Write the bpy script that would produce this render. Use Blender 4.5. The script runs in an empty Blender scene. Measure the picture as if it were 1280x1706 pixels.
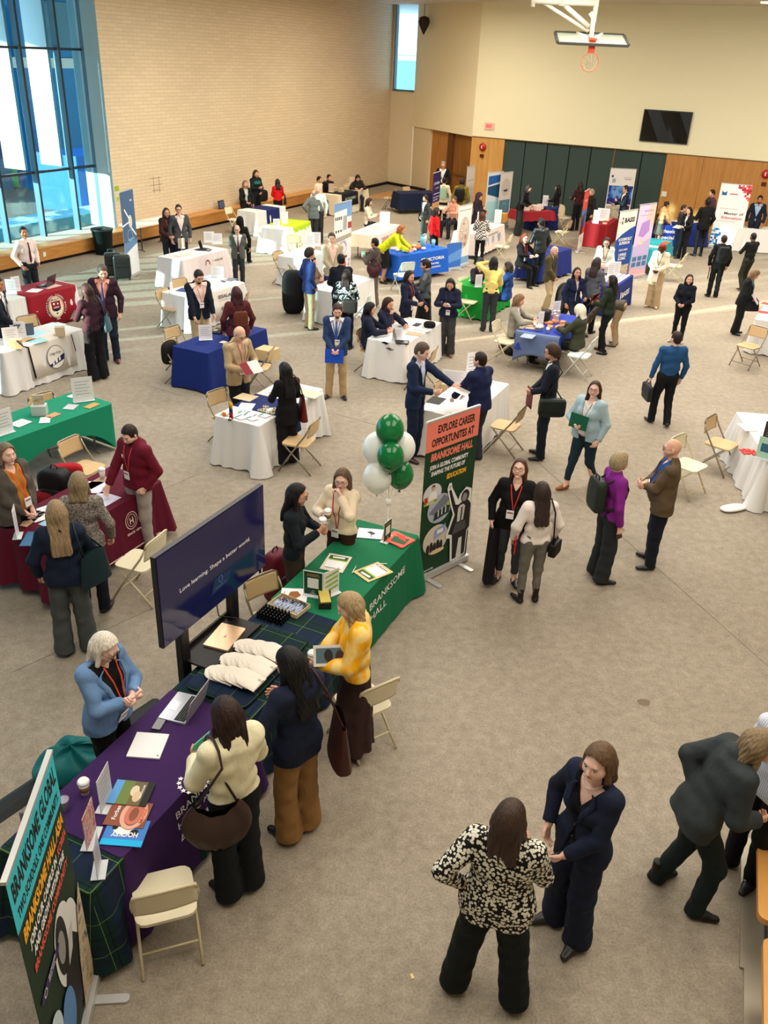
import bpy, math, random
import numpy as np
from math import sin, cos, pi, radians as R_
from mathutils import Matrix, Vector
random.seed(7)
SC = bpy.context.scene
COL = SC.collection

# ------------------------------------------------------------------ camera
CAM_F, CAM_P, CAM_R, CAM_H = 1434.5, .4886, .0454, 5.44
_F = np.array([0, cos(CAM_P), -sin(CAM_P)]); _U = np.array([0, sin(CAM_P), cos(CAM_P)]); _X = np.array([1., 0, 0])
_R = cos(CAM_R)*_X + sin(CAM_R)*_U; _V = -sin(CAM_R)*_X + cos(CAM_R)*_U
cam = bpy.data.cameras.new('camera'); camo = bpy.data.objects.new('camera', cam); COL.objects.link(camo)
m = Matrix.Identity(4)
for i in range(3):
    m[i][0], m[i][1], m[i][2] = _R[i], _V[i], -_F[i]
m[2][3] = CAM_H
camo.matrix_world = m
cam.sensor_fit = 'VERTICAL'; cam.sensor_height = 24; cam.lens = CAM_F/1706*24
cam.clip_start = .05; cam.clip_end = 500
SC.camera = camo

def at(u, v, z=0.):
    """the place in the hall at height z that the photo shows at (u, v)"""
    d = _R*(u-640)/CAM_F - _V*(v-853)/CAM_F + _F
    t = (z-CAM_H)/d[2]
    return np.array([d[0]*t, d[1]*t, z])

# ------------------------------------------------------------------ light
def setup_light():
    w = bpy.data.worlds.new('sky'); SC.world = w; w.use_nodes = True
    nt = w.node_tree; bg = nt.nodes['Background']
    bg.inputs[0].default_value = (.66, .83, 1, 1); bg.inputs[1].default_value = WORLD
    s = bpy.data.lights.new('sun', 'SUN'); s.energy = SUN; s.angle = R_(.6); s.color = (1, .87, .66)
    so = bpy.data.objects.new('sun', s); COL.objects.link(so)
    so.rotation_euler = Vector(SUN_DIR).to_track_quat('-Z', 'Y').to_euler()
    for (x, y, sx, sy, e, c) in AREAS:
        a = bpy.data.lights.new('ceiling_light', 'AREA'); a.shape = 'RECTANGLE'; a.size = sx; a.size_y = sy
        a.energy = e; a.color = c
        o = bpy.data.objects.new('ceiling_light', a); COL.objects.link(o); o.location = (x, y, 7.1)
    # guides sky light through the tall window (a sampling portal, gives off nothing itself)
    a = bpy.data.lights.new('window_portal', 'AREA'); a.shape = 'RECTANGLE'; a.size = 22; a.size_y = 7; a.cycles.is_portal = True
    o = bpy.data.objects.new('window_portal', a); COL.objects.link(o); o.location = (-12.95, 18.2, 3.9); o.rotation_euler = Vector((.8995, -.437, 0)).to_track_quat('-Z', 'Y').to_euler()
WORLD = 4.5; SUN = 26.; SUN_DIR = (.88, .475, -.19)
AREAS = [(-2, 4, 4, 5, 270, (1, .93, .82)), (4, 5, 4, 6, 330, (1, .90, .74)), (-3.5, 13, 4, 6, 420, (1, .96, .9)), (4.5, 14, 6, 6, 600, (1, .93, .82)), (-2, 24, 5, 7, 700, (1, .93, .82)), (6, 23, 7, 6, 900, (1, .93, .8)), (1, 33, 4, 4, 420, (1, .9, .74)), (11, 24, 5, 5, 700, (1, .93, .8))]
setup_light()
SC.view_settings.view_transform = 'Standard'; SC.view_settings.look = 'None'
SC.view_settings.gamma = 1; SC.view_settings.use_curve_mapping = False
SC.view_settings.exposure = .12

# ------------------------------------------------------------------ materials
MATS = {}
def lin(c):
    return tuple(((x/255)/12.92 if x/255 <= .04045 else ((x/255+.055)/1.055)**2.4) for x in c)
def mat(rgb, rough=.8, kind='', c2=None, scale=1., metal=0., emit=0., spec=None):
    key = (rgb, rough, kind, c2, scale, metal, emit)
    if key in MATS: return MATS[key]
    M = bpy.data.materials.new('%s_%d_%d_%d' % ((kind or 'plain',)+tuple(rgb))); M.use_nodes = True
    nt = M.node_tree; N = nt.nodes; L = nt.links; b = N['Principled BSDF']
    c = lin(rgb)+(1,); b.inputs['Base Color'].default_value = c
    b.inputs['Specular IOR Level'].default_value = .5 if rough < .5 else .25
    b.inputs['Roughness'].default_value = rough; b.inputs['Metallic'].default_value = metal
    if spec is not None: b.inputs['Specular IOR Level'].default_value = spec
    if emit: b.inputs['Emission Color'].default_value = c; b.inputs['Emission Strength'].default_value = emit
    def tc(s=(1, 1, 1), src='Object', rot=(0, 0, 0)):
        t = N.new('ShaderNodeTexCoord'); mp = N.new('ShaderNodeMapping'); mp.inputs['Scale'].default_value = s
        mp.inputs['Rotation'].default_value = rot
        L.new(t.outputs[src], mp.inputs[0]); return mp.outputs[0]
    def noise(v, s, det=3., ro=.5):
        n = N.new('ShaderNodeTexNoise'); n.inputs['Scale'].default_value = s; n.inputs['Detail'].default_value = det
        n.inputs['Roughness'].default_value = ro
        L.new(v, n.inputs['Vector']); return n.outputs[0]
    def ramp(f, stops, const=False):
        r = N.new('ShaderNodeValToRGB'); e = r.color_ramp.elements
        if const: r.color_ramp.interpolation = 'CONSTANT'
        e[0].position, e[0].color = stops[0][0], lin(stops[0][1])+(1,)
        e[1].position, e[1].color = stops[1][0], lin(stops[1][1])+(1,)
        for p_, c_ in stops[2:]:
            q = e.new(p_); q.color = lin(c_)+(1,)
        L.new(f, r.inputs[0]); return r.outputs[0]
    def base(o): L.new(o, b.inputs['Base Color'])
    def bump(f, st, d):
        n = N.new('ShaderNodeBump'); n.inputs['Strength'].default_value = st; n.inputs['Distance'].default_value = d
        L.new(f, n.inputs['Height']); L.new(n.outputs[0], b.inputs['Normal'])
    if kind == 'cloth':
        v = tc((1, 1, .35)); bump(noise(v, 16, 3), .5, .025)
    elif kind == 'drape':
        v = tc((1, 1, .15)); bump(noise(v, 7, 2), .35, .03)
    elif kind == 'knit':
        v = tc(); n = noise(v, 60, 2); dk = tuple(int(x*.6) for x in rgb); lt = tuple(min(255, int(x*1.25)) for x in rgb)
        base(ramp(n, [(.35, dk), (.65, lt)])); bump(n, .4, .006)
    elif kind == 'hair':
        v = tc((1, 1, .06)); n = noise(v, 90*scale, 3, .6)
        c2 = c2 or tuple(min(255, int(x*1.3+5)) for x in rgb)
        base(ramp(n, [(.36, rgb), (.68, c2)])); bump(n, .5, .01)
        b.inputs['Roughness'].default_value = rough
    elif kind == 'skin':
        b.inputs['Subsurface Weight'].default_value = .0
        v = tc(); n = noise(v, 22, 2)
        base(ramp(n, [(.3, rgb), (.75, tuple(int(x*y) for x, y in zip(rgb, (1, .93, .9))))]))
    elif kind == 'dots':
        v = tc(); vo = N.new('ShaderNodeTexVoronoi'); vo.inputs['Scale'].default_value = 40*scale
        vo.inputs['Randomness'].default_value = .9
        L.new(v, vo.inputs['Vector']); base(ramp(vo.outputs['Distance'], [(0, rgb), (.50, c2)], True))
    elif kind == 'patch':
        v = tc(); n = noise(v, 9*scale, 3, .4); base(ramp(n, [(.42, rgb), (.56, c2)]))
    elif kind == 'splotch':
        v = tc(); n = noise(v, 18*scale, 2, .4); base(ramp(n, [(0, rgb), (.47, c2), (.53, (225, 240, 240)), (.62, (70, 150, 170)), (.68, rgb)], True))
    elif kind == 'check':
        v = tc(); ch = N.new('ShaderNodeTexBrick'); L.new(v, ch.inputs['Vector'])
        ck = N.new('ShaderNodeTexChecker'); ck.inputs['Scale'].default_value = 28*scale
        mp = tc((1, 1, 1), 'Object', (.2, 0, .3)); L.new(mp, ck.inputs[0]); ck.inputs[1].default_value = c; ck.inputs[2].default_value = lin(c2)+(1,)
        base(ck.outputs[0])
    elif kind == 'stripe':
        w = N.new('ShaderNodeTexWave'); w.bands_direction = 'Z'; w.inputs['Scale'].default_value = 6*scale
        L.new(tc(), w.inputs[0]); base(ramp(w.outputs['Fac'], [(0, rgb), (.7, c2)], True))
    elif kind == 'vstripe':
        w = N.new('ShaderNodeTexWave'); w.bands_direction = 'X'; w.inputs['Scale'].default_value = 10*scale
        L.new(tc(), w.inputs[0]); base(ramp(w.outputs['Fac'], [(0, rgb), (.7, c2)], True))
    elif kind == 'wood':
        v = tc((1, 1, .12)); n = noise(v, 9*scale, 5, .6)
        base(ramp(n, [(.3, rgb), (.7, c2 or tuple(int(x*.8) for x in rgb))])); b.inputs['Roughness'].default_value = rough
    elif kind == 'hwood':
        v = tc((.12, .12, 1)); n = noise(v, 14*scale, 5, .6)
        base(ramp(n, [(.3, rgb), (.7, c2 or tuple(int(x*.8) for x in rgb))]))
    elif kind == 'carpet':
        v = tc(); n1 = noise(v, .22, 4, .6); n2 = noise(v, 9, 8, .75); n3 = noise(v, 60, 4, .7)
        a = ramp(n2, [(.33, rgb), (.66, c2)])
        mx = N.new('ShaderNodeMix'); mx.data_type = 'RGBA'; mx.blend_type = 'MULTIPLY'; mx.inputs[0].default_value = 1
        a2 = ramp(n1, [(.3, (226, 222, 216)), (.7, (255, 255, 255))])
        L.new(a, mx.inputs[6]); L.new(a2, mx.inputs[7])
        mx2 = N.new('ShaderNodeMix'); mx2.data_type = 'RGBA'; mx2.blend_type = 'MULTIPLY'; mx2.inputs[0].default_value = 1
        a3 = ramp(n3, [(.35, (222, 218, 212)), (.6, (255, 255, 255))])
        L.new(mx.outputs[2], mx2.inputs[6]); L.new(a3, mx2.inputs[7]); base(mx2.outputs[2])
        bump(n2, .25, .01)
    elif kind == 'brick':
        bk = N.new('ShaderNodeTexBrick'); bk.inputs['Scale'].default_value = 1
        bk.inputs['Color1'].default_value = c; bk.inputs['Color2'].default_value = lin(tuple(int(x*.97) for x in rgb))+(1,)
        bk.inputs['Mortar'].default_value = lin(tuple(int(x*.90) for x in rgb))+(1,)
        bk.inputs['Mortar Size'].default_value = .008; bk.inputs['Brick Width'].default_value = .4; bk.inputs['Row Height'].default_value = .10
        t = N.new('ShaderNodeUVMap'); L.new(t.outputs[0], bk.inputs['Vector']); base(bk.outputs[0])
    elif kind == 'plaid':
        v = tc((1, 1, 1), 'UV'); sp = N.new('ShaderNodeSeparateXYZ'); L.new(v, sp.inputs[0])
        def band(ax, per, lo, hi, ph=0):
            a = N.new('ShaderNodeMath'); a.operation = 'MULTIPLY_ADD'; a.inputs[1].default_value = 1/per; a.inputs[2].default_value = ph
            L.new(sp.outputs[ax], a.inputs[0]); f = N.new('ShaderNodeMath'); f.operation = 'FRACT'; L.new(a.outputs[0], f.inputs[0])
            g = N.new('ShaderNodeMath'); g.operation = 'GREATER_THAN'; g.inputs[1].default_value = lo; L.new(f.outputs[0], g.inputs[0])
            h = N.new('ShaderNodeMath'); h.operation = 'LESS_THAN'; h.inputs[1].default_value = hi; L.new(f.outputs[0], h.inputs[0])
            k = N.new('ShaderNodeMath'); k.operation = 'MULTIPLY'; L.new(g.outputs[0], k.inputs[0]); L.new(h.outputs[0], k.inputs[1]); return k.outputs[0]
        def mix(f, a, bc, amt=1):
            mx = N.new('ShaderNodeMix'); mx.data_type = 'RGBA'
            s_ = N.new('ShaderNodeMath'); s_.operation = 'MULTIPLY'; s_.inputs[1].default_value = amt; L.new(f, s_.inputs[0])
            L.new(s_.outputs[0], mx.inputs[0])
            if isinstance(a, tuple): mx.inputs[6].default_value = lin(a)+(1,)
            else: L.new(a, mx.inputs[6])
            mx.inputs[7].default_value = lin(bc)+(1,); return mx.outputs[2]
        o = mix(band(0, .34, .25, .75), (12, 44, 40), (22, 36, 66), .85); o = mix(band(1, .34, .25, .75), o, (16, 30, 50), .55)
        o = mix(band(0, .34, .10, .13), o, (8, 20, 20), .8); o = mix(band(1, .34, .1, .13), o, (8, 20, 20), .8)
        o = mix(band(0, .26, .0, .014), o, (110, 150, 66), .8); o = mix(band(1, .26, .0, .014), o, (110, 150, 66), .8)
        base(o); bump(noise(tc(), 6, 2), .4, .02)
    elif kind == 'glass':
        b.inputs['Transmission Weight'].default_value = 1; b.inputs['IOR'].default_value = 1.1
    elif kind == 'pane':
        g = N.new('ShaderNodeBsdfTransparent'); g.inputs[0].default_value = c
        gl = N.new('ShaderNodeBsdfGlossy'); gl.inputs['Roughness'].default_value = .03
        mx = N.new('ShaderNodeMixShader'); mx.inputs[0].default_value = .04
        L.new(g.outputs[0], mx.inputs[1]); L.new(gl.outputs[0], mx.inputs[2]); L.new(mx.outputs[0], N['Material Output'].inputs[0])
    elif kind == 'photo':
        v = tc((1, 1, 1)); n = noise(v, 7*scale, 4, .7)
        base(ramp(n, [(.3, rgb), (.45, c2), (.55, (205, 190, 170)), (.68, (60, 60, 66))]))
    MATS[key] = M
    return M

# ------------------------------------------------------------------ objects
def link(name, me, parent=None, mw=None):
    o = bpy.data.objects.new(name, me); COL.objects.link(o)
    if parent is not None: o.parent = parent
    if mw is not None: o.matrix_local = mw
    return o
def tag(o, label, cat, group=None, kind=None):
    o['label'] = label; o['category'] = cat
    if group: o['group'] = group
    if kind: o['kind'] = kind
    return o
def empty(name, loc, rz=0.):
    o = bpy.data.objects.new(name, None); COL.objects.link(o); o.location = loc; o.rotation_euler = (0, 0, rz)
    o.empty_display_size = .1
    return o
def copy_tree(o, parent=None):
    c = o.copy(); COL.objects.link(c)
    if parent is not None: c.parent = parent
    for ch in o.children: copy_tree(ch, c)
    return c
def raw_mesh(name, V, Fc, mats, mi=None, smooth=True):
    me = bpy.data.meshes.new(name)
    me.from_pydata([tuple(v) for v in V], [], Fc) if isinstance(Fc, list) else None
    if not isinstance(Fc, list):
        V = np.asarray(V, np.float32); Fc = np.asarray(Fc, np.int32); n = len(Fc); k = Fc.shape[1]
        me.vertices.add(len(V)); me.vertices.foreach_set('co', V.ravel())
        me.loops.add(n*k); me.loops.foreach_set('vertex_index', Fc.ravel())
        me.polygons.add(n); me.polygons.foreach_set('loop_start', np.arange(0, n*k, k, dtype=np.int32))
        try: me.polygons.foreach_set('loop_total', np.full(n, k, np.int32))
        except Exception: pass
    for x in (mats if isinstance(mats, (list, tuple)) else [mats]): me.materials.append(x)
    if mi is not None: me.polygons.foreach_set('material_index', np.asarray(mi, np.int32))
    me.polygons.foreach_set('use_smooth', np.full(len(me.polygons), smooth))
    me.update(calc_edges=True); me.validate()
    return me

TXT = {}
def text_mesh(s, bold=.0, shear=0.):
    key = (s, bold, shear)
    if key in TXT: return TXT[key]
    cu = bpy.data.curves.new('t', 'FONT'); cu.body = s; cu.size = 1; cu.offset = bold; cu.shear = shear; cu.resolution_u = 2
    o = bpy.data.objects.new('t', cu); TMP.collection.objects.link(o)
    TMP.view_layers[0].update(); dg = TMP.view_layers[0].depsgraph
    me = bpy.data.meshes.new_from_object(o.evaluated_get(dg), depsgraph=dg)
    V = np.array([v.co[:] for v in me.vertices]).reshape(-1, 3); Fc = [tuple(p.vertices) for p in me.polygons]
    bpy.data.meshes.remove(me); bpy.data.objects.remove(o); bpy.data.curves.remove(cu)
    TXT[key] = (V, Fc); return V, Fc
TMP = bpy.data.scenes.new('tmp')

class MB:
    """collects shapes and links them as one mesh"""
    def __init__(s, mats=None): s.V = []; s.F = []; s.M = []; s.S = []; s.mats = list(mats or []); s.m = 0; s.T = None; s.uv = {}
    def use(s, mt):
        if mt not in s.mats: s.mats.append(mt)
        s.m = s.mats.index(mt); return s
    def add(s, V, F, smooth=False):
        n = len(s.V)
        V = [Vector(v) for v in V]
        if s.T is not None: V = [s.T @ v for v in V]
        s.V += [tuple(v) for v in V]
        for f in F: s.F.append(tuple(i+n for i in f)); s.M.append(s.m); s.S.append(smooth)
        return s
    def box(s, c, d, rz=0., rx=0., bev=0.):
        hx, hy, hz = d[0]/2, d[1]/2, d[2]/2
        M = Matrix.Translation(c) @ Matrix.Rotation(rz, 4, 'Z') @ Matrix.Rotation(rx, 4, 'X')
        if bev:
            r = min(bev, hx*.99, hy*.99); P = []
            for sx, sy, a0 in ((1, 1, 0), (-1, 1, 90), (-1, -1, 180), (1, -1, 270)):
                for q in (0, 30, 60, 90):
                    a = R_(a0+q); P.append((sx*(hx-r)+r*cos(a), sy*(hy-r)+r*sin(a)))
            return s.prism(P, -hz, hz, M)
        V = [M @ Vector((x*hx, y*hy, z*hz)) for z in (-1, 1) for (x, y) in ((-1, -1), (1, -1), (1, 1), (-1, 1))]
        return s.add(V, [(3, 2, 1, 0), (4, 5, 6, 7), (0, 1, 5, 4), (1, 2, 6, 5), (2, 3, 7, 6), (3, 0, 4, 7)])
    def prism(s, P, z0, z1, M=None, smooth=False):
        n = len(P); V = [Vector((x, y, z0)) for x, y in P]+[Vector((x, y, z1)) for x, y in P]
        if M is not None: V = [M @ v for v in V]
        F = [tuple(range(n-1, -1, -1)), tuple(range(n, 2*n))]+[(i, (i+1) % n, n+(i+1) % n, n+i) for i in range(n)]
        return s.add(V, F, smooth)
    def tube(s, P, r, n=8, caps=True):
        P = [Vector(p) for p in P]; k = len(P); rs = r if isinstance(r, (list, tuple)) else [r]*k; V = []; up = None
        for i, p in enumerate(P):
            d = (P[min(i+1, k-1)]-P[max(i-1, 0)]).normalized()
            if up is None: up = Vector((0, 0, 1)) if abs(d.z) < .9 else Vector((0, 1, 0))
            a = d.cross(up)
            if a.length < 1e-4: a = d.orthogonal()
            a.normalize(); b = a.cross(d).normalized(); up = b
            for j in range(n):
                t = 2*pi*j/n; V.append(p+(a*cos(t)+b*sin(t))*rs[i])
        F = [(i*n+j, i*n+(j+1) % n, (i+1)*n+(j+1) % n, (i+1)*n+j) for i in range(k-1) for j in range(n)]
        if caps: F += [tuple(range(n-1, -1, -1)), tuple(range((k-1)*n, k*n))]
        return s.add(V, F, True)
    def lathe(s, prof, n=20, M=None):
        V = []; k = len(prof)
        for r, z in prof:
            for j in range(n): V.append(Vector((r*cos(2*pi*j/n), r*sin(2*pi*j/n), z)))
        if M is not None: V = [M @ v for v in V]
        F = [(i*n+j, i*n+(j+1) % n, (i+1)*n+(j+1) % n, (i+1)*n+j) for i in range(k-1) for j in range(n)]
        F += [tuple(range(n-1, -1, -1)), tuple(range((k-1)*n, k*n))]
        return s.add(V, F, True)
    def grid(s, fn, nu, nv, smooth=True, close=False):
        V = [fn(i/nu, j/nv) for i in range(nu+1) for j in range(nv+1)]
        F = [(i*(nv+1)+j, (i+1)*(nv+1)+j, (i+1)*(nv+1)+j+1, i*(nv+1)+j+1) for i in range(nu) for j in range(nv)]
        return s.add(V, F, smooth)
    def poly(s, P): return s.add(P, [tuple(range(len(P)))])
    def text(s, t, x, z, h, M, w=None, bold=.02, shear=0., align='L', d=0.):
        """lettering in the x-z plane of M; h is the cap height, w the whole width when given"""
        V, F = text_mesh(t, bold, shear)
        if not len(V): return s
        x0, x1 = V[:, 0].min(), V[:, 0].max(); sy = h/.73; sx = sy if w is None else w/max(x1-x0, 1e-6)
        W = (x1-x0)*sx; ox = x-(0 if align == 'L' else W/2 if align == 'C' else W)
        return s.add([M @ Vector((ox+(v[0]-x0)*sx, -d, z+v[1]*sy)) for v in V], F)
    def build(s, name, mt=None, parent=None, mw=None, uv=None):
        me = bpy.data.meshes.new(name); me.from_pydata(s.V, [], s.F)
        for x in ([mt] if mt else s.mats): me.materials.append(x)
        if not mt: me.polygons.foreach_set('material_index', s.M)
        me.polygons.foreach_set('use_smooth', s.S)
        if uv:
            l = me.uv_layers.new(name='UVMap')
            for p in me.polygons:
                for li in p.loop_indices: l.data[li].uv = uv(me.vertices[me.loops[li].vertex_index].co, p.normal)
        me.update()
        return link(name, me, parent, mw)

# ------------------------------------------------------------------ solid fields -> smooth meshes
class Vol:
    def __init__(s, lo, hi, h):
        s.lo = np.array(lo, float); s.h = h; s.n = np.maximum(np.ceil((np.array(hi)-s.lo)/h).astype(int)+1, 4)
        s.A = np.full(s.n, .06, np.float32)
    def ax(s, sl=None):
        g = [s.lo[i]+s.h*np.arange(s.n[i]) for i in range(3)]
        if sl: g = [g[i][sl[i]] for i in range(3)]
        return (g[0][:, None, None].astype(np.float32), g[1][None, :, None].astype(np.float32), g[2][None, None, :].astype(np.float32))
    def sl(s, lo, hi):
        a = np.clip(np.floor((lo-s.lo)/s.h).astype(int), 0, s.n); b = np.clip(np.ceil((hi-s.lo)/s.h).astype(int)+1, 0, s.n)
        return tuple(slice(a[i], b[i]) for i in range(3)), (b > a).all()
    def cone(s, a, b, ra, rb, k=.03, off=0., nf=None, cap=0, sub=False):
        """round cone a-b; nf=(normal, factor) flattens it; cap=1 cuts it flat at b, 2 at both ends"""
        a = np.array(a, float); b = np.array(b, float); r = max(ra, rb)+off+.03+k
        sl, ok = s.sl(np.minimum(a, b)-r, np.maximum(a, b)+r)
        if not ok: return
        X, Y, Z = s.ax(sl); qx, qy, qz = X-a[0], Y-a[1], Z-a[2]; ba = b-a
        if nf is not None:
            n, f = nf; g = (1/f-1)*(qx*n[0]+qy*n[1]+qz*n[2]); qx = qx+g*n[0]; qy = qy+g*n[1]; qz = qz+g*n[2]
            ba = ba+(1/f-1)*ba.dot(n)*np.array(n)
        L2 = max(ba.dot(ba), 1e-9); t0 = (qx*ba[0]+qy*ba[1]+qz*ba[2])/L2; t = np.clip(t0, 0, 1)
        d = np.sqrt((qx-ba[0]*t)**2+(qy-ba[1]*t)**2+(qz-ba[2]*t)**2)-(ra+(rb-ra)*t+off)
        if cap: d = np.maximum(d, (t0-1)*math.sqrt(L2))
        if cap == 2: d = np.maximum(d, -t0*math.sqrt(L2))
        A = s.A[sl]
        if sub: s.A[sl] = np.maximum(A, -d); return
        h = np.maximum(k-np.abs(A-d), 0)/k
        s.A[sl] = np.minimum(A, d)-h*h*k*.25
    def ell(s, c, r, k=.02, sub=False, fr=None):
        c = np.array(c, float); r = np.array(r, float); rm = r.max()+.03+k
        sl, ok = s.sl(c-rm, c+rm)
        if not ok: return
        X, Y, Z = s.ax(sl); q = (X-c[0], Y-c[1], Z-c[2])
        if fr is not None: q = tuple(q[0]*fr[i][0]+q[1]*fr[i][1]+q[2]*fr[i][2] for i in range(3))
        k0 = np.sqrt((q[0]/r[0])**2+(q[1]/r[1])**2+(q[2]/r[2])**2)+1e-6
        k1 = np.sqrt((q[0]/r[0]**2)**2+(q[1]/r[1]**2)**2+(q[2]/r[2]**2)**2)+1e-6
        d = k0*(k0-1)/k1; A = s.A[sl]
        if sub:
            h = np.maximum(k-np.abs(A+d), 0)/k; s.A[sl] = np.maximum(A, -d)+h*h*k*.25; return
        h = np.maximum(k-np.abs(A-d), 0)/k; s.A[sl] = np.minimum(A, d)-h*h*k*.25
    def sample(s, P):
        q = (np.asarray(P)-s.lo)/s.h; q = np.clip(q, 0, s.n-1.001); i = q.astype(int); f = q-i; r = 0
        for dx in (0, 1):
            for dy in (0, 1):
                for dz in (0, 1):
                    w = (f[..., 0] if dx else 1-f[..., 0])*(f[..., 1] if dy else 1-f[..., 1])*(f[..., 2] if dz else 1-f[..., 2])
                    r = r+w*s.A[i[..., 0]+dx, i[..., 1]+dy, i[..., 2]+dz]
        return r
    def mesh(s):
        A = s.A
        for ax in range(3):
            sl = [slice(None)]*3
            for e in (0, -1): sl[ax] = e; A[tuple(sl)] = np.maximum(A[tuple(sl)], .001)
        n = s.n; S = A < 0; st = np.array([n[1]*n[2], n[2], 1]); ids = []; pos = []; quads = []
        for ax in range(3):
            a = [slice(None)]*3; b = [slice(None)]*3; a[ax] = slice(0, -1); b[ax] = slice(1, None)
            I = np.nonzero(S[tuple(a)] != S[tuple(b)]); I = np.array(I).T
            if not len(I): continue
            J = I.copy(); J[:, ax] += 1
            v0 = A[I[:, 0], I[:, 1], I[:, 2]]; v1 = A[J[:, 0], J[:, 1], J[:, 2]]
            P = I.astype(float); P[:, ax] += v0/(v0-v1)
            o1, o2 = (ax+1) % 3, (ax+2) % 3; c = []
            for d1, d2 in ((-1, -1), (0, -1), (0, 0), (-1, 0)):
                Q = I.copy(); Q[:, o1] += d1; Q[:, o2] += d2; c.append(Q@st)
                ids.append(c[-1]); pos.append(P)
            q = np.stack(c, 1); fl = v0 > v1
            q[fl] = q[fl][:, ::-1]; quads.append(q)
        if not quads: return np.zeros((0, 3)), np.zeros((0, 4), int)
        ids = np.concatenate(ids); pos = np.concatenate(pos); quads = np.concatenate(quads)
        u, inv = np.unique(ids, return_inverse=True); cnt = np.bincount(inv)
        V = np.stack([np.bincount(inv, pos[:, i])/cnt for i in range(3)], 1)*s.h+s.lo
        return V, np.searchsorted(u, quads)
# ------------------------------------------------------------------ people
SKIN = {'a': (222, 178, 156), 'b': (206, 158, 132), 'c': (176, 122, 92), 'd': (120, 78, 56), 'e': (84, 54, 42), 'p': (232, 194, 178)}
HAIR = {'black': (14, 12, 13), 'dark': (34, 23, 18), 'brown': (50, 34, 25), 'lbrown': (82, 62, 44), 'blond': (126, 114, 92), 'dblond': (100, 88, 70),
        'grey': (128, 122, 116), 'silver': (186, 178, 166), 'red': (104, 44, 28), 'ginger': (134, 82, 46)}
def project(P):
    q = np.asarray(P, float)-np.array([0, 0, CAM_H]); z = q@_F
    return 640+CAM_F*(q@_R)/z, 853-CAM_F*(q@_V)/z
def nrm(v):
    v = np.asarray(v, float); return v/max(np.linalg.norm(v), 1e-9)
def ik(a, c, l1, l2, pole):
    d = c-a; L = min(np.linalg.norm(d), (l1+l2)*.999); d = nrm(d); c = a+d*L
    x = (L*L+l1*l1-l2*l2)/(2*L); y = math.sqrt(max(l1*l1-x*x, 0)); p = np.array(pole, float); p = nrm(p-d*p.dot(d))
    return a+d*x+p*y, c
# wrist (outward, forward, up), palm curl, elbow pole (outward, forward, up)
ARM = {'side': ((.245, .03, .87), .35, (1, -.8, 0)), 'relax': ((.25, .10, .90), .4, (1, -1, 0)), 'clasp': ((.05, .23, 1.0), .6, (1, -.5, -.4)),
       'clasplow': ((.05, .2, .93), .6, (1, -.5, -.2)), 'hold': ((.12, .30, 1.08), .6, (.7, -.3, -1)), 'holdup': ((.10, .27, 1.22), .6, (.8, 0, -1)),
       'phone': ((.06, .28, 1.16), .6, (.9, -.1, -1)), 'cross': ((-.09, .19, 1.12), .5, (1, .1, -1)), 'pocket': ((.20, .06, .93), .5, (1, -1.2, 0)),
       'back': ((.03, -.17, .95), .5, (1, -.4, 0)), 'table': ((.17, .42, 1.0), .15, (.8, -.6, -.4)), 'desk': ((.14, .36, 1.0), .3, (1, -.2, -.6)), 'reach': ((.16, .48, 1.12), .3, (.6, -.3, -1)),
       'chin': ((.07, .16, 1.40), .8, (.8, .5, -1)), 'strap': ((.13, .12, 1.30), .8, (1, .1, -1)), 'brow': ((.10, .15, 1.56), .5, (1, .6, .2)),
       'chest': ((-.02, .2, 1.2), .7, (1, .1, -1)), 'hang': ((.27, .06, .86), .5, (1, -.5, 0)), 'down': ((.15, .3, .55), .4, (1, -.2, 0)), 'hip': ((.21, -.03, 1.0), .6, (1, -.9, 0))}
PEOPLE = []
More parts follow.
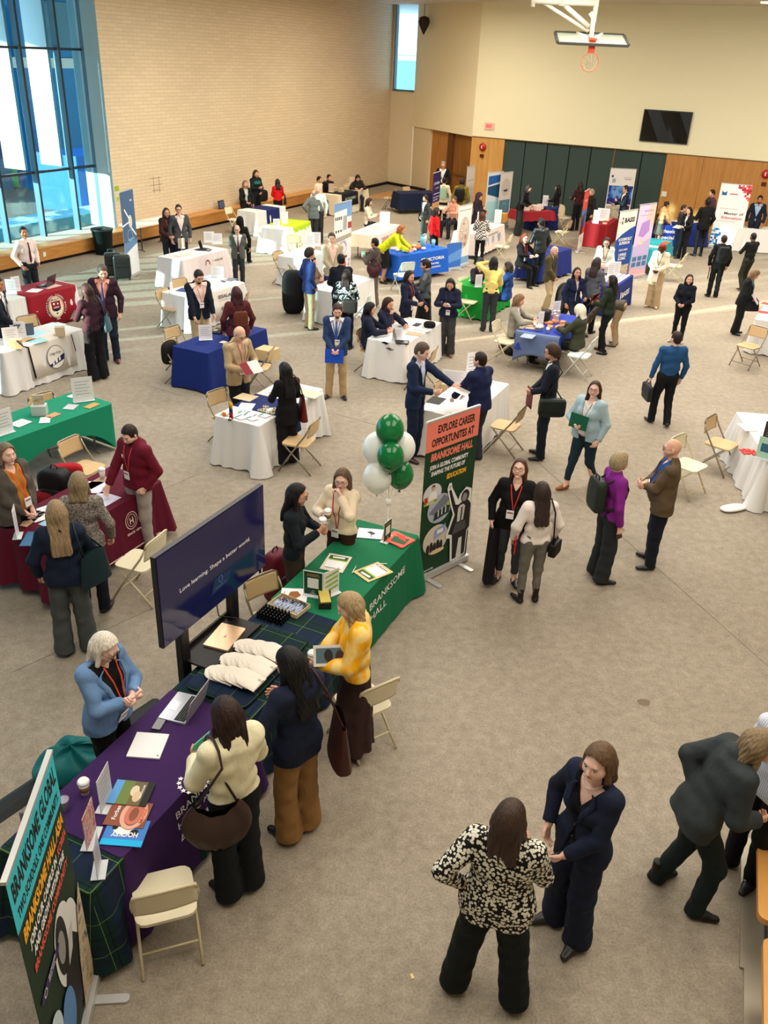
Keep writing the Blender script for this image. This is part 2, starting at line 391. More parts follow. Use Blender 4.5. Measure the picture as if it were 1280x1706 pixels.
def person(label, hp, fp=None, face=0, h=1.7, det=1, sex='f', w=1., skin='b', hair=('short', 'dark'), look=(0, 10), arms=('side', 'side'),
           sit=0, bend=0, step=.0, spread=.1, top=('sweater', (40, 40, 50)), inner=None, legs=('regular', (30, 30, 34)), shoes=(26, 22, 22),
           tie=None, lan=None, badge=None, glasses=0, collar=None, side=0., group=None, z0=0., seat=.47, sx=0., extra=None, lean=0.):
    rng = random.Random(len(PEOPLE)*7+3)
    if fp is not None and hp is not None:
        g = at(fp[0], fp[1]); zz = np.linspace(1.3, 2.2, 46); pv = np.array([project(g+[0, 0, z])[1] for z in zz])
        if not bend and not sit: h = float(np.clip(np.interp(-hp[1], -pv, zz), 1.5, 1.93))
    s = h/1.7
    b = R_(bend+lean); u = np.array([0, sin(b), cos(b)]); f = np.array([0, cos(b), -sin(b)]); X1 = np.array([1., 0, 0])
    if side: a_ = R_(side); u, X1 = u*cos(a_)+X1*sin(a_), X1*cos(a_)-u*sin(a_)
    pz = (seat+.09) if sit else .93
    if step: pz -= .02
    P0 = np.array([0, 0, pz])*1.; sc = s
    if sit: P0 = np.array([0, 0, (seat+.09)/s])
    def T(x, y, z): return (P0+X1*x+f*y+u*(z-.93))*s
    sw = (.168 if sex == 'm' else .150)*(1+(w-1)*.5)
    nb = T(0, -.01, 1.43); hy, hpch = R_(look[0]), R_(look[1])
    hf0 = nrm(np.array([0, 1, 0])*.6+f*.4); hf0[2] *= .5; hf0 = nrm(hf0)
    hu0 = nrm(np.cross(np.array([1., 0, 0]), hf0)); hr = np.array([cos(hy), 0, 0])-hf0*sin(hy)*-1*0
    # yaw (positive: to the person's right) then pitch (positive: down)
    hr = nrm(np.array([1., 0, 0])*cos(hy)-hf0*sin(hy)); hf = nrm(hf0*cos(hy)+np.array([1., 0, 0])*sin(hy))
    hf, hu = nrm(hf*cos(hpch)-hu0*sin(hpch)), nrm(hu0*cos(hpch)+hf*sin(hpch))
    hc = nb+(nrm(u+hu)*.07+hu*.085+hf*.022)*s
    def Hd(x, y, z): return hc+(hr*x+hf*y+hu*z)*s
    # ---- place
    htop = Hd(0, 0, .118)
    if fp is not None: pos = at(fp[0], fp[1])
    else: pos = at(hp[0], hp[1], htop[2]+z0)
    c = nrm([-pos[0], -pos[1], 0]); a = math.atan2(c[1], c[0])+R_(face); rz = a-pi/2
    if fp is None: pos = pos-np.array([cos(rz)*htop[0]-sin(rz)*htop[1], sin(rz)*htop[0]+cos(rz)*htop[1], 0])
    pos[2] = z0
    # ---- limbs
    sh = [T(-sw, 0, 1.38), T(sw, 0, 1.38)]; el = []; wr = []; hd = []
    for i, sgn in ((0, -1), (1, 1)):
        A = arms[i]; A = ARM[A] if isinstance(A, str) else A
        (ox, oy, oz), curl, po = A
        if A in (ARM['table'], ARM['desk'], ARM['reach'], ARM['down']) and bend: 
            tg = np.array([sgn*ox, oy+sin(b)*.35, oz-.06 if A is not ARM['down'] else .5])*s
        elif sit and A in (ARM['table'], ARM['desk'], ARM['hold'], ARM['clasp'], ARM['reach']): tg = np.array([sgn*ox*s, (oy+.02)*s, .80*1. if oy > .4 else .83])
        else: tg = T(sgn*ox, oy, oz)
        e, q = ik(sh[i], tg, .285*s, .25*s, X1*(sgn*po[0])+f*po[1]+u*po[2])
        el.append(e); wr.append(q); d = nrm(q-e)
        n = X1*(-sgn)-f*.15
        if oy > .15: n = n*.8+np.array([0, 0, -.6 if (A in (ARM['table'], ARM['desk'])) else .5])
        n = nrm(n-d*n.dot(d)); t = nrm(np.cross(d, n)); 
        if t.dot(f+u*.8+np.array([0, 0, .3])) < 0: t = -t
        if A in (ARM['table'], ARM['desk']): t = nrm(-X1*sgn-d*(-X1*sgn).dot(d))
        hd.append((d, n, t, curl))
    hips = [(P0+[-.085, 0, -.04])*s, (P0+[.085, 0, -.04])*s]; kn = []; an = []
    for i, sgn in ((0, -1), (1, 1)):
        if sit: tg = np.array([sgn*(.11+spread*.3), .40+(.06 if i else -.02)+sx, .085/s])*s
        else: tg = np.array([sgn*spread, step*sgn, .085+(0.03 if step*sgn < -.1 else 0)])*s
        k_, q = ik(hips[i], tg, (.42 if sit or bend else .407)*s, (.405 if sit or bend else .40)*s, (sgn*.15, 1, .3 if sit else 0)); kn.append(k_); an.append(q)
    vb = (.024, .017, .013)[det]; vt = (.017, .011, .0085)[det]; vh = (.012, .008, .0048)[det]; vn = (.009, .006, .0042)[det]
    ff = nrm(f); fl = lambda q: (ff, q)
    fem = sex == 'f'; ww = w*s
    def torso(V, off=0., low=True):
        k = .04*s
        def cc(x, y, z, r, q): V.cone(T(-x, y, z), T(x, y, z), r*ww, r*ww, k, off, fl(q))
        if low: cc(.075*w, 0, .92, .098 if fem else .092, .84)
        cc(.05*w, 0, 1.08, .086 if fem else .102, .84)
        V.cone(T(0, 0, .95), T(0, 0, 1.3), (.092 if fem else .104)*ww, (.10 if fem else .108)*ww, k, off, fl(.82))
        cc(.07*w, 0, 1.26, .090 if fem else .102, .82); cc(.085, -.005, 1.355, .062, .85)
        V.cone(T(0, -.01, 1.38), nb, .07*s, .055*s, k, off)
        for i in (0, 1): V.cone(T((-1, 1)[i]*.10, 0, 1.36), sh[i], .055*s, .05*s, k, off)
        if fem:
            for sgn in (-1, 1): V.ell(T(sgn*.062*w, .066*w, 1.235), np.array([.055, .048, .058])*ww+off, .03*s)
        if w > 1.12: V.ell(T(0, .05*w, 1.04), np.array([.14, .10, .14])*ww*.93+off, .05)
    def arm(V, i, off=0., cap=0, g=1., lo=1.):
        V.cone(sh[i], el[i], .049*s*g*(.5+.5*w), .040*s*g, .03*s, off)
        V.cone(el[i], el[i]+(wr[i]-el[i])*lo, .040*s*g, .029*s*g, .02*s, off, cap=cap)
    # ---- body
    lo = np.min([*el, *wr, *an, *kn, *hips, hc, nb, T(-.3, -.2, 1.), T(.3, .25, 1.)], 0)-.16; hi = np.max([*el, *wr, *an, *kn, *hips, hc, nb, T(.3, .25, 1.), T(-.3, -.2, 1)], 0)+.16; lo[2] = -.03
    V = Vol(lo, hi, vb); torso(V, -.008)
    for i in (0, 1):
        arm(V, i); V.cone(hips[i], kn[i], .078*ww, .053*s, .04*s); V.cone(kn[i], an[i], .053*s, .036*s, .02*s)
        V.cone(an[i], an[i]+np.array([0, .07, -.045])*s, .026*s, .018*s, .02)
    parts = [V.mesh()]; mi = [np.zeros(len(parts[0][1]), int)]
    # hands
    for i in (0, 1):
        d, n, t, curl = hd[i]; W = wr[i]; c0 = W+d*.09*s
        V = Vol(c0-.14*s, c0+.14*s, vn); V.cone(W-d*.05*s, W+d*.01*s, .028*s, .026*s, .01*s)
        V.cone(W+d*.01*s, W+d*.07*s, .030*s, .037*s, .012*s, nf=(n, .5))
        V.cone(W+(d*.075-t*.022)*s, W+(d*.078+t*.022)*s, .017*s, .017*s, .012*s)
        for j in range(4):
            o = (.027-.018*j)*s; L = (.068, .077, .072, .056)[j]*s; rr = .0092*s
            p0 = W+d*(.082-.004*abs(j-1.4))*s+t*o; sp = t*(.1-.07*j)*(1-curl)
            a1 = R_(8+60*curl); a2 = R_(20+115*curl)
            p1 = p0+nrm(d*cos(a1)+n*sin(a1)+sp)*L*.52; p2 = p1+nrm(d*cos(a2)+n*sin(a2)+sp)*L*.5
            V.cone(p0, p1, rr, rr*.93, .004*s); V.cone(p1, p2, rr*.93, rr*.75, .004*s)
        q0 = W+(d*.025+t*.022)*s; q1 = q0+nrm(d*.75+t*(.8-.4*curl)+n*.45*curl)*.042*s; q2 = q1+nrm(d*.95+t*(.35-.4*curl)+n*.6*curl)*.032*s
        V.cone(q0, q1, .0135*s, .0115*s, .012*s); V.cone(q1, q2, .0112*s, .009*s, .004*s)
        parts.append(V.mesh()); mi.append(np.zeros(len(parts[-1][1]), int))
    # head
    fr = (hr, hf, hu)
    V = Vol(hc-.17*s, hc+.17*s, vh); S = s; E = lambda c_, r_, k_=.02, sub=False: V.ell(Hd(*c_), np.array(r_)*S, k_*S, sub, fr)
    E((0, -.008, .022), (.073, .093, .096), .01); V.cone(Hd(0, .03, -.03), Hd(0, .058, -.082), .058*S, .028*S, .04*S)
    for sg in (-1, 1): E((sg*.034, .042, -.028), (.034, .042, .036), .03)
    if det:
        V.cone(Hd(-.03, .076, .032), Hd(.03, .076, .032), .013*S, .013*S, .02*S)
        for sg in (-1, 1): E((sg*.031, .100, .012), (.019, .016, .013), .014, True)
        E((0, .080, -.055), (.024, .016, .012), .012); E((0, .072, -.088), (.018, .018, .014), .02)
    V.cone(Hd(0, .086, .016), Hd(0, .105, -.020), .007*S, .0125*S, .012*S)
    if det:
        for sg in (-1, 1): E((sg*.012, .094, -.024), (.008, .010, .007), .008)
    for sg in (-1, 1): E((sg*.077, -.008, -.004), (.009, .018, .030), .008)
    V.cone(Hd(0, -.018, -.05), nb+f*-.005, .050*S, .054*S, .02*S); V.cone(nb, T(0, 0, 1.36), .054*S, .075*S, .02*S)
    hv = V; HV, HF = V.mesh(); q = (HV-hc)/s; q = np.stack([q@hr, q@hf, q@hu], 1); fc = q[HF].mean(1)
    m_ = np.zeros(len(HF), int)
    lipy = -.056 if sex == 'f' else -.056
    m_[(np.abs(fc[:, 0]) < .021) & (np.abs(fc[:, 2]-lipy) < (.0085 if fem else .006)*(1-(fc[:, 0]/.026)**2)) & (fc[:, 1] > .07)] = 1
    parts.append((HV, HF)); mi.append(m_)
    VV = np.concatenate([p[0] for p in parts]); o_ = np.cumsum([0]+[len(p[0]) for p in parts[:-1]])
    FF = np.concatenate([p[1]+o for p, o in zip(parts, o_)])
    sk = SKIN[skin]; lip = tuple(int(x*y) for x, y in zip(sk, (.80, .56, .56) if fem else (.86, .72, .70)))
    me = raw_mesh('person', VV, FF, [mat(sk, .55, 'skin'), mat(lip, .45)], np.concatenate(mi))
    root = link('person', me); root.location = pos; root.rotation_euler = (0, 0, rz)
    tag(root, label, 'person', group); PEOPLE.append(root)
    hcol = HAIR[hair[1]] if isinstance(hair[1], str) else hair[1]
    hm = mat(hcol, .5, 'hair')
    # eyes and brows
    if det:
        em = [mat((238, 234, 228), .25), mat((46, 30, 22), .2), mat((30, 20, 18), .6)]
        for sg in (-1, 1):
            e = MB(em)
            def ball(c_, r_):
                M = Matrix.Translation(Vector(Hd(*c_))); e.lathe([(r_*S*sin(pi*i/6)+1e-5, -r_*S*cos(pi*i/6)) for i in range(7)], 10, M)
            if det == 2 and look[1] < 38:
                e.use(em[0]); ball((sg*.031, .0775, .0105), .0118)
                e.use(em[1]); ball((sg*.031, .0845, .0095), .0062)
                e.use(em[2]); e.tube([Hd(sg*(.031+x), .0885-abs(x)*.35-max(x, 0)*.2, .0165-x*x*30) for x in (-.012, -.006, 0, .006, .013)], .0014*S, 5)
            else:
                e.use(em[2]); e.tube([Hd(sg*(.031+x), .087-abs(x)*.3, .0095-x*x*10) for x in (-.011, 0, .012)], .0026*S, 5)
            e.build('eye', None, root)
            e = MB([hm]); e.tube([Hd(sg*(.032+x), .0935-abs(x)*.5, .0345-x*x*20+x*.05) for x in (-.017, -.008, 0, .009, .018)], [.0018*S, .003*S, .003*S, .0026*S, .0012*S], 5)
            e.build('eyebrow', None, root)
    if glasses:
        g = MB([mat((30, 22, 20), .3)])
        for sg in (-1, 1):
            g.tube([Hd(sg*(.032+.024*cos(a_)), .106-.006*abs(cos(a_)), .010+.018*sin(a_)) for a_ in np.linspace(0, 2*pi, 15)], .0022*S*(1.2 if det < 2 else 1), 5)
            g.tube([Hd(sg*.056, .10, .016), Hd(sg*.077, .06, .015), Hd(sg*.080, 0, .012)], .002*S, 5)
        g.tube([Hd(-.009, .108, .013), Hd(.009, .108, .013)], .002*S, 5); g.build('glasses', None, root)
    # ---- clothes
    def cloth(name, V, mt): 
        v_, f_ = V.mesh()
        if len(f_): return link(name, raw_mesh(name, v_, f_, mt), root)
    def cm(c_, kind='cloth', r=.85):
        return c_ if not isinstance(c_, tuple) else mat(c_, r, kind)
    ph = rng.random()*6
    def wrinkle(V, amp):
        X, Y, Z = V.ax()
        V.A += (amp*(np.sin(31*Z+13*X+ph+3*np.sin(9*Y+ph))*.6+np.sin(17*X-11*Z+23*Y+ph*2)*.5+.5*np.sin(47*Z-21*X+15*Y+ph))).astype(np.float32)
    # legs
    lt, lc = legs[0], cm(legs[1]); LV = None
    if lt != 'none':
        lo2 = np.min([*an, *kn, *hips, P0*s], 0)-.22; hi2 = np.max([*an, *kn, *hips, P0*s], 0)+.22; lo2[2] = -.02; hi2[2] = max(kn[0][2], T(0, 0, 1.04)[2])+.12
        V = Vol(lo2, hi2, vt); o = .012
        V.cone(T(-.075*w, 0, .92), T(.075*w, 0, .92), (.098 if fem else .092)*ww, (.098 if fem else .092)*ww, .03*s, o, fl(.85))
        V.cone(T(-.05*w, 0, 1.0), T(.05*w, 0, 1.0), .088*ww, .088*ww, .03*s, o, fl(.84))
        kr, hr_ = {'slim': (.056, .044), 'regular': (.066, .060), 'wide': (.080, .096), 'skirt': (0, 0), 'flare': (.062, .09)}[lt]
        if lt == 'skirt':
            hz = legs[2] if len(legs) > 2 else .35
            if sit: V.cone(hips[0]*.5+hips[1]*.5, kn[0]*.5+kn[1]*.5, .15*ww, .13*s, .04, 0, (np.array([0, 0, 1.]), .6), 1)
            else:
                V.cone(T(0, 0, .95), np.array([0, (kn[0][1]+kn[1][1])*.3, hz*s]), .14*ww, .22*ww, .04, 0, (np.array([0, 1., 0]), .8), 1)
                X, Y, Z = V.ax(); th = np.arctan2(Y, X); V.A += (.010*np.sin(th*9+2*np.sin(Z*5))*np.clip((1.-Z)*1.3, 0, 1)).astype(np.float32)
        else:
            for i in (0, 1):
                V.cone(hips[i]+[0, 0, .02], kn[i], .086*ww, kr*s*(.6+.4*w), .035*s, o*.6)
                q = an[i]-np.array([0, .012 if hr_ > .08 else .0, (.045 if hr_ > .07 else .058 if hr_ > .055 else -.07 if isinstance(shoes, list) else .045)])*s
                V.cone(kn[i], q, kr*s*(.6+.4*w), hr_*s, .03*s, o*.3, cap=1)
        wrinkle(V, .0035 if det else .002)
        X, Y, Z = V.ax(); V.A = np.maximum(V.A, (((X-P0[0]*s)*u[0]+(Y-P0[1]*s)*u[1]+(Z-P0[2]*s)*u[2])-.11*s).astype(np.float32)) if not sit else V.A
        cloth('skirt' if lt == 'skirt' else 'trousers', V, lc)
    # shoes
    if det >= 0:
        sm = mat(shoes, .4) if isinstance(shoes, tuple) else shoes[0]; boot = .16 if (isinstance(shoes, list) and len(shoes) > 1) else .0
        for i in (0, 1):
            a_ = an[i]; z_ = a_[2]-.085*s; tw = (-1, 1)[i]*.05
            V = Vol(a_-[.09, .11, .13], a_+[.09, .24, .06+boot], max(vt*.85, .009)); nz = (np.array([0, 0, 1.]), .72)
            V.cone(a_+[0, -.03*s, -.045*s], a_+[tw*.5, .06*s, -.05*s], .040*s, .043*s, .02, 0, nz); V.cone(a_+[tw*.5, .06*s, -.052*s], a_+[tw, .145*s, -.057*s], .043*s, .030*s, .02, 0, nz)
            V.cone(a_+[0, -.01, -.05*s], a_+[0, -.012, -.01+boot*.8], .036*s, .038*s, .02, cap=1)
            X, Y, Z = V.ax(); V.A = np.maximum(V.A, (z_+.002-Z).astype(np.float32)); cloth('boot' if boot else 'shoe', V, sm)
    # tops
    tt, tcol = top[0], top[1]; o = dict(top[2]) if len(top) > 2 else {}
    D = {'sweater': (.020, .90, 0), 'shirt': (.016, .955, 0), 'blouse': (.020, .86, 0), 'blazer': (.024, .79, 1), 'coat': (.032, .55, 1), 'cardigan': (.026, .80, 1), 'hoodie': (.030, .87, 0), 'vest': (.022, .88, 0), 'jacket': (.030, .84, 0), 'cloak': (.03, .70, 0)}[tt]
    off, hem, opn = D; hem = o.get('hem', hem); off = o.get('off', off); opn = o.get('open', opn); zb = o.get('zb', 1.06); aa = o.get('a', .34)
    if sit: hem = max(hem, .86)
    cen = T(0, 0, 1.15); pts = [*el, *wr, *sh, nb, T(-.2*w, -.15*w, hem), T(.2*w, .2*w, hem), T(0, .24*w, 1.1), T(0, -.18*w, 1.1)]
    lo3 = np.min(pts, 0)-.09; hi3 = np.max(pts, 0)+.09
    if o.get('tight'): pass
    def tz(V):
        X, Y, Z = V.ax(); c0 = P0*s
        return ((X-c0[0])*u[0]+(Y-c0[1])*u[1]+(Z-c0[2])*u[2])/s+.93, ((X-c0[0])*f[0]+(Y-c0[1])*f[1]+(Z-c0[2])*f[2])/s, ((X-c0[0])*X1[0]+(Y-c0[1])*X1[1]+(Z-c0[2])*X1[2])/s
    V = Vol(lo3, hi3, vt); torso(V, off, True)
    if hem < .9:
        rr = (.118 if fem else .112)*ww
        V.cone(T(-.06*w, 0, .95), T(-.065*w, 0, max(hem, .8)), rr*.93, rr, .04*s, off*.6, fl(.86)); V.cone(T(.06*w, 0, .95), T(.065*w, 0, max(hem, .8)), rr*.93, rr, .04*s, off*.6, fl(.86))
        if hem < .78: V.cone(T(0, 0, .9), T(0, 0, hem-.03), .17*ww, .20*ww, .04, 0, fl(.8))
    if tt in ('hoodie',): V.cone(T(-.05, -.06, 1.42), T(.05, -.06, 1.42), .06*s, .06*s, .04)
    if tt in ('jacket', 'hoodie') or o.get('turtle'): V.cone(T(0, -.01, 1.40), nb+u*.05*s, .068*s, .062*s, .02*s, cap=1)
    DR = Vol(lo3, hi3, vt); DR.A = V.A.copy()
    g = o.get('sleeve', 1.0); sl_ = o.get('slen', .97)
    for i in (0, 1): arm(V, i, off*.62, 1, g, sl_)
    if tt == 'hoodie' or o.get('puff'):
        for i in (0, 1): V.cone(el[i], wr[i]-(wr[i]-el[i])*.12, .045*s*g, .042*s*g, .02)
    wrinkle(V, .004 if det else .0025); Z_, Y_, X_ = tz(V)
    V.A = np.maximum(V.A, ((hem+o.get('curve', 0)*np.abs(X_)*-1-Z_)*s-0*X_).astype(np.float32)) if o.get('curve') is None else np.maximum(V.A, ((hem+o['curve']*(X_*8)**2-Z_)*s).astype(np.float32))
    if hem > .7:  # arms below the hem stay
        V2 = Vol(lo3, hi3, vt)
        for i in (0, 1): arm(V2, i, off*.62, 1, g, sl_)
        V.A = np.minimum(V.A, V2.A)
    nk = o.get('neck', None)
    if nk: # scoop or V neckline
        if nk[0] == 'v': wd = np.maximum(np.abs(X_)-(Z_-nk[1])*nk[2], -Y_+.0)
        else: wd = np.maximum(np.sqrt(X_**2+(Z_-1.47)**2)-nk[1], -Y_-.02)
        V.A = np.maximum(V.A, (-wd*s).astype(np.float32))
    if opn:
        lowc = o.get('gap', -.0)
        if tt == 'cardigan': wd = np.maximum(np.abs(X_)-o.get('gap', .05)-np.maximum(Z_-1.2, 0)*.15, -Y_+.01)
        else: wd = np.maximum(np.abs(X_-0)-np.maximum((Z_-zb)*aa, (zb-.02-Z_)*.22 if zb > hem+.1 else -9), -Y_+.01)
        V.A = np.maximum(V.A, (-wd*s).astype(np.float32))
        ic = inner if inner is not None else ('shirt', (238, 238, 238))
        W_ = Vol(lo3, hi3, vt); torso(W_, off-.013, True); Z2, Y2, X2 = tz(W_); W_.A = np.maximum(W_.A, ((.94-Z2)*s).astype(np.float32))
        W_.A = np.maximum(W_.A, ((Z2-1.44)*s).astype(np.float32))
        vn_ = 1.33 if ic[0] == 'shirt' else 1.25 if ic[0] == 'v' else 1.36
        W_.A = np.maximum(W_.A, (-np.maximum(np.abs(X2)-(Z2-vn_)*(.55 if ic[0] != 'tee' else 1.), -Y2+.0)*s).astype(np.float32))
        cloth('shirt', W_, cm(ic[1]))
    tm = cm(tcol, 'knit' if o.get('knit') else 'cloth')
    cloth({'cloak': 'cloak'}.get(tt, tt), V, tm)
    # ---- drape flat things over the front (sg=1) or back (sg=-1)
    def drape(P, sg=1, lift=.004):
        P = np.array(P, float); n = len(P); ys = np.linspace(.34, -.02, 60)*sg
        G_ = np.array([[T(x, y, z) for y in ys] for x, z in P]); A = DR.sample(G_.reshape(-1, 3)).reshape(n, 60)
        out = []
        for i in range(n):
            j = np.argmax(A[i] < 0) if (A[i] < 0).any() else 45
            if j > 0 and A[i][j] < 0: t_ = A[i][j-1]/(A[i][j-1]-A[i][j]); y = ys[j-1]+(ys[j]-ys[j-1])*t_
            else: y = ys[j]
            out.append(T(P[i][0], y+sg*lift/s, P[i][1]))
        return out
    def strip(name, ca, cb, mt, sg=1, n=8, lift=.004, nc=2):
        ca, cb = np.array(ca, float), np.array(cb, float)
        def rs(c_): t_ = np.linspace(0, len(c_)-1, n+1); return np.stack([np.interp(t_, range(len(c_)), c_[:, i]) for i in (0, 1)], 1)
        A_, B_ = rs(ca), rs(cb); pts_ = [A_[i]+(B_[i]-A_[i])*j/nc for i in range(n+1) for j in range(nc+1)]
        Q = drape(pts_, sg, lift); F_ = [(i*(nc+1)+j, i*(nc+1)+j+1, (i+1)*(nc+1)+j+1, (i+1)*(nc+1)+j) for i in range(n) for j in range(nc)]
        mb = MB([mt]); mb.add(Q, F_, True); ob = mb.build(name, None, root); sdf = ob.modifiers.new('thick', 'SOLIDIFY'); sdf.thickness = .003; sdf.offset = 0; return ob
    if opn and tt in ('blazer', 'coat') and det:
        for sg in (-1, 1):
            e0, e1 = (sg*(.01), zb), (sg*(1.36-zb)*aa, 1.36)
            strip('lapel', [e0, ((e0[0]+e1[0])/2, (e0[1]+e1[1])/2), e1, (sg*.06, 1.40)], [(sg*.012, zb-.01), (e1[0]*.5+sg*.055, (e0[1]+e1[1])/2+.03), (e1[0]+sg*.035, 1.345), (sg*.085, 1.395)], tm, 1, 8, .008)
        for q in drape([(.0, zb-.02), (.0, zb-.12)], 1, .006):
            mb = MB([mat((24, 22, 24), .4)]); mb.lathe([(.009, -.004), (.009, .004)], 8, Matrix.Translation(q) @ Matrix.Rotation(pi/2, 4, 'X')); mb.build('button', None, root)
    if (inner and inner[0] == 'shirt' or (inner is None and opn)) and det or collar:
        cmx = cm((inner[1] if inner else (238, 238, 238)) if not collar else collar); q = MB([cmx])
        for sg in (-1, 1):
            a0 = nb+f*.052*s-u*.015*s; a1 = nb+X1*sg*.05*s+f*.035*s+u*.022*s; a2 = nb+X1*sg*.062*s-f*.02*s+u*.03*s; b1 = nb+X1*sg*.062*s+f*.062*s-u*.03*s; b2 = nb+X1*sg*.08*s-f*.015*s+u*.0*s
            q.add([a0, a1, a2, b2, b1], [(0, 1, 4), (1, 2, 3, 4)], False)
        ob = q.build('collar', None, root); ob.modifiers.new('thick', 'SOLIDIFY').thickness = .004
    if tie: strip('tie', [(-.012, 1.40), (-.016, 1.38), (-.012, 1.35), (-.026, 1.12), (-.028, 1.02), (-.001, .97)], [(.012, 1.40), (.016, 1.38), (.012, 1.35), (.026, 1.12), (.028, 1.02), (.001, .97)], mat(tie, .5), 1, 12, .010)
    if lan:
        lz = badge[0] if badge else 1.12; lm = mat(lan, .6)
        for sg in (-1, 1): strip('lanyard', [(sg*.058, 1.415), (sg*.05, 1.36), (0, lz)], [(sg*.070, 1.415), (sg*.062, 1.36), (.008*sg, lz-.01)], lm, 1, 10, .014 if opn else .009, 1)
    if lan or badge:
        lz = badge[0] if badge else 1.12; bx = badge[1] if badge and len(badge) > 1 else 0.
        q = drape([(bx, lz-.02), (bx, lz-.11)], 1, .016); up = nrm(np.array(q[0])-np.array(q[1])); fo = nrm(np.cross(X1, up))*-1
        if fo.dot(f) < 0: fo = -fo
        c_ = (np.array(q[0])+np.array(q[1]))/2; mb = MB([mat((240, 240, 240), .4), mat((150, 60, 60), .5)])
        hw, hh = .042, .05
        mb.add([c_+X1*x*hw+up*z*hh+fo*y for y in (-.003, .004) for x, z in ((-1, -1), (1, -1), (1, 1), (-1, 1))], [(0, 1, 2, 3), (7, 6, 5, 4), (0, 4, 5, 1), (1, 5, 6, 2), (2, 6, 7, 3), (3, 7, 4, 0)])
        mb.use(mb.mats[1]).add([c_+X1*x*hw*.8+up*z*hh+fo*.0055 for x, z in ((-1, .3), (1, .3), (1, .6), (-1, .6))], [(0, 1, 2, 3)]); mb.build('badge', None, root)
    # ---- hair
    st = hair[0]; L = hair[2] if len(hair) > 2 else .25
    if st != 'none':
        dn = nrm(np.array([0, 0, -1.])*.75-hu*.25); bk = -nrm(hf+f*.3)
        ends = hc+dn*(L+.16)*s
        lo4 = np.min([hc-.16*s, ends-.14*s], 0); hi4 = np.max([hc+.16*s, ends+.14*s], 0)
        V = Vol(lo4, hi4, vh*1.05); Ec = lambda c_, r_, k_=.02, sub=False: V.ell(Hd(*c_), np.array(r_)*S, k_*S, sub, fr)
        thick = {'short': .010, 'buzz': .004, 'long': .014, 'bob': .018, 'bun': .010, 'curly': .03, 'fringe': .008, 'hijab': .022, 'pony': .011, 'mop': .017}[st]
        Ec((0, -.008, .024), np.array([.073, .093, .096])+thick, .01)
        if st in ('long', 'bob', 'hijab', 'curly') or st == 'mop': Ec((0, -.035, -.01), np.array([.078, .075, .085])+thick*.8, .03)
        else: Ec((0, -.032, -.02), np.array([.060, .066, .075])+thick*.6, .02)
        X, Y, Z = V.ax(); dx, dy, dz = (X-hc[0])/s, (Y-hc[1])/s, (Z-hc[2])/s
        px, py, pz_ = dx*hr[0]+dy*hr[1]+dz*hr[2], dx*hf[0]+dy*hf[1]+dz*hf[2], dx*hu[0]+dy*hu[1]+dz*hu[2]
        def cut(d_): V.A = np.maximum(V.A, (-d_*s).astype(np.float32))
        if st in ('short', 'buzz', 'mop', 'bun', 'pony'):
            cut(-np.minimum(py-.050+.0*px, .082-pz_-np.abs(px)*.25)); cut(-np.minimum(py-.022, -.008-pz_))
            if st in ('short', 'buzz', 'mop'): cut(-(-pz_-.022-np.clip(-py-.0, 0, .05)*1.0))
            else: cut(-(-pz_-.070))
        elif st == 'fringe':
            cut(-(pz_-.030)); cut(-(-pz_-.06)); cut(-(py-.02))
        elif st == 'hijab': cut(np.maximum(np.sqrt((px/.052)**2+((pz_+.012)/.075)**2)*.06-.06, -py+.02)*1.)
        elif st == 'bob' or st == 'long' or st == 'curly':
            fw = np.maximum(-py+.034-np.clip(.02-pz_, 0, .06)*.25, pz_-.100+px**2*9); cut(np.maximum(fw, -pz_-.13))
        if st in ('long', 'bob', 'curly', 'hijab'):
            s2 = np.minimum; kk = .03*s; wd = .062 if st != 'curly' else .075
            Lb = L if st != 'bob' else .10; 
            if len(hair) > 2 and st == 'bob': Lb = L
            A0 = Hd(0, -.045, -.02); B0 = A0+dn*Lb*s+bk*(.045+.045*(Lb > .2))*s
            for sg in (-1, 0, 1):
                V.cone(A0+hr*sg*.048*s, B0+hr*sg*(.058+(.02 if st == 'curly' else 0))*s, .050*s, (.036 if st != 'curly' else .055)*s, kk)
            for sg in (-1, 1):
                p = Hd(sg*.070, -.004, .0); V.cone(p, p+dn*Lb*.72*s+(-bk*.012+hr*sg*.020)*s, .026*s, .022*s, .02*s)
        if st == 'bun': V.ell(Hd(0, -.115, .045), np.array([.035]*3)*S, .015)
        if st == 'pony': V.cone(Hd(0, -.10, .03), Hd(0, -.12, .03)+dn*L*s, .032*s, .022*s, .02*s)
        if st != 'hijab' and st != 'buzz':
            th = np.arctan2(px, -py-.01); amp = (.0032 if st in ('long', 'bob', 'pony') else .0025)*(1.6 if st in ('curly', 'mop') else 1)
            V.A += (amp*(np.sin(th*16+4*np.sin(pz_*14+ph)+ph)*.7+.6*np.sin(th*29+pz_*20+ph*3))*(np.clip((-pz_+.13)*5, .15, 1))).astype(np.float32)
        cloth('headscarf' if st == 'hijab' else 'hair', V, hm if st != 'hijab' else mat(hcol, .9, 'cloth'))
        if len(hair) > 3 and hair[3] == 'beard':
            V = Vol(hc-.15*s, hc+.15*s, vh); V.cone(Hd(0, .03, -.035), Hd(0, .062, -.086), .061*S, .034*S, .04*S)
            px_ = V.ax(); dx, dy, dz = (px_[0]-hc[0])/s, (px_[1]-hc[1])/s, (px_[2]-hc[2])/s; q_ = dx*hf[0]+dy*hf[1]+dz*hf[2]; r_ = dx*hu[0]+dy*hu[1]+dz*hu[2]; xx = dx*hr[0]+dy*hr[1]+dz*hr[2]
            V.A = np.maximum(V.A, (-(r_+.040+np.abs(xx)*-.5)*-1*s).astype(np.float32)); V.A = np.maximum(V.A, (-(q_-.0)*s).astype(np.float32))
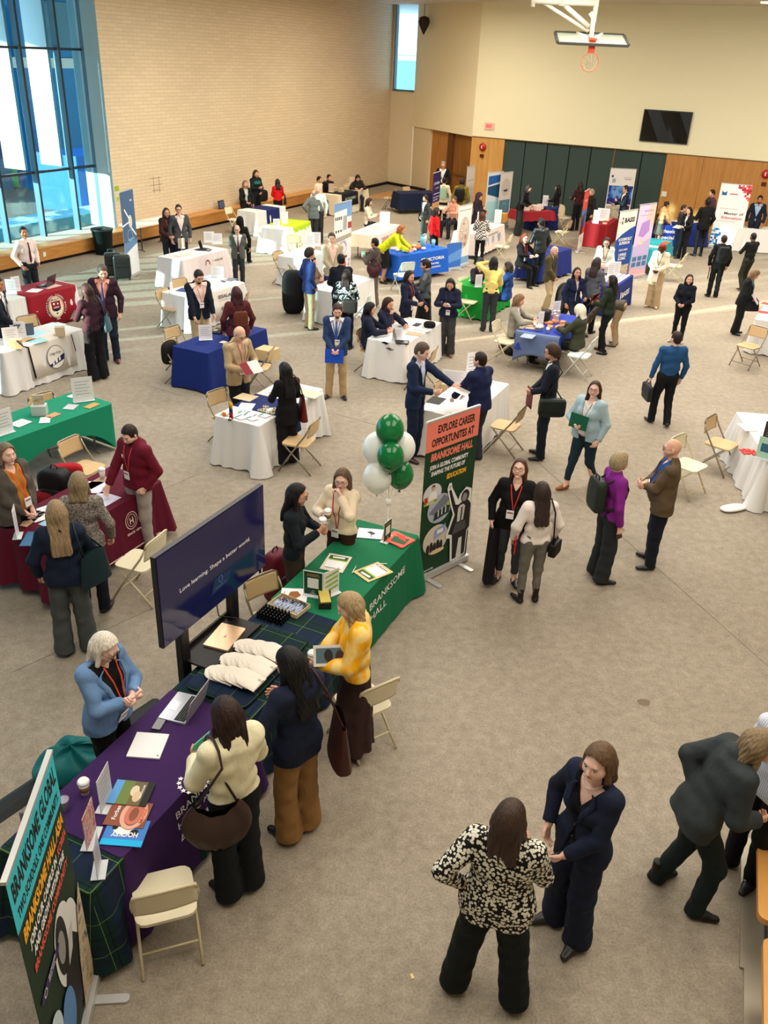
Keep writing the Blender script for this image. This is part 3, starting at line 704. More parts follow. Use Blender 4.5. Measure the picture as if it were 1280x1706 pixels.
            cloth('beard', V, hm)
    root['_h'] = s
    MW = Matrix.Translation(Vector(pos)) @ Matrix.Rotation(rz, 4, 'Z')
    del root['_h']
    return dict(root=root, M=MW, T=T, H=Hd, wr=wr, hd=hd, drape=drape, strip=strip, s=s, pos=pos, rz=rz, f=f, u=u, el=el, sh=sh, X=X1)
# ------------------------------------------------------------------ the hall
HW = 7.35
TAN = (222, 202, 170)
Cc = np.array([-.55, 43.4]); dL = np.array([.4370, .8995]); nL = np.array([.8995, -.4370])     # left wall: corner, direction, inward normal
def struct(o, label=None):
    o['kind'] = 'structure'
    if label: o['label'] = label
    return o
def wall_piece(mb, a, b, z0, z1, th=.25, side=1):
    """an upright slab from a to b, its face on the line, its body behind it (to the left of a->b for side 1)"""
    a, b = np.array(a, float), np.array(b, float); d = nrm(b-a); n = np.array([-d[1], d[0]])*side*th
    P = [a, b, b+n, a+n]
    if side < 0: P = P[::-1]
    mb.prism([tuple(p) for p in P], z0, z1)
def wuv(d):
    return lambda co, n: (co.x*d[0]+co.y*d[1], co.z)
fl = MB([mat((152, 143, 130), .9, 'carpet', (181, 171, 156))]); fl.box((2, 21, -.05), (44, 56, .1)); struct(fl.build('floor'))
# the bare wood strip of floor by the far corner
sf = MB([mat((190, 140, 80), .35)]); f0, f1, f2, f3 = at(650, 318), at(716, 325), at(716, 331), at(600, 330)
sf.prism([tuple(x[:2]) for x in (f3, f2, f1, f0)], .0, .006); struct(sf.build('floor_strip'))
# seams in the floor covering
sm = MB([mat((120, 112, 102), .9)])
for a, b in (((840, 720), (1280, 1110)), ((0, 935), (330, 790)), ((250, 643), (312, 662)), ((262, 1010), (20, 1120)), ((560, 690), (760, 745))):
    a, b = at(*a), at(*b); d = nrm(b-a); n = np.array([-d[1], d[0], 0])*.003
    sm.prism([tuple(x[:2]) for x in (a-n, b-n, b+n, a+n)], .0005, .0025)
struct(sm.build('floor_seam'))
ce = MB([mat((214, 204, 188), .9)]); ce.box((2, 22, HW+.1), (44, 60, .2)); struct(ce.build('ceiling'))
WS = 18.2; WE = 27.0
mb = MB([mat(TAN, .75, 'brick')]); a = Cc-dL*WS; b = Cc+dL*.3; wall_piece(mb, a, b, 0, HW)
o = struct(mb.build('wall_left', uv=wuv(dL)))
# window reveal, glass plane set back
OFF = .75; wo = -nL*OFF
def onwin(u, v, off=OFF):
    d = _R*(u-640)/CAM_F-_V*(v-853)/CAM_F+_F; n3 = np.array([nL[0], nL[1], 0]); p0 = np.array([*(Cc-nL*off), 0])
    t = (n3@(p0-[0, 0, CAM_H]))/(n3@d); return d*t+[0, 0, CAM_H]
def tpos(P): return float((Cc-np.array(P[:2]))@dL)
tm = [tpos(onwin(165, 380)), tpos(onwin(128, 395)), tpos(onwin(71, 405)), tpos(onwin(11, 415))]; tm += [tm[-1]+1.28*k for k in range(1, 15)]
zt = [onwin(90, 283)[2], onwin(90, 81)[2]]
e0 = Cc-dL*WS; j0 = Cc-dL*(tm[0]+.04)+wo*1.02; rv = MB([mat((176, 196, 200), .7)]); rv.prism([tuple(p) for p in (e0, e0+wo*1.3, j0+wo*.3, j0)], .45, HW); struct(rv.build('wall_reveal'))
wf = mat((70, 104, 120), .45); wfd = mat((34, 48, 56), .5)
for i, t in enumerate(tm):
    mb = MB([wf, wfd]); p = Cc-dL*t+wo; c_ = (*(p+nL*.10), HW/2+.2)
    mb.box(c_, (.20, .07, HW-.4), math.atan2(nL[1], nL[0])); mb.use(wfd).box((*(p+nL*.205-dL*.0), HW/2+.2), (.012, .055, HW-.4), math.atan2(nL[1], nL[0]))
    struct(mb.build('window_1_mullion' if i else 'window_1_jamb'))
a, b = Cc-dL*tm[0]+wo, Cc-dL*tm[-1]+wo
for z in zt:
    mb = MB([wfd]); m_ = (a+b)/2+nL*.06; mb.box((*m_, z), (np.linalg.norm(b-a), .12, .06), math.atan2(dL[1], dL[0])); struct(mb.build('window_1_transom'))
mb = MB([mat((196, 226, 236), .02, 'pane')]); m_ = (a+b)/2; mb.box((*m_, HW/2+.2), (np.linalg.norm(b-a), .012, HW-.4), math.atan2(dL[1], dL[0])); struct(mb.build('window_1_pane'))
# the rest of the hall, out of the picture
for nm, a, b in (('wall_left', (*(Cc-dL*tm[-1]+nL*0),), (-18.5, -3)), ('wall_rear', (17, -3), (-19, -3)), ('wall_right', (20.2, 30), (17, -3))):
    a, b = (b, a) if nm == 'wall_left' else (a, b); mb = MB([mat((206, 192, 166), .8)]); wall_piece(mb, a, b, 0, HW, .25, 1 if nm == 'wall_left' else -1); struct(mb.build(nm))
# white fins outside the glass; the unseen ones are shallower, shaped for sun streaks
for i, t in enumerate(tm[1:]):
    mb = MB([mat((250, 250, 252), .6)]); p = Cc-dL*(t+.08)+wo-nL*(.52 if i < 4 else .30); mb.box((*p, 6.3), (.8 if i < 4 else .44, .09, 8.2), math.atan2(nL[1], nL[0])); struct(mb.build('window_1_fin'))
# low wall and sill under the glass, bench in front
mb = MB([mat((214, 204, 190), .5)]); a1, b1 = Cc-dL*WS, Cc-dL*tm[-1]
m_ = (a1+b1)/2-nL*(OFF/2+.02); mb.box((*m_, .225), (np.linalg.norm(b1-a1), OFF+.1, .448), math.atan2(dL[1], dL[0])); struct(mb.build('window_1_sill'))
BO = .48
be = empty('bench', (0, 0, 0)); tag(be, 'long low wooden bench running along the window and brick wall', 'bench')
a1, b1 = Cc-dL*6.2, Cc-dL*tm[-1]; L_ = np.linalg.norm(b1-a1); m_ = (a1+b1)/2+nL*BO/2; rzL = math.atan2(dL[1], dL[0])
for nm, z0, z1, d0, mt in (('bench_front', .09, .41, BO, mat((196, 138, 72), .5, 'hwood', (172, 114, 54))), ('seat', .41, .45, BO+.02, mat((206, 152, 86), .4, 'hwood', (186, 130, 66))), ('plinth', 0, .09, BO-.06, mat((24, 20, 18), .8))):
    mb = MB([mt]); mm = (a1+b1)/2+nL*d0/2; mb.box((*mm, (z0+z1)/2), (L_, d0, z1-z0), rzL); mb.build(nm, None, be)
for (u, v) in ((67, 428), (84, 426)):
    p = at(u, v, .25); mb = MB([mat((225, 220, 205), .5)]); t = tpos(p); q = Cc-dL*t+nL*(BO+.006); mb.box((*q, .26), (.10, .012, .12), rzL); mb.build('outlet', None, be)
# far walls
A_ = np.array([.5, 42.75]); B_ = np.array([1.37, 41.5]); D_ = np.array([2.9, 38.35]); dR = nrm(np.array([13.1, 32.9])-D_); nR = np.array([dR[1], -dR[0]]); E_ = D_+dR*19
ZT = 2.6
CR = (246, 238, 204)
mw = mat(CR, .8); m2 = mat((226, 208, 174), .8)
def wp(name, a, b, z0, z1, mt, th=.25): mb = MB([mt]); wall_piece(mb, a, b, z0, z1, th); return struct(mb.build(name))
dA = nrm(A_-Cc); 
wpt = Cc+dA*.14; wq = A_
wp('wall_far', Cc-dA*.02, A_, 0, 4.0, m2); wp('wall_far', Cc-dA*.02, wpt, 4.0, HW, m2)
mb = MB([wf]); mb.box((*((wpt+wq)/2), 4.03), (np.linalg.norm(wq-wpt), .2, .06), math.atan2(dA[1], dA[0])); mb.box((*(wpt+dA*.03), (4+HW)/2), (.05, .16, HW-4), math.atan2(dA[1], dA[0])); struct(mb.build('window_2_frame'))
mb = MB([mat((214, 234, 246), .02, 'pane')]); mb.box((*((wpt+wq)/2+np.array([-dA[1], dA[0]])*.1), (4+HW)/2), (np.linalg.norm(wq-wpt), .01, HW-4), math.atan2(dA[1], dA[0])); struct(mb.build('window_2_pane'))
wp('wall_far', A_, D_, ZT, HW, mat((240, 228, 192), .8)); wp('wall_right', D_, E_, ZT, HW, mw, .3)
rec = .18; dB = nrm(D_-A_); nB = np.array([-dB[1], dB[0]])
wp('wall_far', A_+nB*rec*.4, A_+dB*1.52+nB*rec*.4, 0, ZT, m2)
ob = np.array([*(A_+dB*1.52)])
WO = mat((192, 136, 72), .5, 'wood', (166, 110, 50)); WD = mat((150, 98, 42), .5, 'wood', (120, 76, 30))
WL_ = mat((214, 164, 96), .5, 'wood', (196, 142, 74))
dl = np.linalg.norm(D_-ob)
wp('wall_panel', ob+nB*rec, ob+dB*dl*.42+nB*rec, 0, ZT, WO); wp('trim_1', ob+dB*dl*.42+nB*.1, ob+dB*dl*.54+nB*.1, 0, ZT, mat((96, 58, 26), .5))
do = wp('door_1', ob+dB*dl*.54+nB*rec, D_+nB*rec, 0, ZT, WD); 
mb = MB([mat((150, 130, 100), .3, metal=1.)]); c0 = ob+dB*dl*.77+nB*(rec-.05); mb.box((*c0, 1.02), (dl*.36, .05, .06), math.atan2(dB[1], dB[0])); mb.build('push_bar', None, do)
def rp(u, z=None):
    """how far along the right wall the photo's column u lies, at height z"""
    ts = np.linspace(0, 19, 381); us = np.array([project(np.array([*(D_+dR*t), z]))[0] for t in ts]); return float(np.interp(u, us, ts))
t0, t1 = rp(841, 2.5), rp(1111, 2.5)
wp('wall_panel', D_, D_+dR*t0, 0, ZT, WL_)
seams = [841, 875, 912, 949, 985, 1024, 1070, 1111]; ts = [rp(q, 2.5) for q in seams]; nRi = -nR
for i in range(7):
    mb = MB([mat((58, 74, 70), .7)]); a, b = D_+dR*(ts[i]+.02)-nR*.06, D_+dR*(ts[i+1]-.02)-nR*.06; wall_piece(mb, a, b, .02, ZT-.03, .1)
    o = tag(mb.build('partition_panel'), 'dark green-grey partition panel, %s from the light wood panel' % ('first', 'second', 'third', 'fourth', 'fifth', 'sixth', 'seventh')[i], 'partition', 'dark folding partition panels')
wp('wall_right', D_+dR*t0-nR*.12, D_+dR*t1-nR*.12, 0, ZT, mat((20, 22, 22), .8))
p = D_+dR*(ts[5]); mb = MB([mat((120, 96, 60), .5)]); mb.box((*(p-nR*.05), ZT/2), (.05, .03, ZT), math.atan2(dR[1], dR[0])); struct(mb.build('trim_2'))
ts2 = [t1, rp(1172, 2.4), rp(1240, 2.4)+1.2, 19]
for i in range(3): wp('wall_panel', D_+dR*(ts2[i]+.006), D_+dR*(ts2[i+1]-.006), 0, ZT, mat((198, 142, 72), .45, 'wood', (176, 118, 52)))
mb = MB([mat((120, 90, 50), .6)]); mm = D_+dR*9.5+nR*.01; mb.box((*mm, ZT+.01), (19, .03, .03), math.atan2(dR[1], dR[0])); struct(mb.build('trim_3'))
bbm = MB([mat((30, 22, 18), .7)])
for a, b in ((Cc-dL*6.2+nL*.02, Cc+nL*.02), (Cc+np.array([.0, -.03]), ob+np.array([-.0, -.0]))):
    dd_ = nrm(b-a); nn = np.array([dd_[1], -dd_[0]])*.015; m_ = (a+b)/2+nn; bbm.box((*m_, .06), (np.linalg.norm(b-a), .03, .12), math.atan2(dd_[1], dd_[0]))
struct(bbm.build('baseboard_far'))
rzR = math.atan2(dR[1], dR[0])
def onwall(u, v):
    d = _R*(u-640)/CAM_F-_V*(v-853)/CAM_F+_F; n3 = np.array([nR[0], nR[1], 0]); p0 = np.array([*D_, 0]); t = (n3@(p0-[0, 0, CAM_H]))/(n3@d); return d*t+[0, 0, CAM_H]
def wallbox(name, label, cat, u0, v0, u1, v1, mt, th=.06, det=None):
    a, b = onwall(u0, (v0+v1)/2), onwall(u1, (v0+v1)/2); zt_, zb_ = onwall((u0+u1)/2, v0)[2], onwall((u0+u1)/2, v1)[2]
    c_ = (a+b)/2; w_ = np.linalg.norm((b-a)[:2]); o = empty(name, (c_[0]+nR[0]*th/2, c_[1]+nR[1]*th/2, zb_), rzR); tag(o, label, cat)
    return o, w_, zt_-zb_
tv, w_, h_ = wallbox('wall_television', 'black flat television screen mounted high on the cream wall', 'television', 1070, 184, 1151, 238, None, .08)
mb = MB([mat((14, 14, 15), .35)]); mb.box((0, 0, h_/2), (w_, .08, h_)); mb.build('casing', None, tv)
mb = MB([mat((30, 28, 24), .06)]); mb.grid(lambda a, b: ((a-.5)*(w_-.08), -.042-.006*sin(9*a+3*b), .04+b*(h_-.08)), 24, 12); mb.build('screen', None, tv)
mb = MB([mat((226, 214, 190), .7)]); mb.box((.03, .06, h_/2-.03), (w_+.04, .08, h_+.02)); mb.build('wall_mount', None, tv)
ex, w_, h_ = wallbox('exit_sign', 'lit red exit sign in a pale frame on the far wall', 'sign', 808, 204, 824, 216, None, .05)
mb = MB([mat((236, 206, 186), .5)]); mb.box((0, 0, h_/2), (w_, .05, h_)); mb.build('housing', None, ex)
mb = MB([mat((255, 120, 110), .5, emit=.8)]); mb.box((0, -.03, h_/2), (w_*.7, .012, h_*.66)); mb.build('panel', None, ex)
mb = MB([mat((220, 30, 30), .5, emit=.6)]); mb.text('EXIT', 0, h_*.33, h_*.34, Matrix.Identity(4), w_*.56, .02, 0, 'C', .038); mb.build('lettering', None, ex)
def bell(name, label, u, v):
    p = onwall(u, v)+[nR[0]*.03, nR[1]*.03, 0]; o = empty(name, tuple(p), rzR); tag(o, label, 'fire alarm')
    MY = Matrix.Rotation(pi/2, 4, 'X'); mb = MB([mat((176, 20, 24), .35)]); mb.lathe([(.15, 0), (.15, .03), (.13, .06), (.05, .075), (.01, .08)], 20, MY); mb.build('gong', None, o)
    mb = MB([mat((235, 215, 205), .3)]); mb.box((-.01, -.085, .0), (.04, .02, .11)); mb.build('strobe', None, o)
    mb = MB([mat((92, 30, 20), .5)]); mb.box((0, -.02, -.33), (.16, .04, .12)); mb.build('box', None, o)
bell('fire_bell', 'round red fire bell on the light wood panel under the exit sign', 805, 245); bell('fire_bell', 'round red fire bell at the right picture edge on the wood wall', 1277, 290)
th_ = onwall(1107, 323); mb = MB([mat((232, 224, 204), .5)]); mb.box((0, -.02, 0), (.2, .03, .18), 0, 0, .01); o = mb.build('wall_plate'); o.location = th_; o.rotation_euler = (0, 0, rzR); tag(o, 'small cream wall plate on the wood panelling by the dark partition', 'wall plate')
# a speaker hung in the far corner
o = empty('loudspeaker', (.75, 41.55, 6.6)); tag(o, 'small dark loudspeaker hung high beside the narrow window', 'speaker'); mb = MB([mat((50, 34, 22), .5)])
mb.lathe([(.02, -.38), (.2, -.05), (.24, .1), (.2, .25), (.05, .3)], 14); mb.build('housing', None, o); mb = MB([mat((190, 180, 160), .5)]); mb.box((0, .1, .5), (.05, .05, .5)); mb.build('bracket', None, o)
# ------------------------------------------------------------------ basketball backboard
Y_ = 26.2
def ray(u, v, y): d = _R*(u-640)/CAM_F-_V*(v-853)/CAM_F+_F; t = y/d[1]; return d*t+[0, 0, CAM_H]
hp_ = ray(985, 66, Y_); o = empty('basketball_hoop', tuple(hp_), R_(-3)); tag(o, 'folded basketball backboard and hoop hanging from the ceiling', 'basketball hoop')
BK = mat((60, 60, 56), .6); WH = mat((212, 204, 190), .5)
TB = Matrix.Rotation(R_(14), 4, 'X'); mb = MB([BK]); mb.T = TB; W2 = .92
for c_, d_ in (((0, -.5, 0), (1.84, .07, .06)), ((0, .5, .03), (1.84, .07, .06)), ((-W2, 0, .02), (.07, 1.0, .06)), ((W2, 0, .02), (.07, 1.0, .06))): mb.box(c_, d_)
mb.build('backboard_frame', None, o)
mb = MB([mat((160, 168, 154), .2)]); mb.T = TB; mb.box((0, 0, .02), (1.8, 1.0, .02)); mb.build('backboard', None, o)
mb = MB([mat((206, 70, 48), .5)]); mb.box((0, -.33, -.16), (.16, .1, .30)); mb.box((0, -.36, .0), (.2, .2, .05)); mb.build('rim_bracket', None, o)
mb = MB([mat((196, 92, 70), .5)]); mb.tube([(.225*sin(a), -.36, -.53+.225*cos(a)) for a in np.linspace(0, 2*pi, 25)], .011, 6); mb.build('rim', None, o)
mb = MB([mat((214, 200, 180), .8)])
for k in range(10):
    a = 2*pi*k/10; mb.tube([(.22*sin(a), -.36, -.53+.22*cos(a)), (.13*sin(a+.4), -.28, -.60+.13*cos(a+.4)), (.07*sin(a), -.24, -.66+.06*cos(a))], .004, 4)
mb.build('net', None, o)
mb = MB([WH]); 
for x in (-.35, .35): mb.tube([(x*.3, 0, .05), (x, .5, .16)], .04, 8)
mb.tube([(.0, .0, .04), (0, .1, .5), (-.1, .1, .62)], .06, 8)
mb.build('mount_arm', None, o)
fr = empty('hoop_ceiling_frame', (hp_[0]-.3, hp_[1]+.25, hp_[2]+.5)); tag(fr, 'white steel ceiling frame carrying the folded basketball hoop', 'steel frame')
for i, (P, r) in enumerate((([(-1.35, 0, .35), (.35, 0, .35)], .055), ([(-1.3, 0, .2), (-1.3, 0, 1.2)], .035), ([(-.55, 0, .25), (-.55, 0, 1.2)], .06), ([(.35, 0, -.1), (.38, 0, 1.2)], .045), ([(-1.0, .05, .3), (.25, .05, -.3)], .03), ([(-.5, .05, .3), (.25, 0, -.2)], .04), ([(-1.3, .0, .72), (.4, 0, .72)], .03), ([(-1.3, 0, 1.05), (1.9, .4, .95)], .03))):
    mb = MB([WH]); mb.tube(P, r*1.5, 8); mb.build('steel_tube', None, fr)
# small recessed lights in the ceiling
for i, (x, y) in enumerate(((11.2, 31.5), (-.9, 38.5), (-3.6, 31))):
    o = tag(None or MB([mat((255, 226, 170), .5, emit=4.)]).lathe([(.14, 0), (.14, .04)], 14).build('downlight'), ('round warm downlight in the ceiling near the right wall', 'round warm downlight in the ceiling by the narrow window', 'round warm downlight in the ceiling above the brick wall')[i], 'ceiling light', 'ceiling downlights'); o.location = (x, y, HW-.04)
for x, y in ((-1.3, 38.0), (-3.0, 34.6), (-4.7, 31.2), (-6.4, 27.8)):
    l = bpy.data.lights.new('downlight', 'SPOT'); l.energy = 260; l.spot_size = R_(100); l.spot_blend = 1; l.color = (1, .80, .55); l.shadow_soft_size = .2
    lo = bpy.data.objects.new('downlight', l); COL.objects.link(lo); lo.location = (x, y, HW-.15); lo.rotation_euler = (0, R_(-12), 0)
# ------------------------------------------------------------------ marks on the brick wall
def onbrick(u, v, off=.0): return onwin(u, v, -off)
for (u, v, w, h, c_, lb) in ((195, 314, .16, .14, (150, 180, 40), 'small lime sticky note high on the brick wall'), (197, 331, .12, .1, (170, 196, 90), 'pale green sticky note below the lime one on the brick wall')):
    p = onbrick(u, v, .01); mb = MB([mat(c_, .8)]); mb.box((0, 0, 0), (w, .006, h)); o = mb.build('sticky_note'); o.location = p; o.rotation_euler = (0, 0, rzL); tag(o, lb, 'note')
mb = MB([mat((150, 126, 100), .9)]); p0_ = onbrick(260, 308, .004)
for (x, z, w, h) in ((0, .2, .55, .015), (0, 0, .55, .015), (0, -.16, .4, .015), (-.1, 0, .012, .5), (.16, .0, .012, .5)): mb.box((x, 0, z), (w, .004, h))
o = mb.build('wall_mark'); o.location = p0_; o.rotation_euler = (0, 0, rzL); tag(o, 'faint drawn grid mark on the brick wall above the bare table', 'wall mark')
# ------------------------------------------------------------------ outside
mb = MB([mat((200, 224, 236), .8, 'patch', (110, 170, 200), .02)]); mb.box((-38, 30, -.35), (58, 90, .3)); 
o = mb.build('ground_outside'); o['kind'] = 'structure'
def outs(name, label, cat, t, dist, w, d, z0, z1, mt, parts=()):
    p = Cc-dL*t-nL*dist; o = empty(name, (*p, 0), rzL); tag(o, label, cat); mb = MB([mt]); mb.box((0, 0, (z0+z1)/2), (w, d, z1-z0)); mb.build('wall', None, o)
    for (nm, x, z, ww, hh, mt2) in parts: mb = MB([mt2]); mb.box((x, -d/2-.05, z), (ww, .1, hh)); mb.build(nm, None, o)
    return o
BL = mat((30, 130, 200), .4); BD = mat((28, 84, 150), .4); GY = mat((110, 150, 176), .7); WT = mat((246, 248, 250), .7)
outs('building', 'bright blue glazed building seen across the snowy yard', 'building', 7.6, 12, 9.5, 5, 0, 7.2, BL, [('ledge', -1, 4.6, 9.2, .35, WT), ('panel', 1.5, 2.6, 2.6, 3.2, BD), ('window', -2.6, 5.9, 2.4, 1.6, GY), ('window', 2.4, 5.9, 2.4, 1.6, GY)])
outs('building', 'grey-blue building with green trim behind the left panes', 'building', 15.2, 13, 5, 5, 0, 6.5, GY, [('ledge', 0, 4.4, 8.2, .3, WT), ('panel', 1.2, 2.2, 2.2, 2.0, BD), ('trim_strip', 2.6, 2.4, .2, 4.6, mat((40, 200, 90), .6)), ('panel', -2.2, 2.0, 2.0, 2.6, mat((70, 96, 60), .7))])
outs('container', 'bright blue site container standing on the snow outside', 'container', 13.9, 5.4, 2.6, 2.0, -.2, 1.9, mat((20, 100, 205), .5), [('sign_panel', -.6, .45, .35, .45, mat((226, 96, 70), .6))])
outs('snow_bank', 'low wall of ploughed snow outside the window', 'snow', 18, 3.4, 16, 1.2, -.2, .35, mat((216, 236, 244), .8, 'patch', (90, 160, 196), .2))
o = empty('building', (.6, 86, 0), 0); tag(o, 'pale distant tower block seen through the narrow far window', 'building')
for nm, c_, d_, mt in (('wall', (0, 0, 5), (6.5, 4, 10.5), mat((176, 208, 232), .7)), ('ledge', (0, -2.1, 5.7), (7, .3, .5), WT), ('window', (0, -2.05, 3.4), (5, .1, 3.2), mat((96, 156, 206), .4)), ('wall', (.8, 1, 8), (4, 3, 9), mat((140, 186, 216), .7))):
    mb = MB([mt]); mb.box(c_, d_); mb.build(nm, None, o)
# ------------------------------------------------------------------ wooden bench at the right edge
HWD = mat((222, 164, 88), .35, 'hwood', (204, 142, 66)); ST = mat((150, 148, 142), .35, metal=.8)
for k, (p0, p1, lb) in enumerate((((2.98, 4.87), (2.62, 3.86), 'honey wood bench seat with a rounded end at the lower right edge'), ((2.60, 3.72), (2.2, 2.6), 'second honey wood bench piece in the lower right picture corner'))):
    p0, p1 = np.array(p0), np.array(p1); d = nrm(p1-p0); n = np.array([-d[1], d[0]]); o = empty('wooden_bench', (0, 0, 0)); tag(o, lb, 'bench')
    c_ = (p0+p1)/2+n*.2; L_ = np.linalg.norm(p1-p0); rz_ = math.atan2(d[1], d[0]); mb = MB([HWD]); mb.box((*c_, .43), (L_, .4, .05), rz_, 0, .05); mb.build('seat', None, o)
    mb = MB([ST]); mb.box((*(c_-n*.02+d*(.0)), .2), (L_*.96, .05, .40), rz_); mb.build('steel_base', None, o)
    mb = MB([mat((176, 168, 150), .4, metal=.5)]); mb.box((*(c_-n*.14), .012), (L_+.14, .16, .02), rz_); mb.build('floor_plate', None, o)
# ------------------------------------------------------------------ furniture
TA = math.atan2(.907, .42); TD = np.array([.42, .907]); TN = np.array([.907, -.42])
WHITE = mat((226, 224, 222), .85, 'drape')
def table(label, A, B=None, L=1.83, D=.76, mt=WHITE, hem=.02, fold=.02, flare=.05, frm='A', z=.745, cat='tablecloth', corner=.05, group=None, stretch=0, name='tablecloth', seed=0):
    """a cloth hanging over a table; A-B is the long edge its viewer has in front, A on the viewer's left"""
    pt = lambda q: np.array(q[:2], float) if max(np.abs(q)) < 60 else at(q[0], q[1], z)[:2]
    A = pt(A)
    if B is None: d = TD
    else:
        B = pt(B); d = nrm(B-A)
        if frm == 'B': A = B-d*L
    rz = math.atan2(d[1], d[0]); rng = random.Random(seed+int(abs(A[0])*100))
    per = []; r = .025; cs = [(L-r, r, -90), (L-r, D-r, 0), (r, D-r, 90), (r, r, 180)]; step = .035
    for i, (cx, cy, a0) in enumerate(cs):
        for q in (0, 30, 60, 90): a = R_(a0+q); per.append((cx+r*cos(a), cy+r*sin(a), cos(a), sin(a)))
        nx, ny, na = cs[(i+1) % 4]; a = R_(a0+90); p = (cx+r*cos(a), cy+r*sin(a)); e = (nx+r*cos(a), ny+r*sin(a)); n = int(math.hypot(e[0]-p[0], e[1]-p[1])/step)
        for k in range(1, n): per.append((p[0]+(e[0]-p[0])*k/n, p[1]+(e[1]-p[1])*k/n, cos(a), sin(a)))
    N = len(per); ph = [rng.random()*6 for _ in range(4)]; mb = MB([mt]); s = 0; S = [0]
    for i in range(1, N): s += math.hypot(per[i][0]-per[i-1][0], per[i][1]-per[i-1][1]); S.append(s)
    rings = [0, .015, .05, .12, .22, .34, .48, .62, .76, .88, 1.]; V = []
    for t in rings:
        for i, (x, y, nx, ny) in enumerate(per):
            q = min(math.hypot(x-a, y-b_) for a in (0, L) for b_ in (0, D)); cf = math.exp(-(q/.13)**2)
            w = .55*sin(S[i]*17+ph[0]+2*sin(S[i]*3+ph[1]))+.45*sin(S[i]*31+ph[2]+2.5*sin(S[i]*5))
            o = .004+flare*t+corner*cf*t+fold*w*t**.8*(1+cf)
            if stretch: o = -.16*sin(pi*min(t, 1))*(1-cf*.6)*(0 if abs(ny) > .5 else 1)+.0*t; o += .02
            h = (z-hem+(.012*w if fold > .008 else 0))
            if stretch and abs(ny) > .5: h = (z-hem)*(.42+.58*abs((x-L/2)/(L/2))**3.0)
            zz = z-t*h
            if t == 1 and stretch == 0: zz = max(zz, .012)
            V.append((x+nx*o, y+ny*o, max(zz, .01)))
    k = len(rings); F = [(i*N+j, (i+1)*N+j, (i+1)*N+(j+1) % N, i*N+(j+1) % N) for i in range(k-1) for j in range(N)]
    F.append(tuple(range(N)))
    mb.add(V, F, True); mb.S[-1] = False
    o = mb.build(name, None, None, None, uv=lambda co, n: (co.x, co.y) if n.z > .6 else ((co.x, -co.z+z) if abs(n.y) > abs(n.x) else (co.y, -co.z+z)))
    o.location = (*A, 0); o.rotation_euler = (0, 0, rz); tag(o, label, cat, group)
    o['kind'] = 'thing'
    return dict(o=o, A=A, d=d, rz=rz, L=L, D=D, M=Matrix.Translation((*A, 0)) @ Matrix.Rotation(rz, 4, 'Z'))
def over(t, label, x0, x1, mt, front=.5, back=.1, z=.752, name='table_runner', y0=None, art=None, cat='table runner', ends=(0, 0)):
    """a runner laid across a table from x0 to x1 and hanging over its front; art(mb, M) draws on the hanging face"""
    D = t['D']; r = MB([mt]); prof = [(-.040-.05*front, z-front), (-.028, z-front*.5), (-.016, z-.05), (-.010, z-.004), (.0, z), (D, z), (D+.012, z-.01), (D+.02, z-back)]
    if front == 0: prof = prof[4:]
    if back == 0: prof = prof[:-2]
    n = 10
    r.grid(lambda a, b: (x0+(x1-x0)*a, prof[min(int(round(b*(len(prof)-1))), len(prof)-1)][0]-(.006*sin(a*23) if b < .1 else 0), prof[int(round(b*(len(prof)-1)))][1]), n, len(prof)-1)
    o = r.build(name); o.matrix_world = t['M']; tag(o, label, cat); md = o.modifiers.new('t', 'SOLIDIFY'); md.thickness = .003
    if art:
        a = MB(); M = Matrix.Translation((0, -.016, z)) @ Matrix.Rotation(-math.atan2(.024+.05*front, front), 4, 'X') @ Matrix.Translation((0, -.012, -z)); art(a, M); a.build('print', None, o)
    return o
def local(t, x, y, z=.75): return Vector(t['M'] @ Vector((x, y, z)))
FRM = mat((150, 140, 122), .35, metal=.6); SEAT = mat((206, 176, 132), .55); SEAT2 = mat((196, 168, 124), .5)
FR2 = mat((206, 194, 160), .4); 
def make_chair(seat, frame, name='folding_chair'):
    o = empty(name, (0, 0, 0))
    mb = MB([seat]); mb.box((0, .02, .435), (.40, .40, .025), 0, 0, .07); mb.build('seat', None, o)
    mb = MB([seat]); 
    mb.grid(lambda a, b: ((a-.5)*(.40-(.05*max(0, (b-.75)*4)**2)), -.195-.035*b-.02*(1-(2*a-1)**2), .585+.205*b-.0*abs(2*a-1)), 12, 8); bo = mb.build('backrest', None, o); md = bo.modifiers.new('t', 'SOLIDIFY'); md.thickness = .012; md.offset = 0
    for sg in (-1, 1):
        mb = MB([frame]); mb.tube([(sg*.215, .25, .01), (sg*.213, .05, .32), (sg*.208, -.16, .62), (sg*.2, -.215, .735)], .0125, 8); mb.build('leg', None, o)
        mb = MB([frame]); mb.tube([(sg*.19, .16, .42), (sg*.192, -.04, .22), (sg*.195, -.25, .01)], .0115, 8); mb.build('leg', None, o)
    mb = MB([frame]); mb.tube([(-.2, -.215, .735), (-.19, -.232, .785), (-.15, -.245, .802), (0, -.25, .805), (.15, -.245, .802), (.19, -.232, .785), (.2, -.215, .735)], .0125, 8); mb.build('back_rail', None, o)
    for p, q in (((-.213, .20, .10), (.213, .20, .10)), ((-.193, -.14, .12), (.193, -.14, .12))):
        mb = MB([frame]); mb.tube([p, q], .008, 6); mb.build('crossbar', None, o)
    return o
CH = {}
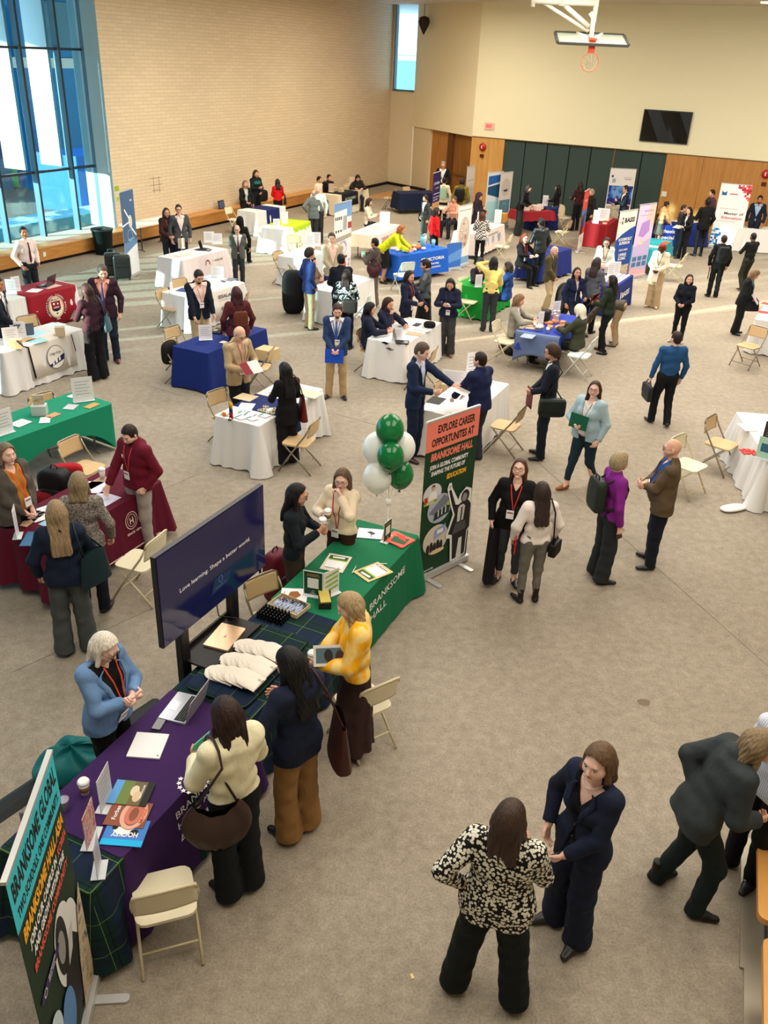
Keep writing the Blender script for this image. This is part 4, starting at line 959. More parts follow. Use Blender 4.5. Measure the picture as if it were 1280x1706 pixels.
def chair(label, L, R, kind=0, zt=.79, group=None):
    L, R = at(*L, zt)[:2], at(*R, zt)[:2]; r = nrm(R-L); f = np.array([-r[1], r[0]]); p = (L+R)/2+f*.24
    if kind not in CH:
        CH[kind] = make_chair(*((SEAT, FRM), (mat((226, 216, 186), .5), FR2), (mat((216, 226, 222), .5), mat((200, 206, 200), .4)))[kind]); o = CH[kind]
    else: o = copy_tree(CH[kind])
    o.location = (*p, 0); o.rotation_euler = (0, 0, math.atan2(f[1], f[0])-pi/2); tag(o, label, 'chair', group); return o
def item(name, label, cat, pos, rz, fn, group=None):
    mb = MB(); fn(mb); o = mb.build(name); o.location = tuple(pos); o.rotation_euler = (0, 0, rz); return tag(o, label, cat, group)
PAP = mat((236, 234, 236), .6); INK = mat((168, 168, 180), .7)
def paper(label, u, v, w=.216, h=.279, rz=0., mt=None, n=1, z=.75, cat='paper', name='paper', art=None, group=None, th=.0015):
    def fn(mb):
        rng = random.Random(int(u*7+v))
        for k in range(n): mb.use(mt or PAP).box((rng.uniform(-.01, .01) if n > 1 else 0, rng.uniform(-.01, .01) if n > 1 else 0, th*(k+.5)), (w, h, th), rng.uniform(-.1, .1) if n > 1 and k else 0)
        M = Matrix.Translation((0, 0, n*th+.0006)) @ Matrix.Rotation(-pi/2, 4, 'X')
        if art: art(mb, M, w, h)
        elif mt is None or mt is PAP:
            for k in range(4): mb.use(INK).add([M @ Vector((x, 0, zz)) for x, zz in ((-w*.38, h*.3-k*h*.18), (w*(.3-.1*(k % 2)), h*.3-k*h*.18), (w*(.3-.1*(k % 2)), h*.33-k*h*.18), (-w*.38, h*.33-k*h*.18))], [(0, 1, 2, 3)])
    return item(name, label, cat, at(u, v, z), TA+R_(rz), fn, group)
def sign(label, u, v, face=0., w=.22, h=.28, mt=None, z=.75, art=None, name='table_sign', cat='sign', T=False, group=None, lean=0.):
    """an acrylic sign holder standing on a table; face 0 looks at the camera"""
    p = at(u, v, z); a = (math.atan2(-p[1], -p[0])+R_(face)) if not T else TA+R_(face)
    o = empty(name, tuple(p), a+pi/2); tag(o, label, cat, group); tl = Matrix.Rotation(R_(lean), 4, 'X')
    mb = MB([mt or PAP]); mb.T = tl; mb.box((0, 0, h/2+.006), (w, .004, h)); mb.build('card', None, o)
    if art: mb = MB(); mb.T = tl; art(mb, Matrix.Translation((0, -.004, .006)), w, h); mb.build('print', None, o)
    else:
        mb = MB([INK]); mb.T = tl
        for k in range(5): mb.add([(-w*.36, -.0045, h*(.82-.13*k)), (w*(.34-.12*(k % 2)), -.0045, h*(.82-.13*k)), (w*(.34-.12*(k % 2)), -.0045, h*(.845-.13*k)), (-w*.36, -.0045, h*(.845-.13*k))], [(0, 1, 2, 3)])
        mb.build('print', None, o)
    mb = MB([mat((214, 220, 226), .15)]); mb.box((0, 0, .003), (w*1.02, .09, .006)); mb.build('base', None, o)
    return o
def cup(label, pos, h=.11, col=(240, 236, 230), sleeve=(150, 108, 66), rz=0, tilt=None):
    o = empty('coffee_cup', tuple(pos)); tag(o, label, 'cup')
    mb = MB([mat(col, .5)]); mb.lathe([(.028, 0), (.040, h-.012)], 18); mb.build('cup_body', None, o)
    if sleeve: mb = MB([mat(sleeve, .8)]); mb.lathe([(.0335, h*.28), (.0385, h*.68)], 18); mb.build('sleeve', None, o)
    mb = MB([mat((244, 244, 242), .4)]); mb.lathe([(.043, h-.014), (.043, h-.004), (.037, h+.004), (.034, h+.010), (.03, h+.008)], 18); mb.build('lid', None, o); return o
def laptop(label, u, v, face, lid=(60, 62, 70), base=(150, 150, 156), z=.75, open_=105, w=.33, scr=(20, 20, 26), T=True):
    p = at(u, v, z); a = TA+R_(face) if T else math.atan2(-p[1], -p[0])+R_(face)+pi/2; o = empty('laptop', tuple(p), a); tag(o, label, 'laptop')
    mb = MB([mat(base, .35, metal=.5)]); mb.box((0, 0, .009), (w, .235, .016), 0, 0, .012); mb.build('keyboard_base', None, o)
    mb = MB([mat((34, 34, 38), .6)])
    for r_ in range(5):
        for c_ in range(12): mb.box((-w*.42+c_*w*.0765, .02+.018*r_, .0185), (w*.064, .0145, .003))
    mb.build('keyboard', None, o)
    mb = MB([mat((176, 176, 182), .3, metal=.5)]); mb.box((0, -.06, .0175), (.11, .07, .002)); mb.build('trackpad', None, o)
    M = Matrix.Translation((0, .115, .016)) @ Matrix.Rotation(R_(90-open_), 4, 'X')
    mb = MB([mat(lid, .35, metal=.3)]); mb.T = M; mb.box((0, .004, .112), (w, .006, .225)); mb.build('lid', None, o)
    mb = MB([mat(scr, .12)]); mb.T = M; mb.box((0, -.0005, .112), (w*.95, .003, .205)); mb.build('screen', None, o); return o
def phone(label, pos, rz=0, M=None, case=(18, 18, 22)):
    o = empty('phone', (0, 0, 0)); tag(o, label, 'phone')
    mb = MB([mat(case, .4)]); mb.box((0, 0, .005), (.074, .152, .009), 0, 0, .014); mb.build('case', None, o)
    mb = MB([mat((8, 8, 10), .08)]); mb.box((0, 0, .0102), (.068, .146, .0012), 0, 0, .011); mb.build('screen', None, o)
    if M is not None: o.matrix_world = M
    else: o.location = tuple(pos); o.rotation_euler = (0, 0, rz)
    return o
def sq(mb, c, d, e=.35, M=None, nu=20, nv=12):
    """a soft rounded box"""
    def S(x): return math.copysign(abs(x)**e, x)
    def fn(a, b):
        u_, v_ = 2*pi*a, -pi/2+pi*b; cu, su, cv, sv = S(cos(u_)), S(sin(u_)), S(cos(v_)), S(sin(v_)); p = Vector((c[0]+d[0]/2*cv*cu, c[1]+d[1]/2*cv*su, c[2]+d[2]/2*sv)); return M @ p if M is not None else p
    return mb.grid(fn, nu, nv)
def draw(mb, M, L, d0=.0008, dd=.0005):
    for i, e in enumerate(L):
        d = -(d0+dd*i); k, mt = e[0], mat(e[1], .55) if isinstance(e[1], tuple) else e[1]; mb.use(mt)
        if k == 'r': x0, z0, x1, z1 = e[2:6]; P = [(x0, z0), (x1, z0), (x1, z1), (x0, z1)]
        elif k == 'e': cx, cz, rx, rz = e[2:6]; P = [(cx+rx*cos(a), cz+rz*sin(a)) for a in np.linspace(0, 2*pi, 29)[:-1]]
        elif k == 'p': P = e[2]
        elif k == 'o':  # ring
            cx, cz, rx, rz, tw = e[2:7]; n = 32
            V = [M @ Vector((cx+(rx+q)*cos(2*pi*j/n), d, cz+(rz+q)*sin(2*pi*j/n))) for q in (0, -tw) for j in range(n)]
            mb.add(V, [(j, (j+1) % n, n+(j+1) % n, n+j) for j in range(n)]); continue
        elif k == 't':
            _, _, s, x, z, h, w = e[:7]; o = e[7] if len(e) > 7 else {}
            mb.text(s, x, z, h, M, w, o.get('b', .02), o.get('s', 0), o.get('a', 'C'), -d); continue
        elif k == 'c':  # lettering round a ring
            _, _, s, cx, cz, r, h, a0, a1 = e[:9]
            for j, c_ in enumerate(s):
                if c_ == ' ': continue
                a = a0+(a1-a0)*j/max(len(s)-1, 1); sg = e[9] if len(e) > 9 else 1
                mb.text(c_, 0, 0, h, M @ Matrix.Translation((cx+r*cos(a), 0, cz+r*sin(a))) @ Matrix.Rotation(-(a-pi/2*sg), 4, 'Y'), None, .02, 0, 'C', -d)
            continue
        mb.add([M @ Vector((x, d, z)) for x, z in P], [tuple(range(len(P)))])
W, K = (240, 240, 240), (22, 26, 24)
def banner(label, BL, BR, h=2.0, bg=(240, 240, 240), art=None, w=None, anchor='L', name='roll_up_banner', base=1, group=None, ft=1):
    f = lambda q: np.array(q, float) if max(abs(q[0]), abs(q[1])) < 60 else at(*q)[:2]
    a, b = f(BL), f(BR); d = nrm(b-a)
    if w: a, b = (a, a+d*w) if anchor == 'L' else (b-d*w, b)
    w = np.linalg.norm(b-a); o = empty(name, (*a, 0), math.atan2(d[1], d[0])); tag(o, label, 'banner', group); AL = mat((200, 200, 200), .3, metal=.4)
    if base: mb = MB([AL]); mb.box((w/2, .01, .05), (w+.02, .10, .07), 0, 0, .02); mb.build('base', None, o)
    if ft:
        for x in (w*.18, w*.82): mb = MB([AL]); mb.box((x, -.06, .01), (.06, .38, .016), 0, 0, .025); mb.build('foot', None, o)
    mb = MB([mat((90, 90, 92), .4)]); mb.tube([(w/2, .06, .03), (w/2, .05, h-.01)], .011, 8); mb.build('pole', None, o)
    mb = MB([AL]); mb.box((w/2, .012, h-.008), (w, .03, .022)); mb.build('top_rail', None, o)
    mb = MB([mat(bg, .6) if isinstance(bg, tuple) else bg]); mb.box((w/2, .005, (h+.07)/2), (w-.01, .003, h-.08)); p = mb.build('banner_panel', None, o)
    if art: mb = MB(); draw(mb, Matrix.Translation((0, .003, 0)), art(w, h)); mb.build('print', None, p)
    return o
GD = (24, 62, 38); COR = (242, 132, 112)
def girl(x, z, s, k=(34, 34, 36), flip=1):
    f = lambda P: [(x+flip*a*s, z+b*s) for a, b in P]
    return [('p', W, f([(-.02, 0), (.14, -.02), (.30, .02), (.31, .40), (.37, .46), (.36, .86), (.33, .92), (.32, 1.08), (.2, 1.14), (.08, 1.06), (.05, .98), (-.10, 1.22), (-.12, 1.30), (-.17, 1.30), (-.2, 1.22), (-.1, .92), (-.04, .78), (-.15, .48), (-.14, .42), (-.06, .4)])),
            ('p', k, f([(.02, .02), (.10, .02), (.13, .34), (.20, .34), (.21, .03), (.28, .04), (.29, .42), (.34, .46), (.33, .84), (.28, .9), (.26, .92), (.12, .92), (.06, .9), (.0, .92), (-.12, 1.2), (-.16, 1.18), (-.07, .92), (-.0, .76), (-.11, .48), (-.02, .44)])),
            ('p', (215, 212, 208), f([(.06, .62), (.19, .62), (.21, .84), (.17, .88), (.1, .88), (.06, .84)])), ('p', (40, 40, 44), f([(.12, .6), (.15, .6), (.16, .84), (.13, .84)])),
            ('p', (84, 84, 88), f([(-.03, .44), (.27, .46), (.24, .6), (.03, .6)])), ('e', k, x+flip*.19*s, z+1.0*s, .085*s, .10*s), ('e', (150, 146, 142), x+flip*.18*s, z+.985*s, .052*s, .066*s), ('e', (190, 184, 178), x-flip*.145*s, z+1.24*s, .022*s, .03*s)]
def art1(w, h):
    return [('r', COR, 0, 1.655, w, h-.02), ('t', K, 'EXPLORE CAREER', w*.56, 1.85, .092, w*.70, {'b': .035}), ('t', K, 'OPPORTUNITES AT', w*.51, 1.705, .092, w*.80, {'b': .035}),
            ('t', COR, 'BRANKSOME HALL', w*.51, 1.535, .088, w*.80, {'b': .045, 's': .15}), ('t', W, 'JOIN A GLOBAL COMMUNITY', w*.47, 1.43, .052, w*.74, {'b': .04, 's': .1}), ('t', W, 'SHAPING THE FUTURE OF', w*.46, 1.35, .052, w*.65, {'b': .04, 's': .1}),
            ('t', (250, 186, 44), 'EDUCATION', w*.63, 1.245, .06, w*.38, {'b': .045, 's': .15}),
            ('e', (214, 216, 218), .16, 1.12, .15, .13), ('e', (176, 184, 200), .30, .90, .20, .185), ('e', (214, 204, 190), .27, .50, .21, .19), ('r', mat((30, 50, 24), .6, 'photo', (190, 210, 80)), .03, 1.0, .24, 1.04),
            ('e', (60, 44, 38), .17, 1.20, .028, .034), ('e', (216, 168, 142), .17, 1.185, .022, .028), ('p', W, [(.10, 1.05), (.24, 1.05), (.22, 1.15), (.12, 1.15)]), ('p', (190, 40, 44), [(.03, 1.04), (.09, 1.04), (.08, 1.11), (.03, 1.1)]),
            ('p', (120, 126, 146), [(.12, .88), (.36, 1.06), (.48, .96), (.2, .84)]), ('p', (40, 60, 60), [(.2, .76), (.46, .80), (.47, .92), (.22, .86)]), ('r', W, .27, .80, .285, .88), ('r', W, .33, .81, .345, .89), ('r', W, .39, .82, .405, .90), ('e', (170, 190, 60), .45, .93, .04, .035),
            ('p', (150, 164, 214), [(.24, .51), (.42, .56), (.42, .67), (.24, .63)]), ('r', W, .28, .57, .38, .62)]+[('e', (44, 36, 40), .14+.055*i, .40+.02*(i % 2), .025, .07) for i in range(5)]+[('e', (222, 206, 160), .30, .34, .12, .03)]+girl(.56, .1, .83)+[
            ('t', W, 'BRANKSOME', .17, .125, .022, .15), ('t', W, 'HALL', .125, .09, .022, .05)]
def art2(w, h):
    r = (226, 92, 74)
    return [('r', (58, 196, 214), 0, 1.62, w, h-.02), ('t', K, 'BRANKSOME GLOBAL', w*.51, 1.80, .125, w*.93, {'b': .04}), ('t', K, 'TWO SCHOOLS. ONE COMMUNITY.', w*.51, 1.67, .068, w*.90, {'b': .035}),
            ('t', (250, 176, 40), 'BRANKSOME HALL ASIA', w*.51, 1.49, .09, w*.90, {'b': .045, 's': .15}), ('t', W, 'JOIN OUR CAMPUS IN', w*.42, 1.39, .058, w*.62, {'b': .04, 's': .1}), ('t', r, 'KOREA', w*.86, 1.39, .058, w*.2, {'b': .04, 's': .1}),
            ('t', W, 'AND GROW WITHIN THE', w*.5, 1.30, .058, w*.72, {'b': .04, 's': .1}), ('t', r, 'BRANKSOME COMMUNITY', w*.5, 1.21, .058, w*.8, {'b': .04, 's': .1}),
            ('e', (226, 226, 226), .50, .86, .17, .30), ('e', (226, 226, 226), .62, .74, .16, .30), ('e', (40, 40, 42), .46, .90, .10, .22), ('e', (150, 148, 146), .45, .90, .06, .12), ('p', (36, 36, 38), [(.38, .2), (.70, .2), (.72, .66), (.6, .84), (.5, .8), (.40, .6)]), ('p', (200, 200, 200), [(.50, .66), (.56, .84), (.66, .86), (.6, .7)]),
            ('e', (62, 44, 96), .16, .98, .10, .036), ('e', (62, 44, 96), .28, .98, .14, .036), ('t', W, 'BRANKSOME', .27, .99, .018, .14), ('t', W, 'HALL ASIA', .26, .965, .018, .12), ('o', W, .13, .98, .026, .026, .006),
            ('e', (200, 222, 232), .14, .56, .12, .17), ('p', (26, 24, 26), [(.08, .34), (.2, .34), (.2, .6), (.1, .62)]), ('e', (216, 92, 50), .14, .44, .03, .05), ('e', (90, 140, 200), .36, .42, .12, .2),
            ('p', mat((60, 60, 40), .6, 'photo', (190, 170, 130)), [(.6, .1), (w-.01, .1), (w-.01, .95), (.76, .84), (.66, .5)])]
banner('tall dark green roll-up banner headed EXPLORE CAREER OPPORTUNITES AT BRANKSOME HALL', (.40, 8.47), (1.03, 9.09), 2.02, GD, art1, .86, 'R')
banner('cyan and dark green roll-up banner in the lower left corner, BRANKSOME GLOBAL', (-1.66, 2.62), (-1.76, 3.52), 2.0, (26, 50, 34), art2, .86, 'R')
def art3(w, h): return [('r', (70, 96, 130), 0, .85, w, h-.02), ('p', (96, 132, 168), [(0, .62), (w, .80), (w, .9), (0, .9)]), ('e', (206, 204, 190), w*.6, 1.38, .11, .16), ('p', W, [(0, 1.30), (w*.5, 1.36), (w*.5, 1.39), (0, 1.34)]), ('p', W, [(w*.2, 1.7), (w*.5, 1.45), (w*.55, 1.47), (w*.26, 1.72)]), ('p', W, [(w*.62, 1.2), (w*.95, .98), (w*.97, 1.02), (w*.66, 1.24)]), ('o', (170, 190, 210), w*.5, 1.05, .15, .15, .015), ('t', W, 'INFO', w*.76, 1.86, .05, .12), ('r', (120, 160, 200), w*.3, .93, w*.8, .97)]
banner('tall blue and white banner standing beside two black suitcases', (213, 466), (232, 456), 2.15, (226, 226, 228), art3, .8)
def art4(w, h):
    L = [('r', (120, 160, 210), 0, 1.72, w, h), ('p', W, [(0, 1.3), (w*.72, 1.3), (w*.72, 1.92), (0, 1.88)]), ('r', (170, 70, 70), w*.78, 1.42, w, 1.58), ('p', (170, 164, 150), [(0, 1.12), (w, 1.2), (w, 1.3), (0, 1.24)])]
    L += [('r', (70, 70, 74), .04+.09*i, 1.68, .10+.09*i, 1.76) for i in range(4)]+[('r', (80, 80, 84), w*.5+.05*i, 1.4, w*.5+.02+.05*i, 1.76) for i in range(4)]+[('r', (60, 60, 60), .06+.12*i, 1.38, .12+.12*i, 1.44) for i in range(3)]
    L += [('o', (176, 160, 186), w*.5, .96, .20, .22, .012), ('o', (176, 160, 186), w*.5, .96, .14, .15, .008), ('c', (150, 130, 160), 'UNIVERSITY OF EDUCATION', w*.5, .94, .165, .035, 2.8, .3), ('t', (150, 120, 150), 'S', w*.5, .92, .09, .06), ('r', (150, 56, 70), w*.32, .70, w*.75, .76), ('t', W, '1888', w*.53, .715, .03, .1), ('p', (206, 60, 52), [(w*.42, .42), (w*.68, .44), (w*.68, .6), (w*.46, .62)])]
    L += [('o', (40, 44, 50), w*.86, .62-.11*i, .032, .036, .012) for i in range(6)]
    return L
banner('tall white banner with a building photo and a round lilac seal', (556, 481), (590, 468), 2.1, (236, 230, 236), art4, .88)
def art5(w, h):
    return [('t', W, 'JOIN CANADA', w*.5, 1.72, .08, w*.7), ('t', W, 'OUR TEAM', w*.55, 1.58, .04, w*.4), ('r', W, w*.15, 1.42, w*.9, 1.44), ('t', W, 'TEACH WITH US', w*.5, 1.30, .045, w*.8), ('t', W, 'APPLY TODAY', w*.45, 1.22, .045, w*.6), ('r', mat((170, 70, 50), .6, 'photo', (230, 160, 60)), .02, .94, w-.02, 1.16)]+[('e', (230, 216, 214), w*(.22+.27*i), .76, .07, .08) for i in range(3)]+[('r', mat((120, 50, 40), .6, 'photo', (60, 40, 70)), .02, .22, w-.02, .55)]
banner('tall dark purple banner with orange photo strip in the far middle', (716, 400), (737, 389), 2.1, (50, 34, 96), art5, .82)
banner('narrow pale banner seen nearly edge-on beside the olive jacket', (2.42, 33.0), (2.78, 33.7), 2.0, (232, 224, 214), lambda w, h: [('e', (90, 90, 100), w*.6, .8, .05, .05), ('r', (180, 170, 170), .1, 1.5, w-.1, 1.53)], .75)
def art7(w, h): return [('t', (110, 100, 96), 'INSTITUTE', w*.5, 1.78, .045, w*.5), ('r', (120, 110, 106), .06, 1.6, w-.06, 1.615), ('e', (196, 178, 172), w*.52, .98, .30, .44), ('e', mat((110, 60, 56), .6, 'photo', (220, 200, 190)), w*.5, 1.1, .24, .26), ('e', mat((60, 40, 40), .6, 'photo', (190, 150, 130)), w*.55, .75, .2, .18), ('r', (120, 160, 200), 0, .1, w, .3)]
banner('white banner with an oval photo collage behind the bright blue table', (757, 449), (785, 440), 1.75, (232, 224, 220), art7, .80)
banner('low plain blue banner beside the bright blue table', (742, 452), (762, 449), .78, (56, 108, 190), lambda w, h: [('p', (96, 146, 214), [(0, .2), (w, .3), (w, .6), (0, .4)])], .6)
def art8(w, h): return [('p', (40, 96, 170), [(.06, 1.5), (w-.06, 1.62), (w-.06, 1.85), (.06, 1.8)]), ('p', (30, 80, 120), [(.06, 1.2), (w-.06, 1.05), (w-.06, 1.55), (.06, 1.45)]), ('r', (170, 216, 224), .05, .3, w-.05, .95)]
def art9(w, h): return [('e', (206, 196, 184), w*.5, 1.42, .27, .3), ('p', (50, 60, 70), [(w*.3, 1.34), (w*.7, 1.36), (w*.62, 1.28), (w*.38, 1.28)]), ('r', (96, 140, 158), .06, .55, w-.06, 1.0), ('o', (150, 190, 200), w*.5, .76, .12, .14, .02)]
banner('white display panel with blue pictures near the checked jacket woman', (805, 383), (826, 381), 1.95, (216, 224, 230), art8, .75)
banner('white display panel with a beige disc, right of the blue picture panel', (826, 383), (846, 379), 1.93, (224, 218, 210), art9, .80)
def art10(w, h): return [('r', (70, 110, 180), 0, .75, w, 1.3), ('p', (60, 40, 60), [(0, .4), (w*.5, .45), (w*.8, 1.2), (.0, 1.1)]), ('r', (226, 218, 214), 0, .1, w, .55), ('t', W, 'CAREERS', w*.5, 1.55, .06, w*.5), ('r', (236, 160, 150), w*.3, 1.72, w*.7, 1.74), ('p', (60, 60, 60), [(w*.4, .3), (w*.55, .3), (w*.55, .48)])]
banner('narrow red and white banner beside the dark red table', (961, 422), (977, 408), 1.9, (222, 74, 62), art10, .8)
def art11(w, h): return [('p', (40, 50, 110), [(.08, 1.78), (.15, 1.78), (.15, 1.86), (.08, 1.86)]), ('r', (170, 170, 180), .12, 1.6, .25, 1.74), ('r', (190, 186, 186), w*.55, 1.78, w*.9, 1.80), ('r', (120, 116, 126), w*.6, 1.72, w*.85, 1.74), ('r', mat((30, 56, 140), .5, 'patch', (110, 160, 220), .5), .03, .98, w-.03, 1.5), ('r', (30, 40, 120), .03, .85, w-.03, 1.05), ('r', mat((110, 96, 70), .6, 'photo', (180, 170, 150)), .04, .3, w*.56, .8), ('r', (84, 34, 64), w*.6, .3, w-.05, .82)]+[('r', W, w*.66, .38+.12*i, w*.8, .44+.12*i) for i in range(4)]
banner('tall white banner with a blue night city photo before the dark partition', (1003, 379), (1046, 381), 2.1, (236, 230, 226), art11, .95)
def art12(w, h): return [('p', (34, 76, 160), [(0, .0), (w, 0), (w, 1.62), (w*.7, 1.56), (w*.3, 1.44), (0, 1.3)]), ('t', K, 'BASIS', w*.62, 1.74, .12, w*.55, {'b': .04}), ('r', K, w*.2, 1.82, w*.26, 1.88), ('r', K, w*.2, 1.70, w*.26, 1.76), ('r', K, w*.2, 1.76, w*.24, 1.8), ('r', (90, 90, 90), w*.1, 1.74, w*.14, 1.78), ('t', W, 'ACADEMICALLY', w*.52, 1.27, .075, w*.74, {'b': .03}), ('t', W, 'SUPERIOR', w*.52, 1.17, .075, w*.6, {'b': .03}), ('t', W, 'YOUR CAREER', w*.5, 1.0, .05, w*.5), ('t', W, 'LIVING', w*.5, .86, .08, w*.42, {'b': .03}), ('t', W, 'ICONIC', w*.5, .76, .08, w*.42, {'b': .03}), ('r', mat((70, 60, 50), .6, 'photo', (190, 170, 150)), .05, .32, w-.05, .62)]
banner('white and blue roll-up banner with black BASIS lettering', (1013, 483), (1039, 477), 2.05, (240, 236, 228), art12, .85)
def art13(w, h): return [('p', (226, 200, 232), [(0, .9), (w, 1.1), (w, h-.03), (0, h-.03)]), ('p', (250, 196, 186), [(w*.5, h-.4), (w, h-.7), (w, h-.03), (w*.7, h-.03)]), ('p', (176, 140, 214), [(w*.18, 1.2), (w*.5, 1.14), (w*.8, 1.3), (w*.75, 1.62), (w*.3, 1.54)]), ('e', (246, 214, 170), w*.42, 1.0, .1, .06), ('t', (120, 70, 140), 'EDUCATION', w*.6, 1.84, .04, w*.5), ('r', (170, 140, 190), w*.1, 1.74, w*.9, 1.75), ('p', (246, 176, 180), [(0, .08), (w, .08), (w, .2), (0, .28)])]+[('r', (70, 120, 160), .06+.26*i, .5-.16*j, .26+.26*i, .62-.16*j) for i in range(3) for j in range(2)]
banner('tall lilac and pink roll-up banner beside the BASIS banner', (1046, 466), (1069, 461), 2.05, (196, 180, 226), art13, .85)
def art14(w, h):
    rg = random.Random(4); L = [('t', (30, 30, 44), 'Master of', w*.60, 1.12, .085, w*.62, {'b': .02}), ('t', (200, 50, 60), 'Education', w*.56, .98, .085, w*.66, {'b': .02}), ('p', (50, 90, 150), [(.08, 1.72), (.24, 1.72), (.24, 1.86), (.16, 1.80), (.08, 1.86)]), ('r', (200, 60, 70), w*.34, 1.76, w*.6, 1.79), ('r', (150, 150, 160), w*.1, 1.3, w*.7, 1.31), ('r', (150, 150, 160), w*.1, .9, w*.7, .91)]
    for i in range(7):
        for j in range(9):
            if rg.random() < .75*(1-abs(i-6)/7)+(j < 3)*.25 and i+(8-j) > 6: L.append(('r', ((196, 40, 56), (226, 96, 100), (150, 30, 50))[rg.randrange(3)], w-.06*(7-i), h-.08-.06*j, w-.06*(6-i), h-.02-.06*j))
            if rg.random() < .75*(1-i/7): L.append(('r', ((30, 110, 190), (90, 170, 220), (20, 70, 140))[rg.randrange(3)], .06*i+.01, .12+.06*j, .06*i+.07, .18+.06*j))
    return L
banner('tall white roll-up banner reading Master of Education', (1180, 412), (1217, 416), 2.1, (240, 238, 240), art14, .98)
# ------------------------------------------------------------------ screen on its cart
S0, S1 = np.array([-1.72, 5.50]), np.array([-1.10, 6.82]); ds = nrm(S1-S0); a_ = math.atan2(ds[1], ds[0]); mid = (S0+S1)/2
cart = empty('television_cart', (*mid, 0), a_); tag(cart, 'black steel television cart with a shelf behind the plaid table', 'television cart'); BKM = mat((16, 17, 19), .45)
for x in (-.36, .36): mb = MB([BKM]); mb.box((x, .10, .92), (.11, .07, 1.80), 0, 0, .01); mb.build('pole', None, cart); mb = MB([BKM]); mb.box((x, .1, .05), (.08, .75, .05), 0, 0, .02); mb.build('foot', None, cart)
mb = MB([BKM]); mb.box((0, .10, .12), (.8, .06, .05)); mb.box((0, .06, 1.6), (.8, .05, .12)); mb.build('crossbar', None, cart)
mb = MB([mat((28, 22, 20), .5)]); mb.box((0, -.02, .80), (.74, .36, .02)); mb.box((0, .16, .825), (.74, .02, .05)); mb.box((0, -.2, .812), (.74, .015, .03)); mb.build('shelf', None, cart)
tvs = empty('television', (*(mid+np.array([ds[1], -ds[0]])*.03), 0), a_); tag(tvs, 'large black flat screen showing Love learning. Shape a better world.', 'television')
mb = MB([BKM]); mb.box((0, .03, 1.62), (1.46, .045, .84)); mb.build('casing', None, tvs)
mb = MB([mat((16, 17, 58), .09, emit=.35)]); mb.box((0, .004, 1.62), (1.44, .006, .82)); sc = mb.build('screen', None, tvs)
mb = MB(); draw(mb, Matrix.Identity(4), [('t', W, 'Love learning. Shape a better world.', 0, 1.595, .040, .98, {'b': .012}), ('p', (28, 52, 96), [(-.1, 1.34), (.14, 1.36), (.2, 1.46), (-.04, 1.48)]), ('o', (84, 126, 180), .04, 1.44, .03, .035, .007), ('t', (84, 126, 180), 'BRANKSOME HALL', .04, 1.375, .014, .16)]); mb.build('lettering', None, tvs)
for P, lb in (([(.1, .1, 1.3), (.2, .14, .9), (.34, .05, .82)], 'thin grey cable looping down behind the television screen'), ([(-.3, .1, 1.2), (-.2, .2, .8), (-.25, .25, .3), (-.4, .2, .02), (-.7, .3, .015)], 'thin black cable trailing down the television cart to the floor')):
    mb = MB([mat((60, 60, 64) if 'grey' in lb else (20, 20, 22), .5)]); mb.tube(P, .006, 6); o = mb.build('cable'); o.location = (*mid, 0); o.rotation_euler = (0, 0, a_); tag(o, lb, 'cable')
o = empty('laptop', tuple(Vector(Matrix.Translation((*mid, 0)) @ Matrix.Rotation(a_, 4, 'Z') @ Vector((.05, -.03, .811)))), a_+R_(8)); tag(o, 'closed pale gold laptop on the television cart shelf', 'laptop')
mb = MB([mat((222, 184, 146), .35, metal=.3)]); mb.box((0, 0, .010), (.35, .24, .018), 0, 0, .012); mb.build('lid', None, o); mb = MB([mat((130, 100, 74), .4)]); draw(mb, Matrix.Translation((0, 0, .0196)) @ Matrix.Rotation(-pi/2, 4, 'X'), [('t', (130, 100, 74), 'hp', 0, -.012, .02, .03)]); mb.build('emblem', None, o)
r0, r1 = at(0, 1352)[:2], at(268, 1172)[:2]; dr = nrm(r1-r0); r0 = r0-dr*1.2
mb = MB([mat((34, 38, 40), .6)]); mb.prism([(-.11, 0), (-.05, .035), (.05, .035), (.11, 0)], 0, float(np.linalg.norm(r1-r0)), Matrix.Rotation(pi/2, 4, 'X')); o = mb.build('cable_ramp'); o.location = (*r1, .001); o.rotation_euler = (0, 0, math.atan2(dr[1], dr[0])-pi/2); tag(o, 'long black cable ramp on the floor at the left, behind the purple table', 'cable ramp')
# ------------------------------------------------------------------ balloons
bp = at(645, 893, .76)
def balloon(label, u, v, dy, col, r=.15):
    q = np.array([*bp]); d = _R*(u-640)/CAM_F-_V*(v-853)/CAM_F+_F; t = (bp[1]+dy)/d[1]; p = d*t+[0, 0, CAM_H]
    o = empty('balloon', tuple(p)); tag(o, label, 'balloon', None); mb = MB([mat(col, .13 if col[0] < 100 else .3)])
    mb.lathe([(r*sin(pi*i/14)*(1-.16*(1-cos(pi*i/14*1.0))*(i < 7))+1e-4 if 0 else r*max(sin(pi*i/14), 1e-3)*(1-.22*max(0, 1-i/6)**1), -r*1.2*cos(pi*i/14)) for i in range(15)], 24); mb.build('balloon_skin', None, o)
    mb = MB([mat(col, .3)]); mb.lathe([(.016, -r*1.2-.03), (.006, -r*1.2-.01), (.004, -r*1.2+.01)], 8); mb.build('knot', None, o); return p
gr, wh = (14, 112, 58), (236, 240, 236)
